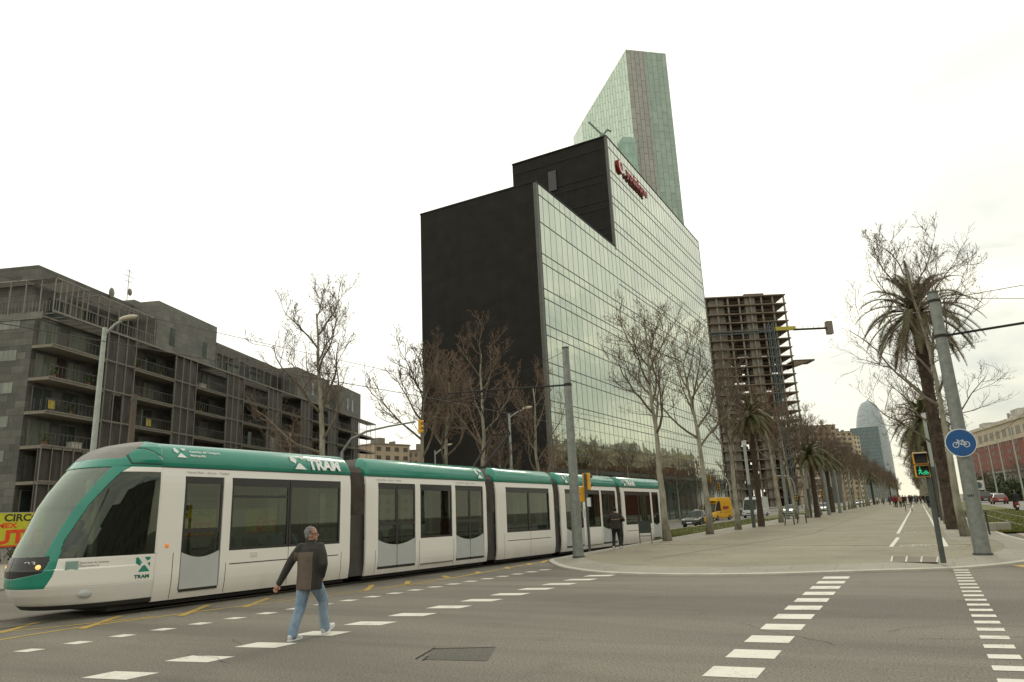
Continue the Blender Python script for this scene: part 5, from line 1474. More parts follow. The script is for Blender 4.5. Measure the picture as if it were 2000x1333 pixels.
# right row
place(pE, onp(1886, 1048), .2, 1.0, 'large bare plane tree with pale mottled trunk beside the bicycle sign post', 'tree', GT_)
place(kA, onp(1866, 1034), 2.2, (HT(1802, 612, onp(1866, 1034))-PZ)/8.6, 'tallest dark palm rising inside the bare crown on the right', 'palm tree', GT_)
place(pB, onp(1852, 1024), 3.6, .9, 'bare plane tree directly behind the tallest palm on the right', 'tree', GT_)
place(kB, onp(1838, 1011), 1.4, 1.02, 'second palm of the right row, lower than the tallest palm', 'palm tree', GT_)
# regular rows further along
kinds_l = [pC, pD, kB, pA, pC, pD, pG0, pB, pC, pD, pA]; i = 0; y = 83.0; rr = random.Random(5)
while y < 420:
    x = -9.3+.9*min(1, (y-80)/150)
    kd = kinds_l[i % len(kinds_l)]; pl = kd in (kA, kB)
    lab = ('%s %s of the far left row counted from the metal chairs' % (ORD[i], 'palm' if pl else 'bare plane tree')) if i < 7 else ('distant palm in the far left row' if pl else 'distant bare plane tree in the far left row')
    place(kd, (x+rr.uniform(-.2, .2), y, PZ), rr.uniform(0, 6), rr.uniform(.82, .98), lab if i >= 7 else lab, 'palm tree' if pl else 'tree', ('distant palms of the left row' if pl else 'distant bare trees of the left row') if i >= 7 else GT_)
    y += 6.9 if y < 160 else 10; i += 1
kinds_r = [pD, pC, kB, pB, pD, pG0, pA, pC, pD]; i = 0; y = 64.0
while y < 420:
    kd = kinds_r[i % len(kinds_r)]; pl = kd in (kA, kB)
    lab = ('%s %s beyond the second palm of the right row' % (ORD[i], 'palm' if pl else 'bare plane tree')) if i < 6 else ('distant palm in the far right row' if pl else 'distant bare plane tree in the far right row')
    place(kd, (1.35+rr.uniform(-.2, .2), y, PZ), rr.uniform(0, 6), rr.uniform(.82, 1.0), lab, 'palm tree' if pl else 'tree', ('distant palms of the right row' if pl else 'distant bare trees of the right row') if i >= 6 else GT_)
    y += 7 if y < 160 else 10; i += 1
# trees behind the tram, along the far side of the crossing
pF = planetree('plane_tree', 14, 13.6, 3.5, 4.2, .95, 1.0, r0=.2, lean=(-.4, 0))
pG = planetree('plane_tree', 15, 12.5, 3.8, 3.4, .80, 1.05, mt=M_TWIGR, r0=.17)
def behind(px, top, dep, root, rz, lab, hnat):
    b0 = DEP(px, 950, dep); base = Vector((b0.x, b0.y, -.25)); h = HT(px, top, base)+.25
    d = ray(px-0, top)
    place(root, base, rz, h/hnat, lab, 'tree')
behind(632, 530, 46, pF, .5, 'tall bare plane tree rising behind the tram in front of the stone apartments', 12.9)
behind(812, 660, 52, pC, 1.5, 'slender bare tree behind the tram at the left edge of the black office', 11.2)
behind(938, 625, 47, pG, .2, 'reddish bare tree with long twigs in front of the black office wall', 12.0)
behind(1050, 700, 50, pG, 2.4, 'shorter reddish bare tree near the corner of the black office', 12.0)
behind(868, 690, 56, pD, 4.4, 'dim reddish bare tree against the left part of the black wall', 11.0)
behind(565, 800, 50, pG, 3.0, 'low spreading reddish tree against the stone apartments', 12.0)
# trees of the far pavements
i = 0; y = 50
while y < 300:
    lab = ('%s pavement tree in front of the mirrored office' % ORD[i]) if y < 120 else 'distant bare tree on the far left pavement'
    place([pC, pD, pA][i % 3], (-28.6, y, -.14), rr.uniform(0, 6), rr.uniform(.66, .82), lab, 'tree', 'bare trees on the far left pavement')
    y += 9.5 if y < 120 else 13; i += 1
i = 0; y = 130
while y < 300:
    place([pD, pC, pB][i % 3], (20.3, y, .12), rr.uniform(0, 6), rr.uniform(.6, .75), 'distant bare tree on the far right pavement' , 'tree', 'bare trees on the far right pavement')
    y += 14; i += 1
# hedge and shrubs below the red block
M_HEDGE = mat('hedge_leaves', (.03, .045, .015), rough=.8, scale=3, col2=(.07, .085, .03))
def shrub(c, rx, ry, rz_, n, lab, cat='hedge', mt=None):
    r = random.Random(int(c[0]*10)); root = empty('hedge' if cat == 'hedge' else 'shrub', c, 0, lab, cat)
    b = MB()
    for k in range(n):
        a = r.uniform(0, 2*PI); e = r.uniform(-.2, 1); s = r.uniform(.6, 1.05)+.12*math.sin(a*5)
        p = Vector((rx*math.cos(a)*math.sqrt(max(0, 1-e*e*.8))*s, ry*math.sin(a)*math.sqrt(max(0, 1-e*e*.8))*s, rz_*max(.02, e)*s))
        v1 = Vector((r.uniform(-1, 1), r.uniform(-1, 1), r.uniform(-1, 1))).normalized()*r.uniform(.15, .35); v2 = v1.orthogonal().normalized()*v1.length*.7
        b.add([p-v1, p-v2, p+v1, p+v2], [(0, 1, 2, 3)])
    b.build('foliage', mt or M_HEDGE, root, fix=False)
    b = MB(); b.tube([(0, 0, 0), (.1, 0, rz_*.6)], .12, 6); b.build('stem', M_LIMB, root)
for (px, dep, hw, top, lab) in [(1935, 175, 5.5, 925, 'tall dense green hedge below the red brick block'), (1972, 160, 4.5, 938, 'green shrub right of the hedge below the red block'), (1998, 120, 3.2, 932, 'dark green bush at the right edge behind the traffic')]:
    b0 = DEP(px, 955, dep); base = Vector((b0.x, b0.y, 0)); h = HT(px, top, base); shrub(base, hw, 2.5, h, 2600, lab)
# ================================================================== POLES, SIGNALS, WIRES
def polefrom(base_px, top_px, z=PZ, dep=None):
    b0 = G(*base_px, z); t = HT(*top_px, b0); return b0, t
# big catenary mast right of centre with bicycle sign
def catpole(name, base, top, r0, r1, label, lean=0, group=None):
    R_ = empty(name, base, 0, label, 'catenary pole', group)
    b = MB(); h = top-base.z
    b.tube([(0, 0, 0), (0, 0, h)], [r0, r1], 20); b.build('mast', M_STEEL, R_, smooth=False)
    b = MB(); b.tube([(0, 0, h), (0, 0, h+.06)], r1*1.08, 16); b.tube([(0, 0, .0), (0, 0, .05)], r0*1.15, 16); b.build('cap', M_STEELD, R_)
    return R_, h
bR, tR = polefrom((1920, 1084), (1826, 574)); 
PRt, hR = catpole('catenary_pole', bR, tR, .20, .135, 'thick grey catenary pole with the round bicycle sign at right')
armz = HT(1846, 656, bR)-bR.z
b = MB(); b.tube([(0, 0, armz), (5.2, .35, armz+.22)], .035, 8); b.tube([(0, 0, armz-.04), (0, 0, armz+.04)], .165, 16); b.tube([(.1, 0, hR-.15), (4.6, .3, armz+.32)], .008, 4)
b.build('bracket_arm', M_UNDER, PRt)
b = MB(); b.tube([(0, 0, hR-.25), (0, 0, hR-.18)], .155, 16); b.build('clamp', M_UNDER, PRt)
# bicycle sign disc, facing the camera side (towards -Y)
M_BLUE = mat('sign_blue', (.010, .085, .26), rough=.35, var=.06); M_SW = mat('sign_white_paint', (.70, .72, .72), rough=.4, var=.04)
sp_ = DEP(1881, 866, 23.0); zs_ = HT(1881, 866, bR)
SG = empty('bicycle_sign', (bR.x-.03, bR.y-.24, zs_), rad(12), 'round blue cycle track sign clamped to the thick grey pole', 'road sign')
b = MB(); b.tube([(0, 0, 0), (0, -.02, 0)], .375, 40); b.build('rim', M_SW, SG)
b = MB(); b.tube([(0, -.018, 0), (0, -.028, 0)], .352, 40); b.build('disc', M_BLUE, SG)
b = MB(); bikeshape(b, lambda a, c: (a*.23, -.032, c*.23-.05), lw=.075); b.build('bicycle_symbol', M_SW, SG, fix=False)
b = MB(); b.box(-.05, .05, 0, .16, -.2, -.16); b.box(-.05, .05, 0, .16, .16, .2); b.build('bracket', M_STEELD, SG)
# graffiti mark on the pole
b = MB(); zz = HT(1905, 965, bR)-bR.z
for k in range(3):
    for s_ in ((-.06, 0, -.03, -.07), (-.03, -.07, 0, 0)):
        x0 = -.05+k*.05; b.tube([(x0+s_[0], -.19, zz+s_[1]), (x0+s_[2], -.19, zz+s_[3])], .006, 4)
b.build('graffiti_mark', M_UNDER, PRt)
# left catenary pole
bL, tL = polefrom((1130, 1089), (1112, 681))
PLt, hL = catpole('catenary_pole', bL, tL, .19, .125, 'grey catenary pole standing in front of the tram at the paving corner')
az = HT(1112, 752, bL)-bL.z
b = MB(); b.tube([(0, 0, az), (-2.4, -.3, az+.10), (-4.9, -.6, az+.2)], [.035, .03, .026], 8); b.tube([(0, 0, az-.05), (0, 0, az+.05)], .15, 16)
b.tube([(-.05, 0, hL-.1), (-3.2, -.4, az+.14)], .008, 4)
b.build('bracket_arm', M_UNDER, PLt)
b = MB(); b.tube([(-3.6, -.45, az+.05), (-5.4, -.7, az-.05)], .018, 6); b.tube([(-3.6, -.45, az+.12), (-3.8, -.5, az-.12), (-5.0, -.7, az-.2)], .016, 6); b.tube([(-3.5, -.42, az+.1), (-3.3, -.4, az+.24)], .045, 6)
b.build('registration_arm', M_UNDER, PLt)
# contact wires
def wire(name, pts, label, r=.009, cat='overhead wire', group=None):
    b = MB(); b.tube(pts, r, 5); o = b.build(name, M_WIRE); tag(o, label, cat, group); return o
zw = PZ+az-.1
wx = bL.x-5.0
wire('overhead_wire', [(wx-3.2, -6, zw+.3), (wx-1.2, 8, zw+.1), (wx, 22, zw), (wx-.2, 60, zw), (wx, 110, zw)], 'contact wire running above the tram track', .012)
w0 = DEP(-60, 520, 26); w1 = DEP(560, 681, 40)
wire('overhead_wire', [w0, DEP(120, 574, 29), DEP(300, 622, 33), w1, (wx-.4, 62, zw+1.2)], 'sagging suspension wire crossing the stone apartments at upper left', .014)
r0_ = DEP(1846, 656, 24)
wire('overhead_wire', [(bR.x+4.3, 10, PZ+armz-.2), (bR.x+4.2, 22.6, PZ+armz-.3), (bR.x+3.9, 51, PZ+armz-.7), (bR.x+3.7, 110, 6.2), (bR.x+3.7, 300, 6.2)], 'contact wire above the right hand turf track', .012)
wire('overhead_wire', [(bR.x+.15, bR.y, bR.z+hR-.2), (bR.x+9, 26, 8.0)], 'thin stay wire from the top of the right pole', .01)
# street lamps of the promenade (column lights) and other masts
def lampcol(base, h, label, group=None):
    R_ = empty('lamp_column', base, 0, label, 'lamp post', group)
    b = MB(); b.tube([(0, 0, 0), (0, 0, h*.52)], .115, 12); b.build('lower_shaft', M_STEELD, R_)
    b = MB(); b.tube([(0, 0, h*.52), (0, 0, h)], .10, 12); b.build('upper_shaft', M_STEELL, R_)
    b = MB(); b.box(-.13, .13, -.13, .13, h, h+.30); b.tube([(0, 0, h+.3), (0, 0, h+.34)], .16, 12); b.build('lamp_head', mat('lamp_white', (.65, .67, .66), rough=.4) if 'lamp_white' not in bpy.data.materials else bpy.data.materials['lamp_white'], R_)
    return R_
g_ = 'column lights along the promenade'
bb = onp(1473, 1031); lampcol(bb, HT(1455, 862, bb)-PZ-.3, 'pale two tone lamp column left of the dark palm', g_)
bb = onp(1585, 1011); lampcol(bb, HT(1573, 898, bb)-PZ-.3, 'second lamp column, left of the bushy palm', g_)
for k, y in enumerate((100, 128, 160)): lampcol(Vector((-9.4+.2*k, y, PZ)), 6, '%s lamp column beyond the bushy palm on the left' % ORD[k], g_)
bb = onp(1829, 1013); lampcol(Vector((1.1, 52, PZ)), 6.3, 'lamp column behind the pedestrian signal on the right row', g_)
lampcol(Vector((1.1, 80, PZ)), 6.2, 'farther lamp column of the right row', g_)
for (bp, tp, lab) in [((1540, 1014), (1526, 862), 'plain grey catenary mast behind the metal chairs'), ((1620, 1006), (1612, 915), 'slender grey mast right of the bushy palm'), ((1641, 1002), (1628, 918), 'grey mast at the far end of the turf strip')]:
    bb = onp(*bp); catpole('catenary_pole', bb, HT(*tp, bb), .17, .12, lab, group='catenary masts')
for y, lab in ((46, 'grey catenary mast behind the tall palm on the right'), (74, 'distant grey catenary mast on the right row')):
    catpole('catenary_pole', Vector((1.3, y, PZ)), 8.4, .17, .12, lab, group='catenary masts')
# street lamp far left
def streetlamp(base, top, headdir, label, hl=2.6, pr=.13, hr=.62):
    R_ = empty('street_lamp', base, 0, label, 'street lamp')
    h = top-base.z; d = Vector(headdir).normalized()
    b = MB(); b.tube([(0, 0, 0), (0, 0, h)], [pr*1.2, pr*.75], 12); b.build('post', M_STEELL, R_)
    b = MB(); b.tube([(0, 0, h-.35), tuple(d*hl*.5+Vector((0, 0, h+.12))), tuple(d*hl*.82+Vector((0, 0, h+.28)))], .055, 8); b.build('arm', M_STEELL, R_)
    b = MB(); c = d*(hl*.82+hr*.7)+Vector((0, 0, h+.42)); Rm = Matrix.Rotation(math.atan2(d.y, d.x), 3, 'Z') @ Matrix.Rotation(-.16, 3, 'Y')
    b.ball(c, hr, hr*.36, hr*.27, 14, 8, R=Rm); b.build('lamp_head', mat('lamp_head_cream', (.55, .50, .38), rough=.4), R_, smooth=True)
    b = MB(); b.ball(c-Vector((0, 0, hr*.15)), hr*.68, hr*.26, hr*.2, 12, 6, R=Rm); b.build('lamp_glass', mat('lamp_bowl', (.22, .2, .15), rough=.2), R_, smooth=True)
b0 = DEP(181, 890, 30); streetlamp(Vector((b0.x, b0.y, -.05)), HT(199, 640, Vector((b0.x, b0.y, 0))), (RR.x, RR.y, 0), 'pale street lamp with a cream head in front of the stone apartments', .85, .12, .42)
b0 = DEP(998, 900, 58); streetlamp(Vector((b0.x, b0.y, -.2)), HT(996, 808, Vector((b0.x, b0.y, 0))), (RR.x, RR.y, 0), 'street lamp with a white head in front of the black office wall', 1.5, .12, .45)
b0 = DEP(850, 905, 60); streetlamp(Vector((b0.x, b0.y, -.2)), HT(850, 880, Vector((b0.x, b0.y, 0))), (RR.x, RR.y, 0), 'small lamp showing just above the tram left of the black wall', 1.2, .06, .3)
b0 = DEP(253, 880, 31); R_ = empty('wooden_post', (b0.x, b0.y, 0), 0, 'rough brown wooden post above the tram front', 'post')
b = MB(); hh = HT(257, 771, Vector((b0.x, b0.y, 0)))
b.tube([(0, 0, 0), (.02, 0, hh*.5), (0, .02, hh)], [.16, .14, .12], 9); b.build('shaft', mat('old_wood', (.10, .075, .06), rough=.9, scale=4, col2=(.16, .12, .095), stretch=(1, 1, .15)), R_)
b = MB(); b.tube([(0, 0, hh-.3), (0, 0, hh-.2)], .135, 9); b.build('band', M_STEELD, R_)
# traffic signals
def sighead(parent, c, yaw, front=True, n=3, s=1.0, lit=None):
    hd_ = empty('signal_head', c, yaw); hd_.parent = parent
    b = MB()
    for k in range(n):
        z = (n/2-k-.5)*.36*s; b.box(-.15*s, .15*s, -.09*s, .11*s, z-.172*s, z+.172*s)
    b.build('housing', M_SIGY, hd_, bevel=.02)
    b = MB()
    for k in range(n):
        z = (n/2-k-.5)*.36*s
        R1_ = []
        for i, yy in enumerate((-.09, -.30)):
            R1_.append([(.125*s*math.cos(a), yy*s*(1 if math.sin(a) > -.2 else .55), z+.125*s*math.sin(a)) for a in [2*PI*t/16 for t in range(16)]])
        b.rings(R1_, cap=False)
    b.build('visor', M_SIGY if not front else M_BLACK, hd_)
    b = MB()
    for k in range(n):
        z = (n/2-k-.5)*.36*s; b.tube([(0, -.095*s, z), (0, -.10*s, z)], .115*s, 16)
    b.build('lens', M_BLACK, hd_)
    return hd_
# overhead arm signal behind the tram
b0 = DEP(668, 900, 42); base = Vector((b0.x, b0.y, -.1)); R_ = empty('traffic_signal', base, 0, 'yellow traffic signal hanging from a curved grey mast arm behind the tram', 'traffic light')
pt = [DEP(x, y, 42) - base for x, y in ((664, 1000), (668, 884), (686, 858), (716, 843), (760, 833), (812, 824))]
b = MB(); b.tube([(pt[1].x, pt[1].y, 0)]+pt[1:], [.10, .09, .075, .065, .055, .05], 10); b.build('mast_arm', M_STEEL, R_)
e = DEP(820, 834, 42)-base; sighead(R_, e, rad(118), False, 3, .78)
# signal with back plates at the paving corner
base = onp(1152, 1077); R_ = empty('traffic_signal', base, 0, 'dark post with two yellow signal heads seen from behind next to the tram door', 'traffic light')
h = HT(1146, 925, base)-PZ
b = MB(); b.tube([(0, 0, 0), (0, 0, h)], .055, 10); b.build('post', M_STEELD, R_)
sighead(R_, Vector((.0, .16, h-.32)), rad(170), True, 2, .95); sighead(R_, Vector((-.22, .12, h-.82)), rad(215), True, 2, .85)
b = MB(); z = HT(1155, 981, base)-PZ; b.box(.03, .25, -.10, -.07, z-.2, z+.2); b.build('sign_plate', M_STEELD, R_)
b = MB(); b.box(.06, .22, -.105, -.1, z-.17, z+.17); b.build('notice', M_SW, R_)
b = MB(); z = HT(1138, 1000, base)-PZ; b.box(-.16, -.13, -.08, .1, z-.22, z+.1); b.build('notice', M_SW, R_)
# pedestrian and cycle signal
base = onp(1843, 1100); h = HT(1812, 925, base)-PZ
R_ = empty('pedestrian_signal', base, 0, 'slim dark post with a yellow rimmed pedestrian signal showing green', 'traffic light')
top = HT(1806, 885, base)-PZ
b = MB(); b.tube([(0, 0, 0), (0, 0, top)], [.062, .055], 12); b.build('post', M_STEELD, R_)
hd_ = empty('signal_head', (-.10, -.15, top-.28), rad(8)); hd_.parent = R_
b = MB()
for k in (0, 1): b.box(-.155, .155, -.08, .10, .01-k*.31, .295-k*.31)
b.build('housing', M_SIGY, hd_, bevel=.02)
b = MB()
for k in (0, 1): b.box(-.135, .135, -.085, -.078, .028-k*.31, .278-k*.31)
b.build('lens', M_BLACK, hd_)
b = MB()
for k in (0, 1):
    z1 = .285-k*.31; b.add([(-.145, -.08, z1), (.145, -.08, z1), (.145, -.24, z1-.03), (-.145, -.24, z1-.03), (-.145, -.08, z1-.24), (.145, -.08, z1-.24)], [(0, 1, 2, 3), (0, 3, 4), (1, 5, 2)])
b.build('visor', M_BLACK, hd_, fix=False)
M_GRN = emit('signal_green', (.03, .62, .28), .6)
b = MB()
for ox in (-.06,):
    for p in [((ox, .22), (ox, .15)), ((ox, .15), (ox-.035, .08)), ((ox, .15), (ox+.035, .08)), ((ox, .19), (ox+.035, .15)), ((ox, .19), (ox-.035, .16))]:
        b.tube([(p[0][0], -.09, p[0][1]-.31), (p[1][0], -.09, p[1][1]-.31)], .011, 5)
b.ball((-.06, -.09, -.07), .014)
for cx in (.02, .09):
    for k in range(10): b.tube([(cx+.028*math.cos(k*.628), -.09, -.215+.028*math.sin(k*.628)), (cx+.028*math.cos(k*.628+.628), -.09, -.215+.028*math.sin(k*.628+.628))], .006, 4)
for p in [((.02, -.215), (.045, -.16)), ((.045, -.16), (.09, -.215)), ((.045, -.16), (.075, -.15)), ((.075, -.15), (.09, -.215))]: b.tube([(p[0][0], -.09, p[0][1]), (p[1][0], -.09, p[1][1])], .006, 4)
b.build('lit_symbol', M_GRN, hd_)
# far signals: small orange ones across the left carriageway
for k, (px, py, dp, lab) in enumerate([(1654, 967, 112, 'small orange signal on a thin post beside the turf end'), (1677, 968, 135, 'small orange signal right of the similar one by the turf end'), (1404, 952, 95, 'orange signal above the yellow van'), (1605, 966, 100, 'orange signal behind the bushy palm trunk'), (1556, 973, 105, 'orange signal right of the metal chairs')]):
    c = DEP(px, py, dp); base = Vector((c.x, c.y, -.15 if px < 1640 else PZ)); R_ = empty('traffic_signal', base, 0, lab, 'traffic light')
    b = MB(); b.tube([(0, 0, 0), (0, 0, c.z-base.z+.3)], .06, 8); b.build('post', M_STEELD, R_)
    sighead(R_, Vector((0, -.1, c.z-base.z)), rad(12), True, 3, 1.0)
# curved lamp arms over the left carriageway
for px, dp, lab in ((1428, 95, 'curved mast arm above the left carriageway'), (1556, 110, 'curved mast arm behind the chairs')):
    c = DEP(px, 985, dp); base = Vector((c.x, c.y, -.15)); R_ = empty('mast_arm_signal', base, 0, lab, 'traffic light')
    b = MB(); b.tube([(0, 0, 0), (0, 0, 4.4), (-.25, 0, 5.2), (-.9, 0, 5.7), (-2.4, 0, 5.8)], .07, 8); b.build('mast_arm', M_STEELL, R_); sighead(R_, Vector((-2.5, 0, 5.3)), 0, True, 3, .9)
# furniture
M_CH = mat('furniture_dark_grey', (.045, .043, .038), rough=.5)
def chair(loc, rz, label):
    R_ = empty('metal_chair', loc, rz, label, 'chair', 'metal armchairs on the promenade')
    b = MB()
    for k in range(7): b.box(-.28, .28, -.22+k*.065, -.175+k*.065, .43, .455)
    b.build('seat', M_CH, R_)
    b = MB()
    for k in range(5): b.obox((0, .27+.02*k, .52+.075*k), (1, 0, 0), (0, 1, 0), (0, 0, 1), .28, .01, .028)
    b.build('backrest', M_CH, R_)
    for s in (-1, 1):
        b = MB(); b.tube([(s*.3, -.27, 0), (s*.3, -.24, .6), (s*.3, -.18, .66), (s*.3, .22, .66), (s*.3, .3, .6)], .03, 6); b.build('arm', M_CH, R_)
        b = MB(); b.tube([(s*.3, .34, 0), (s*.3, .26, .45), (s*.3, .38, .88)], .03, 6); b.build('leg', M_CH, R_)
cb = onp(1549, 1026); chair((cb.x-.2, cb.y+.2, PZ), rad(100), 'nearer of the two dark metal armchairs on the left of the promenade')
cb = onp(1563, 1023); chair((cb.x+.1, cb.y+.5, PZ), rad(95), 'farther of the two dark metal armchairs on the left of the promenade')
cb = onp(1775, 999); chair((cb.x, cb.y, PZ), rad(-90), 'lone dark metal armchair in the middle of the promenade before the walkers')
# dark panel on legs next to the tram
base = onp(1262, 1062); R_ = empty('panel_stand', base, rad(8), 'dark rectangular panel on two thin legs beside the last tram section', 'sign stand')
b = MB(); h = HT(1260, 1018, base)-PZ; b.box(-.26, .26, -.012, .012, h*.46, h); b.build('panel', mat('panel_green_grey', (.035, .045, .038), rough=.6), R_)
for s in (-1, 1): b = MB(); b.tube([(s*.27, 0, 0), (s*.27, 0, h)], .018, 6); b.build('leg', M_CH, R_)
b = MB(); b.tube([(-.27, 0, h*.34), (.27, 0, h*.34)], .018, 6); b.build('crossbar', M_CH, R_)
# bin near the mottled plane tree
base = onp(1898, 1046); R_ = empty('barrier_rack', base, 0, 'small dark rail just behind the thick grey pole', 'railing')
b = MB()
for k in range(3): b.tube([(k*.3, 0, 0), (k*.3, 0, .85), (k*.3, .5, .85), (k*.3, .5, 0)], .02, 6)
b.build('hoop', M_CH, R_)
b = MB(); b.tube([(0, .25, .85), (.6, .25, .85)], .015, 6); b.build('top_rail', M_CH, R_)
# low stone block and poster stand at far right
base = G(1948, 1037, .05); b = MB(); b.box(-.5, .5, -.3, .3, 0, .35); o = b.build('stone_block', M_RING, bevel=.04, loc=base); tag(o, 'low pale stone block at the near end of the right turf', 'block')
base = DEP(1914, 975, 165); R_ = empty('notice_board', (base.x, base.y, 0), 0, 'white notice board with a grey round emblem by the right carriageway', 'notice board')
c = DEP(1915, 948, 165)
b = MB(); b.box(-1.3, 1.3, -.1, .1, c.z-1.1, c.z+1.1); b.build('board', M_SWH, R_)
b = MB(); b.tube([(.2, -.12, c.z), (.2, -.14, c.z)], .75, 20); b.build('round_emblem', M_CG, R_)
for s in (-1, 1): b = MB(); b.tube([(s*.9, 0, 0), (s*.9, 0, c.z-1)], .07, 8); b.build('leg', M_CH, R_)
# tall lamp masts in front of the red block
for k, (px, tp, bp, dp) in enumerate([(1910, 885, 948, 170), (1929, 868, 955, 150), (1948, 860, 930, 140), (1972, 835, 955, 120)]):
    t_ = DEP(px-0, tp, dp); R_ = empty('street_mast', (t_.x, t_.y, 0), 0, ('leftmost', 'second', 'third', 'tallest, rightmost')[k]+' pale mast in front of the red brick block', 'street lamp', 'pale masts in front of the red block')
    b = MB(); b.tube([(0, 0, 0), (0, 0, t_.z)], [.16, .09], 8); b.build('post', M_STEELL, R_)
    b = MB(); b.tube([(0, 0, t_.z-.2), (-1.0, 0, t_.z+.1)], .05, 6); b.box(-1.5, -.9, -.12, .12, t_.z+.05, t_.z+.2); b.build('lamp_arm', M_STEELL, R_)
# ================================================================== PEOPLE
M_SKIN = mat('skin', (.40, .215, .145), rough=.55, var=.08, scale=8)
M_HAIRG = mat('hair_grey', (.20, .20, .195), rough=.7, var=.35, scale=30)
M_HAIRD = mat('hair_dark', (.02, .016, .013), rough=.7)
M_SHOEW = mat('trainer_white', (.55, .55, .55), rough=.5, var=.12, scale=14)
M_SHOED = mat('shoe_dark', (.03, .028, .025), rough=.6)
M_JEAN = mat('faded_denim', (.13, .20, .29), rough=.9, scale=5, col2=(.30, .38, .46), bump=1, bscale=14, stretch=(1, 1, .5))
def jacketmat():
    m, Nn, Ln, b = nt('two_tone_jacket'); tcn = Nn.new('ShaderNodeTexCoord'); sp = Nn.new('ShaderNodeSeparateXYZ'); Ln.new(tcn.outputs['Object'], sp.inputs[0])
    T = m.node_tree
    a = math_node('ABSOLUTE', math_node('ADD', sp.outputs[0], .035, tree=T), tree=T)
    w_ = math_node('LESS_THAN', a, .175, tree=T); z1 = math_node('LESS_THAN', sp.outputs[2], 1.32, tree=T)
    f = math_node('MULTIPLY', w_, z1, tree=T)
    n = Nn.new('ShaderNodeTexNoise'); n.inputs['Scale'].default_value = 9; n.inputs['Detail'].default_value = 6; Ln.new(tcn.outputs['Object'], n.inputs[0])
    mx = Nn.new('ShaderNodeMix'); mx.data_type = 'RGBA'; Ln.new(f, mx.inputs[0]); mx.inputs[6].default_value = (.028, .025, .020, 1); mx.inputs[7].default_value = (.115, .085, .066, 1)
    s = math_node('MULTIPLY_ADD', n.outputs[0], .5, .75, tree=T)
    mu = Nn.new('ShaderNodeVectorMath'); mu.operation = 'SCALE'; Ln.new(mx.outputs[2], mu.inputs[0]); Ln.new(s, mu.inputs['Scale']); Ln.new(mu.outputs[0], b.inputs['Base Color'])
    b.inputs['Roughness'].default_value = .8
    mpn = Nn.new('ShaderNodeMapping'); mpn.inputs['Scale'].default_value = (1.6, 1.6, .9); Ln.new(tcn.outputs['Object'], mpn.inputs[0])
    n2 = Nn.new('ShaderNodeTexNoise'); n2.inputs['Scale'].default_value = 6; n2.inputs['Detail'].default_value = 3; Ln.new(mpn.outputs[0], n2.inputs[0])
    bp = Nn.new('ShaderNodeBump'); bp.inputs['Strength'].default_value = .6; bp.inputs['Distance'].default_value = .03; Ln.new(n2.outputs[0], bp.inputs['Height']); Ln.new(bp.outputs[0], b.inputs['Normal'])
    return m
def cloth(name, c):
    if name in bpy.data.materials: return bpy.data.materials[name]
    return mat(name, c, rough=.85, var=.2, scale=6)
def ik(a, c, l1, l2, bend):
    a, c, bend = Vector(a), Vector(c), Vector(bend); d = c-a; D = min(d.length, (l1+l2)*.999); u = d.normalized()
    x = (l1*l1-l2*l2+D*D)/(2*D); h = math.sqrt(max(0, l1*l1-x*x)); n = (bend-u*bend.dot(u)).normalized()
    return a+u*x+n*h
def chain(b, pts, rs, n=12, sub=4):
    pts = [Vector(p) for p in pts]; P = []; R_ = []
    for i in range(len(pts)-1):
        for k in range(sub):
            t = k/sub; P.append(pts[i].lerp(pts[i+1], t)); R_.append(rs[i]+(rs[i+1]-rs[i])*t)
    P.append(pts[-1]); R_.append(rs[-1]); b.tube(P, R_, n)
    for p, r in zip(pts, rs): b.ball(p, r, nu=12, nv=8)
def ell(b, rings_, n=20, rot=None):       # rings: (z,cx,cy,rx,ry)
    R_ = []
    for (z, cx, cy, rx, ry) in rings_: R_.append([(cx+rx*math.cos(2*PI*k/n), cy+ry*math.sin(2*PI*k/n), z) for k in range(n)])
    b.rings(R_)
def remesh(o, vox, smooth=2):
    m_ = o.modifiers.new('remesh', 'REMESH'); m_.mode = 'VOXEL'; m_.voxel_size = vox; m_.use_smooth_shade = True
    if smooth:
        s = o.modifiers.new('smooth', 'SMOOTH'); s.factor = .6; s.iterations = smooth
    return o
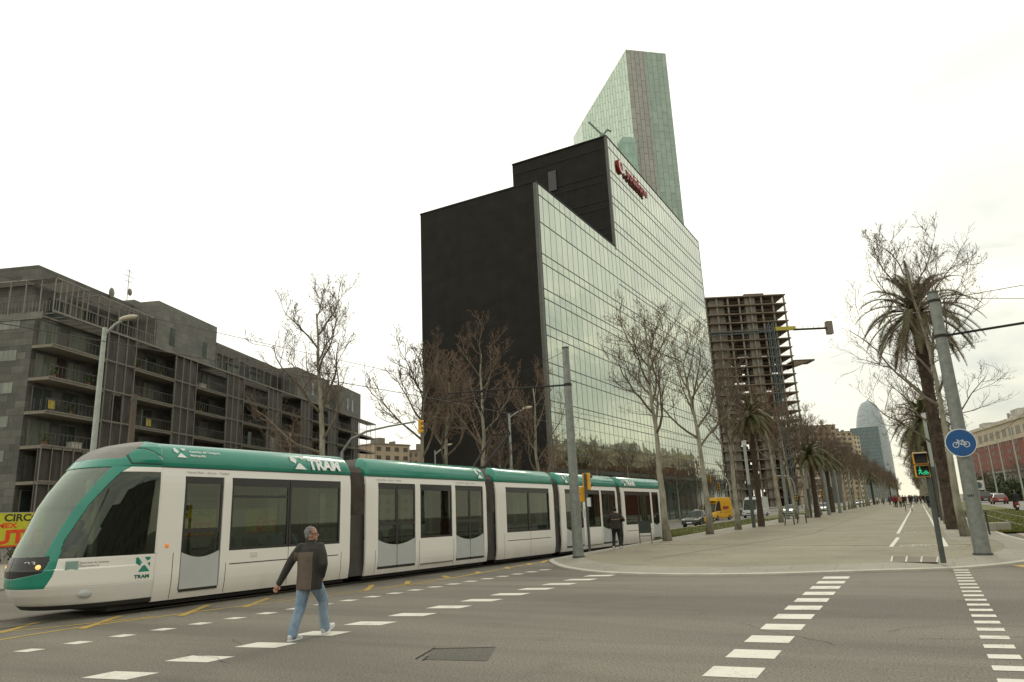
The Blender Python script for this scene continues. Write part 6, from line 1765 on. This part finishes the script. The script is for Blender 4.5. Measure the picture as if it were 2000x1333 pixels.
def figure(loc, rz, label, pose, cols, vox=.03, group=None, cat='person', coat_len=.80, hair=None, scale=1.0, fingers=False, hatm=None):
    R_ = empty('person', loc, rz, label, cat, group); R_.scale = (scale,)*3
    sh, jk, tr, so_, hr = M_SKIN, cols[0], cols[1], cols[2], cols[3]
    hip = Vector(pose.get('hip', (0, 0, .90))); lean = pose.get('lean', .03); yawh = pose.get('head', 0)
    def tp(z): return Vector((hip.x, hip.y+(z-.90)*lean, hip.z+z-.90))
    sw = .185; ac = tp(1.40); headc = tp(1.57)+Vector((0, lean*.3+.015, 0))
    SH = {s: tp(1.385)+Vector((s*sw, pose.get('twist', 0)*s, 0)) for s in (-1, 1)}
    HP = {s: hip+Vector((s*.09, 0, -.02)) for s in (-1, 1)}
    hand = {-1: Vector(pose['lh']), 1: Vector(pose['rh'])}; foot = {-1: Vector(pose['lf']), 1: Vector(pose['rf'])}
    fp = {-1: pose.get('lfp', 0), 1: pose.get('rfp', 0)}
    EL = {s: ik(SH[s], hand[s], .29, .26, pose.get('eb', {-1: (-.3, -1, 0), 1: (.3, -1, 0)})[s]) for s in (-1, 1)}
    KN = {s: ik(HP[s], foot[s]+Vector((0, 0, .0)), .43, .42, pose.get('kb', (0, 1, 0))) for s in (-1, 1)}
    Rh = Matrix.Rotation(yawh, 3, 'Z')
    # body : one continuous surface
    b = MB()
    ell(b, [(tp(z).z, hip.x, tp(z).y, rx, ry) for z, rx, ry in ((.84, .13, .09), (.92, .155, .105), (1.05, .135, .10), (1.2, .155, .11), (1.33, .17, .105), (1.42, .12, .075))])
    chain(b, [tp(1.38), tp(1.47), headc-Vector((0, .0, .04))], [.07, .056, .056])
    b.ball(headc+Vector((0, -.008, .035)), .076, .094, .105, 18, 14, R=Rh)
    b.ball(headc+Rh @ Vector((0, .035, -.035)), .058, .062, .07, 14, 10, R=Rh)
    b.ball(headc+Rh @ Vector((0, .098, .0)), .014, .022, .024, 8, 6, R=Rh)
    b.ball(headc+Rh @ Vector((0, .084, -.052)), .022, .014, .010, 8, 6, R=Rh)
    b.ball(headc+Rh @ Vector((0, .075, -.085)), .024, .02, .018, 8, 6, R=Rh)
    for s in (-1, 1): b.ball(headc+Rh @ Vector((s*.079, -.005, .0)), .010, .021, .033, 8, 6, R=Rh)
    for s in (-1, 1):
        chain(b, [SH[s], EL[s], hand[s]], [.052, .040, .027])
        d = (hand[s]-EL[s]).normalized(); side = d.cross(Vector((0, 0, 1))).normalized() if abs(d.z) < .98 else Vector((1, 0, 0)); palmn = side
        fwdn = d.cross(side)
        pc = hand[s]+d*.05
        if fingers:
            b.tube([hand[s], pc-d*.01, pc+d*.03], [.026, .036, .034], 10)
            inw = side if side.x*s < 0 else -side
            for k in range(4):
                off_ = fwdn*(.030-.020*k); l = (.036, .041, .038, .030)[k]; q = pc+d*.028+off_
                q2 = q+d*l*.9; q3 = q2+(d*.55+inw*.75)*l*.75; q4 = q3+(inw*.9-d*.15)*l*.55
                b.tube([q-d*.02, q, q2, q3, q4], [.0105, .010, .0095, .009, .0075], 8)
            q = pc-d*.02+fwdn*.034; b.tube([q, q+(d*.5+fwdn*.4+inw*.5)*.04, q+(d*.85+fwdn*.3+inw*.8)*.055], [.013, .011, .009], 8)
        else: b.ball(pc, .034, .034, .05)
        chain(b, [HP[s], KN[s], foot[s]], [.085, .055, .04])
        b.ball(foot[s]+Vector((0, .06, -.045)), .035, .10, .03)
    remesh(b.build('body', sh, R_), min(vox, .009 if fingers else vox*.8), 1)
    # trousers
    b = MB(); ell(b, [(tp(z).z, hip.x, tp(z).y, rx, ry) for z, rx, ry in ((.80, .13, .10), (.88, .172, .13), (1.0, .16, .118))])
    wd = pose.get('tw', 1.0)
    for s in (-1, 1):
        ank = foot[s].lerp(KN[s], .10)
        low = foot[s]+(foot[s]-KN[s]).normalized()*.012
        midc = KN[s].lerp(foot[s], .55)+Vector((0, -.02, 0))
        chain(b, [HP[s]+Vector((0, -.01, -.02)), HP[s].lerp(KN[s], .5), KN[s], midc, low], [.112*wd, .095*wd, .078*wd, .070*wd, .070*wd])
    remesh(b.build('trousers', tr, R_), vox, 2)
    # shoes
    for s in (-1, 1):
        b = MB(); Rf = Matrix.Rotation(fp[s], 3, 'X'); c = foot[s]
        def F_(x, y, z): return c+Rf @ Vector((x*1.12, y*1.14, z))
        R2 = []
        for y, w_, h0, h1 in ((-.075, .022, -.07, -.01), (-.06, .036, -.085, .02), (0, .040, -.088, .025), (.07, .044, -.088, -.005), (.13, .046, -.088, -.03), (.175, .036, -.084, -.045), (.20, .016, -.075, -.056)):
            R2.append([F_(w_*math.cos(a), y, (h0+h1)/2+(h1-h0)/2*math.sin(a)) for a in [2*PI*k/12 for k in range(12)]])
        b.rings(R2); sho = b.build('shoe', so_, R_, smooth=True)
        if fingers:
            b = MB(); R2 = []
            for y, w_ in ((-.08, .026), (-.06, .039), (0, .043), (.07, .047), (.13, .049), (.175, .04), (.205, .018)):
                R2.append([F_(w_, y, -.09), F_(w_, y, -.068), F_(-w_, y, -.068), F_(-w_, y, -.09)])
            b.rings(R2); b.build('sole', M_SW, sho)
            b = MB()
            for y in (.02, .05, .08): b.box(0, 0, 0, 0, 0, 0) if False else b.tube([F_(-.04, y, -.03), F_(0, y, .018-.2*y), F_(.04, y, -.03)], .006, 5)
            b.build('trim', M_SHOED, sho)
    # jacket
    b = MB(); zb = coat_len
    ell(b, [(tp(z).z, hip.x, tp(z).y, rx, ry) for z, rx, ry in ((zb, .215, .185), (zb+.08, .218, .185), (1.0, .21, .17), (1.12, .215, .17), (1.25, .22, .165), (1.36, .205, .135), (1.42, .14, .10), (1.475, .082, .078))])
    if zb < .79: b.box(-.12, .12, hip.y-.02, hip.y+.19, zb+.02, 1.0)
    for s in (-1, 1):
        wr = hand[s]-(hand[s]-EL[s]).normalized()*.015
        chain(b, [SH[s]+Vector((-s*.035, 0, -.01)), SH[s].lerp(EL[s], .5), EL[s], EL[s].lerp(wr, .5), wr], [.088, .075, .070, .062, .050])
    remesh(b.build('jacket', jk, R_), vox, 2)
    if fingers:
        b = MB(); b.tube([tp(1.44), tp(1.505)+Vector((0, .0, 0))], [.085, .074], 16); c_ = b.build('collar', cloth('collar_dark', (.022, .02, .017)), R_, smooth=True)
    # hair
    b = MB(); hc = headc+Vector((0, -.008, .035))
    b.ball(hc+Rh @ Vector((0, -.030, .014)), .082, .083, .098, 20, 14, R=Rh)
    if fingers:
        b.ball(hc+Rh @ Vector((0, -.055, -.03)), .068, .05, .07, 14, 10, R=Rh)
        # ruffled tufts
        r_ = random.Random(2)
        for k in range(140):
            a = r_.uniform(0, 2*PI); e = r_.uniform(-.1, 1); q = Vector((math.cos(a)*math.sqrt(1-e*e) if abs(e) < 1 else 0, math.sin(a)*math.sqrt(max(0, 1-e*e)), e))
            if q.y > .55 and q.z < .5: continue
            p = hc+Rh @ Vector((q.x*.081, -.014+q.y*.091, .018+q.z*.095)); b.tube([p, p+Rh @ Vector((q.x*.014, q.y*.014-.006, q.z*.010-.006))], [.008, .002], 5)
        # cut the face free
        b.v = [tuple(Vector(v)) for v in b.v]
    o = b.build('hair', hr, R_, smooth=True)
    if hatm: o.data.materials[0] = hatm; o.name = 'cap'
    if fingers:
        # glasses
        b = MB()
        for s in (-1, 1):
            cx = headc+Rh @ Vector((s*.032, .092, .022))
            b.tube([cx+Rh @ Vector((.024*math.cos(t), 0, .017*math.sin(t))) for t in [2*PI*k/12 for k in range(13)]], .003, 5)
            b.tube([headc+Rh @ Vector((s*.055, .088, .026)), headc+Rh @ Vector((s*.083, .05, .03)), headc+Rh @ Vector((s*.084, -.01, .02))], .0035, 5)
        b.build('glasses', M_BLACK, R_)
        for s in (-1, 1):
            b = MB(); b.ball(headc+Rh @ Vector((s*.032, .078, .02)), .013); b.build('eye', M_SW, R_, smooth=True)
    return R_
JKT = jacketmat()
mp_ = G(604, 1245)
HFY = -.10
figure((mp_.x+.02, mp_.y-.06, 0), rad(8), 'grey haired man in a brown jacket and faded jeans walking over the crossing',
    dict(hip=(0, .02, .905), lean=.02, lh=(-.43, -.20, .84), rh=(.17, .12, .92), lf=(-.08, -.27, .092), rf=(.10, .32, .120), lfp=0, rfp=.38, twist=.04, head=rad(-62),
         eb={-1: (-.5, -1, .2), 1: (1, -.9, 0)}, tw=1.10), (JKT, M_JEAN, M_SHOEW, M_HAIRG), vox=.012, coat_len=.73, scale=.955, fingers=True)
# waiting man by the tram
c1 = cloth('jacket_olive_black', (.030, .024, .018)); c2 = cloth('trousers_black', (.014, .012, .011))
smp = onp(1206, 1072)
w_ = figure(smp, rad(20), 'man in a dark olive jacket, black trousers and cap standing by the tram', dict(hip=(0, 0, .90), lean=.02, lh=(-.13, .24, 1.10), rh=(.13, .24, 1.12), lf=(-.14, .0, .092), rf=(.15, .02, .092),
      eb={-1: (-1, -.3, -.3), 1: (1, -.3, -.3)}), (c1, c2, M_SHOEW, M_HAIRD), vox=.016, scale=.97, hatm=cloth('cap_black', (.012, .011, .011)))
b = MB(); b.obox((0, -.155, 1.20), (1, 0, 0), (0, 1, 0), (0, 0, 1), .17, .012, .014); b.obox((.24, -.02, 1.24), (1, 0, .4), (0, 1, 0), (0, 0, 1), .05, .08, .012)
b.build('pale_stripe', cloth('stripe_tan', (.28, .19, .12)), w_)
walk = [dict(lh=(-.22, .16, .84), rh=(.22, -.18, .86), lf=(-.09, -.24, .11), rf=(.09, .26, .095), lfp=-.3), dict(lh=(-.22, -.16, .84), rh=(.22, .18, .86), lf=(-.09, .22, .095), rf=(.09, -.22, .11), rfp=-.3),
        dict(lh=(-.24, .04, .82), rh=(.24, .02, .82), lf=(-.11, .0, .09), rf=(.11, .05, .09))]
CL = {'red': (.28, .02, .02), 'black': (.014, .013, .013), 'tan': (.38, .22, .13), 'darkred': (.14, .012, .015), 'grey': (.16, .16, .15), 'blue': (.05, .07, .13), 'white': (.5, .5, .48), 'brown': (.10, .06, .04)}
def stroll(px, base, ci, ti, lab, k=0, rz=0, group=None, z=PZ, dep=None):
    p = onp(px, base) if dep is None else None
    if dep is not None: q = DEP(px, base, dep); p = Vector((q.x, q.y, z))
    return figure(p, rz, lab, walk[k], (cloth('coat_'+ci, CL[ci]), cloth('legs_'+ti, CL[ti]), M_SHOED, M_HAIRD), vox=.035, group=group)
stroll(1748, 991, 'red', 'grey', 'walker in a red jacket and grey trousers left of the lone chair', 0)
stroll(1752, 991.5, 'darkred', 'black', 'walker in a dark red coat half behind the one in bright red', 1)
stroll(1760, 991, 'tan', 'black', 'walker in a tan jacket and black trousers behind the lone chair', 1)
stroll(1766, 990, 'black', 'black', 'tall walker all in black right of the one in tan', 0)
stroll(1739, 987, 'blue', 'blue', 'walker in dark blue at the left edge of the promenade', 2)
stroll(1770, 984, 'darkred', 'black', 'farther walker in dark red right of the one in black', 1)
stroll(1714, 986, 'white', 'black', 'person with a white bag between the palms at the left edge', 2)
stroll(1778, 982, 'black', 'blue', 'distant walker in black in front of the cyclists', 0)
protos = [stroll(1783, 981, 'black', 'black', 'far walker of the small crowd down the promenade', 0, group='far crowd on the promenade'), stroll(1788, 980.5, 'grey', 'blue', 'far walker of the small crowd down the promenade', 1, group='far crowd on the promenade'), stroll(1793, 981, 'brown', 'black', 'far walker of the small crowd down the promenade', 2, group='far crowd on the promenade')]
rr = random.Random(12)
for k in range(13):
    y = rr.uniform(150, 290); x = rr.uniform(-6.5, 1.0)
    dup(protos[k % 3], (x, y, PZ), rr.uniform(-.4, .4)+(PI if k % 2 else 0), 1)
def bicycle(loc, rz, label, group=None):
    R_ = empty('bicycle', loc, rz, label, 'bicycle', group)
    for y in (-.52, .52):
        b = MB(); P = [(0, y+.32*math.cos(2*PI*k/20), .33+.32*math.sin(2*PI*k/20)) for k in range(21)]; b.tube(P, .018, 5)
        for k in range(8): b.tube([(0, y, .33), (0, y+.31*math.cos(PI*k/4), .33+.31*math.sin(PI*k/4))], .004, 3)
        b.build('wheel', M_BLACK, R_)
    b = MB()
    for s in [((0, -.52, .33), (0, -.18, .72)), ((0, -.18, .72), (0, .36, .75)), ((0, -.2, .82), (0, -.08, .32)), ((0, -.08, .32), (0, .36, .72)), ((0, -.08, .32), (0, -.52, .33)), ((0, .52, .33), (0, .34, .95))]: b.tube(s, .02, 5)
    b.tube([(-.27, .3, .97), (.27, .3, .97)], .016, 5); b.build('frame', M_CH, R_)
    b = MB(); b.ball((0, -.22, .86), .07, .13, .03); b.build('saddle', M_BLACK, R_); return R_
ride = dict(hip=(0, -.2, .92), lean=.35, lh=(-.24, .28, 1.0), rh=(.24, .28, 1.0), lf=(-.11, .05, .22), rf=(.11, -.1, .5), kb=(0, 1, .3))
cp = onp(1816, 993); bicycle((cp.x, cp.y, PZ), rad(-8), 'bicycle ridden away along the cycle lane behind the pedestrian signal')
figure(cp, rad(-8), 'cyclist dressed in black riding away in the cycle lane', ride, (cloth('coat_black', CL['black']), cloth('legs_black', CL['black']), M_SHOED, M_HAIRD), vox=.03)
cp = onp(1789, 985.5); bicycle((cp.x, cp.y, PZ), rad(160), 'bicycle coming towards the camera in front of the far crowd')
figure(cp, rad(160), 'cyclist in grey riding towards the camera in front of the far crowd', ride, (cloth('coat_grey', CL['grey']), cloth('legs_blue', CL['blue']), M_SHOED, M_HAIRD), vox=.03)
# tram passengers and driver (seated in the tram)
sit = dict(hip=(0, 0, .62), lean=.02, lh=(-.15, .28, .80), rh=(.15, .28, .80), lf=(-.1, .42, .22), rf=(.1, .42, .22), kb=(0, .3, 1))
def intram(u, x, z=.30): return Vector((TA.x, TA.y, TA.z))+TN*x+Vector((TT.x*u, TT.y*u, TT.z*u+z))
for u, x, rz, pz, col, lab in [(-1.75, -1.2, PI, dict(sit, hip=(0, 0, .85), lf=(-.1, .42, .4), rf=(.1, .42, .4), lh=(-.2, .4, 1.05), rh=(.2, .4, 1.05)), 'blue', 'tram driver dimly seen behind the side window of the cab'),
      (4.1, -.55, 0, sit, 'black', 'passenger in a black coat by the second tram window'),
      (1.55, -.6, 0, sit, 'grey', 'passenger in grey sitting by the first tram window'),
      (2.35, -1.9, PI, sit, 'brown', 'passenger in brown on the far side of the first tram window'),
      (11.3, -1.2, 1.2, dict(walk[2]), 'darkred', 'standing passenger behind the fourth tram door'),
      (9.4, -2.0, 0, sit, 'black', 'passenger in black on the far side behind the second section window')]:
    p = intram(u, x, .32); figure(p, rz, lab, pz, (cloth('coat_'+col, CL[col]), cloth('legs_black', CL['black']), M_SHOED, M_HAIRD), vox=.03)
# ================================================================== VEHICLES
M_TYRE = mat('tyre', (.016, .016, .016), rough=.8); M_RIM = mat('wheel_rim', (.30, .30, .30), rough=.3, metal=.8)
M_CGL = mat('car_glass', (.022, .028, .027), rough=.05, spec=.9)
M_HLG = mat('headlight_glass', (.55, .56, .54), rough=.08, metal=.4); M_TLG = mat('tail_light', (.30, .01, .01), rough=.2)
def carpaint(n, c): return bpy.data.materials.get(n) or mat(n, c, rough=.28, var=.04, coat=.6)
def car(loc, rz, label, paint, style='car', L_=4.3, W_=1.75, H_=1.45, group=None, cat='car', name='parked_car', door=None):
    R_ = empty(name, loc, rz, label, cat, group); w = W_/2
    # stations (y front at -L/2) : belt heights and roof heights
    if style == 'car':
        belt = [(-.5, .52, .80), (-.485, .62, .90), (-.44, .70, .96), (-.30, .84, 1.0), (-.17, .92, 1.0), (.2, .93, 1.0), (.34, .95, 1.0), (.46, .92, .95), (.495, .80, .86), (.5, .6, .8)]
        cab = [(-.18, .90, .93), (-.02, H_-.04, .72), (.06, H_, .70), (.18, H_-.01, .70), (.28, H_-.10, .70), (.42, .94, .86)]
    elif style == 'suv':
        belt = [(-.5, .6, .85), (-.48, .85, .95), (-.3, 1.02, 1.0), (.2, 1.05, 1.0), (.48, 1.05, .98), (.5, .7, .9)]
        cab = [(-.27, 1.0, .93), (-.13, H_-.03, .78), (0, H_, .76), (.40, H_-.02, .76), (.485, 1.05, .88)]
    else:
        belt = [(-.5, .55, .88), (-.485, .85, .95), (-.40, 1.05, 1.0), (-.3, 1.15, 1.0), (.2, 1.2, 1.0), (.49, 1.2, .99), (.5, .7, .97)]
        cab = [(-.40, 1.05, .93), (-.28, H_-.35, .88), (-.18, H_-.02, .86), (0, H_, .86), (.45, H_-.03, .86), (.497, 1.2, .94)]
    b = MB(); R2 = []
    for t, zt, ws in belt:
        y = t*L_; ww = w*ws; z0 = .24 if abs(t) < .47 else .32
        R2.append([(-ww*.90, y, z0), (-ww*.985, y, z0+.12), (-ww, y, (z0+zt)/2+.08), (-ww*.965, y, zt-.06), (-ww*.90, y, zt), (ww*.90, y, zt), (ww*.965, y, zt-.06), (ww, y, (z0+zt)/2+.08), (ww*.985, y, z0+.12), (ww*.90, y, z0)])
    b.rings(R2); body_ = b.build('body', paint, R_, smooth=False, bevel=.03)
    b = MB(); R2 = []
    for t, zt, ws in cab:
        y = t*L_; ww = w*ws; wb = w*.93; z0 = .86 if style == 'car' else 1.0
        R2.append([(-wb, y, z0), (-ww, y, max(zt-.04, z0+.01)), (-ww*.85, y, max(zt, z0+.02)), (ww*.85, y, max(zt, z0+.02)), (ww, y, max(zt-.04, z0+.01)), (wb, y, z0)])
    b.rings(R2); g = b.build('windows', M_CGL, R_)
    b = MB(); R2 = []; cr_ = cab[1:-1]
    for t, zt, ws in cr_:
        y = t*L_; ww = w*ws+.012; R2.append([(-ww, y, zt-.075), (-ww, y, zt-.035), (-ww*.85, y, zt+.012), (ww*.85, y, zt+.012), (ww, y, zt-.035), (ww, y, zt-.075)])
    b.rings(R2, cap=True, close=True); b.build('roof', paint, R_)
    b = MB()
    for s in (-1, 1):
        for i, j in ((0, 1), (len(cab)-1, len(cab)-2)):
            a, c = cab[i], cab[j]; b.tube([(s*w*.92, a[0]*L_, max(a[1], .9)), (s*w*c[2], c[0]*L_, c[1]-.05)], .035, 5)
        ym = .08*L_; zt = H_-.05; b.tube([(s*w*.935, ym+.05, .9), (s*w*cab[2][2], ym, zt)], .03, 5)
        if style == 'van': b.box(s*w*.9-.05, s*w*.9+.05, 0, L_*.48, 1.15, H_-.1)
    b.build('pillars', paint, R_)
    if style == 'van' and door != 'glass':
        b = MB(); b.rings([[(-w*.985, y*L_, 1.15), (-w*.89, y*L_, H_-.04), (w*.89, y*L_, H_-.04), (w*.985, y*L_, 1.15)] for y in (-.08, .5)]); b.build('cargo_wall', paint, R_)
    for s in (-1, 1):
        for yy in (-.31*L_, .31*L_):
            b = MB(); b.tube([(s*(w-.20), yy, .31), (s*(w+.005), yy, .31)], .31, 20); wl = b.build('wheel', M_TYRE, R_)
            b = MB(); b.tube([(s*(w-.02), yy, .31), (s*(w+.012), yy, .31)], .19, 14); b.build('rim', M_RIM, wl)
        b = MB(); b.ball((s*w*.68, -L_*.485, .68 if style == 'car' else .82), .17, .09, .085); b.build('headlight', M_HLG, R_, smooth=True)
        b = MB(); b.box(s*w*.62-.13, s*w*.62+.13, L_*.47, L_*.502, .72, .9 if style == 'car' else 1.05); b.build('tail_light', M_TLG, R_)
        b = MB(); b.ball((s*(w+.08), -L_*.15, 1.0), .09, .05, .07); b.build('mirror', M_BLACK, R_, smooth=True)
        if door:
            if door == 'glass': continue
            b = MB(); b.box(*sorted((s*(w-.02), s*(w+.012))), -.14*L_, .20*L_, .42, .90); b.build('door', door, R_)
    b = MB(); b.box(-.35, .35, -L_/2-.012, -L_/2+.03, .52, .62); b.build('grille', M_BLACK, R_)
    b = MB(); b.box(-.26, .26, -L_/2-.02, -L_/2+.0, .38, .49); b.box(-.26, .26, L_/2-.0, L_/2+.015, .5, .61); b.build('number_plate', M_SW, R_)
    b = MB(); b.box(-w*.92, w*.92, -L_/2-.03, -L_/2+.05, .30, .38); b.box(-w*.92, w*.92, L_/2-.05, L_/2+.03, .32, .42); b.build('bumper', M_BLACK, R_)
    return R_
ZR = -.28
def onroad(px, py): p = G(px, py, ZR); p.z = gz(p.x, p.y); return p
P_BLK = carpaint('car_black', (.014, .014, .014)); P_YEL = carpaint('van_yellow', (.70, .38, .01)); P_TAX = carpaint('taxi_yellow', (.75, .36, .01)); P_WHT = carpaint('car_white', (.62, .63, .62)); P_SIL = carpaint('car_silver', (.32, .33, .34)); P_RED = carpaint('car_red', (.22, .012, .012))
tp_ = onroad(1352, 1030.5)
tx = car(tp_+Vector((0, 2.2, 0)), rad(-6), 'black taxi with yellow doors parked facing the camera on the left carriageway', P_BLK, 'car', 4.5, 1.75, 1.46, cat='taxi', name='taxi', door=P_TAX)
b = MB(); b.box(-.22, .22, -.1, .12, 1.47, 1.60); b.build('roof_sign', M_HLG, tx, bevel=.02)
vp = onroad(1388, 1018)
vn = car(vp+Vector((.2, 2.6, 0)), rad(-14), 'bright yellow high roofed delivery van behind the taxi', P_YEL, 'van', 5.2, 1.95, 2.45, cat='van', name='delivery_van')
b = MB(); b.rings([[(-.85, y, z), (-.8, y, z+h), (.8, y, z+h), (.85, y, z)] for y, z, h in ((-1.6, 2.36, .1), (-1.2, 2.40, .42), (2.5, 2.40, .42))]); b.build('high_roof', P_YEL, vn, bevel=.03)
b = MB(); b.box(.985, 1.0, .0, 1.5, 1.35, 1.7); b.box(.985, 1.0, .1, 1.8, .95, 1.0); b.build('red_marking', M_RED, vn)
wp = onroad(1470, 1012)
wv = car(wp+Vector((0, 2.6, 0)), rad(-8), 'white minibus with tall windows driving behind the dark trunked palm', P_WHT, 'van', 5.8, 2.0, 2.75, cat='minibus', name='minibus', door='glass')
for (px, py, lab, pt) in [(1540, 1007, 'white car partly hidden behind the metal chairs and mast', P_WHT), (1606, 1001.5, 'white car behind the trunk of the bushy palm', P_WHT), (1671, 988, 'silver car far off beyond the turf end', P_SIL), (1683, 986, 'white car right behind the far silver car', P_WHT), (1697, 984, 'farthest pale car on the left carriageway', P_SIL)]:
    p = onroad(px, py); car(p+Vector((0, 2, 0)), rad(4), lab, pt, 'car', 4.2, 1.72, 1.45)
for (px, py, lab, pt, st, H_) in [(1926, 982, 'black off roader driving away on the right carriageway', P_BLK, 'suv', 1.85), (1944, 977.5, 'silver car ahead of the dark red car on the right', P_SIL, 'car', 1.45), (1955, 985, 'dark red saloon driving away on the right carriageway', P_RED, 'car', 1.42), (1970, 979.5, 'pale red car beyond the dark red saloon', P_RED, 'car', 1.5), (1893, 978, 'dark car half hidden behind the right catenary pole', P_BLK, 'car', 1.5)]:
    p = G(px, py, 0); car(p+Vector((0, 2, 0)), rad(182), lab, pt, st, 4.4, 1.8, H_)
def scooter(loc, rz, label, pm):
    R_ = empty('motor_scooter', loc, rz, label, 'scooter')
    for y in (-.62, .62):
        b = MB(); b.tube([(-.06, y, .24), (.06, y, .24)], .24, 18); w_ = b.build('wheel', M_TYRE, R_)
        b = MB(); b.tube([(-.065, y, .24), (.065, y, .24)], .12, 12); b.build('rim', M_RIM, w_)
    b = MB(); b.rings([[(-w_, y, z0), (-w_*.8, y, z1), (w_*.8, y, z1), (w_, y, z0)] for y, w_, z0, z1 in ((-.85, .10, .55, .72), (-.6, .19, .42, .78), (-.1, .18, .3, .74), (.1, .17, .22, .34), (.42, .2, .22, .34), (.5, .22, .4, .95), (.6, .10, .6, 1.0))]); b.build('body', pm, R_, bevel=.03)
    b = MB(); b.ball((0, -.38, .82), .15, .42, .07); b.build('saddle', M_BLACK, R_, smooth=True)
    b = MB(); b.tube([(-.33, .42, 1.04), (.33, .42, 1.04)], .022, 6); b.tube([(0, .62, .24), (0, .45, 1.04)], .04, 8); b.build('handlebar', M_BLACK, R_)
    b = MB(); b.box(-.08, .08, -.9, -.84, .55, .68); b.build('tail_light', M_TLG, R_)
    b = MB(); b.box(-.09, .09, -.9, -.88, .36, .5); b.build('number_plate', M_SW, R_); return R_
sp2 = G(1990, 999, 0)
scooter(sp2+Vector((0, .8, 0)), 0, 'red and black scooter ridden away at the right edge', P_RED)
figure(sp2+Vector((0, .8, 0)), 0, 'scooter rider in a dark jacket and helmet at the right edge', dict(hip=(0, -.35, .92), lean=.08, lh=(-.3, .3, 1.05), rh=(.3, .3, 1.05), lf=(-.16, .2, .38), rf=(.16, .2, .38), kb=(0, 1, .5)),
       (cloth('coat_black', CL['black']), cloth('legs_black', CL['black']), M_SHOED, M_HAIRD), vox=.025, hatm=P_BLK)
for k, (px, py, lab) in enumerate([(1424, 1012, 'dark scooter parked right of the yellow van'), (1446, 1009, 'dark scooter parked left of the white minibus'), (1452, 1008, 'second dark scooter left of the white minibus')]):
    p = onroad(px, py); scooter(p, rad(150), lab, P_BLK)
p = onroad(1322, 1012); bicycle((p.x, p.y, p.z), rad(70), 'bicycle parked by the dark shop glass left of the taxi')
for m_ in (pA, pB): pass
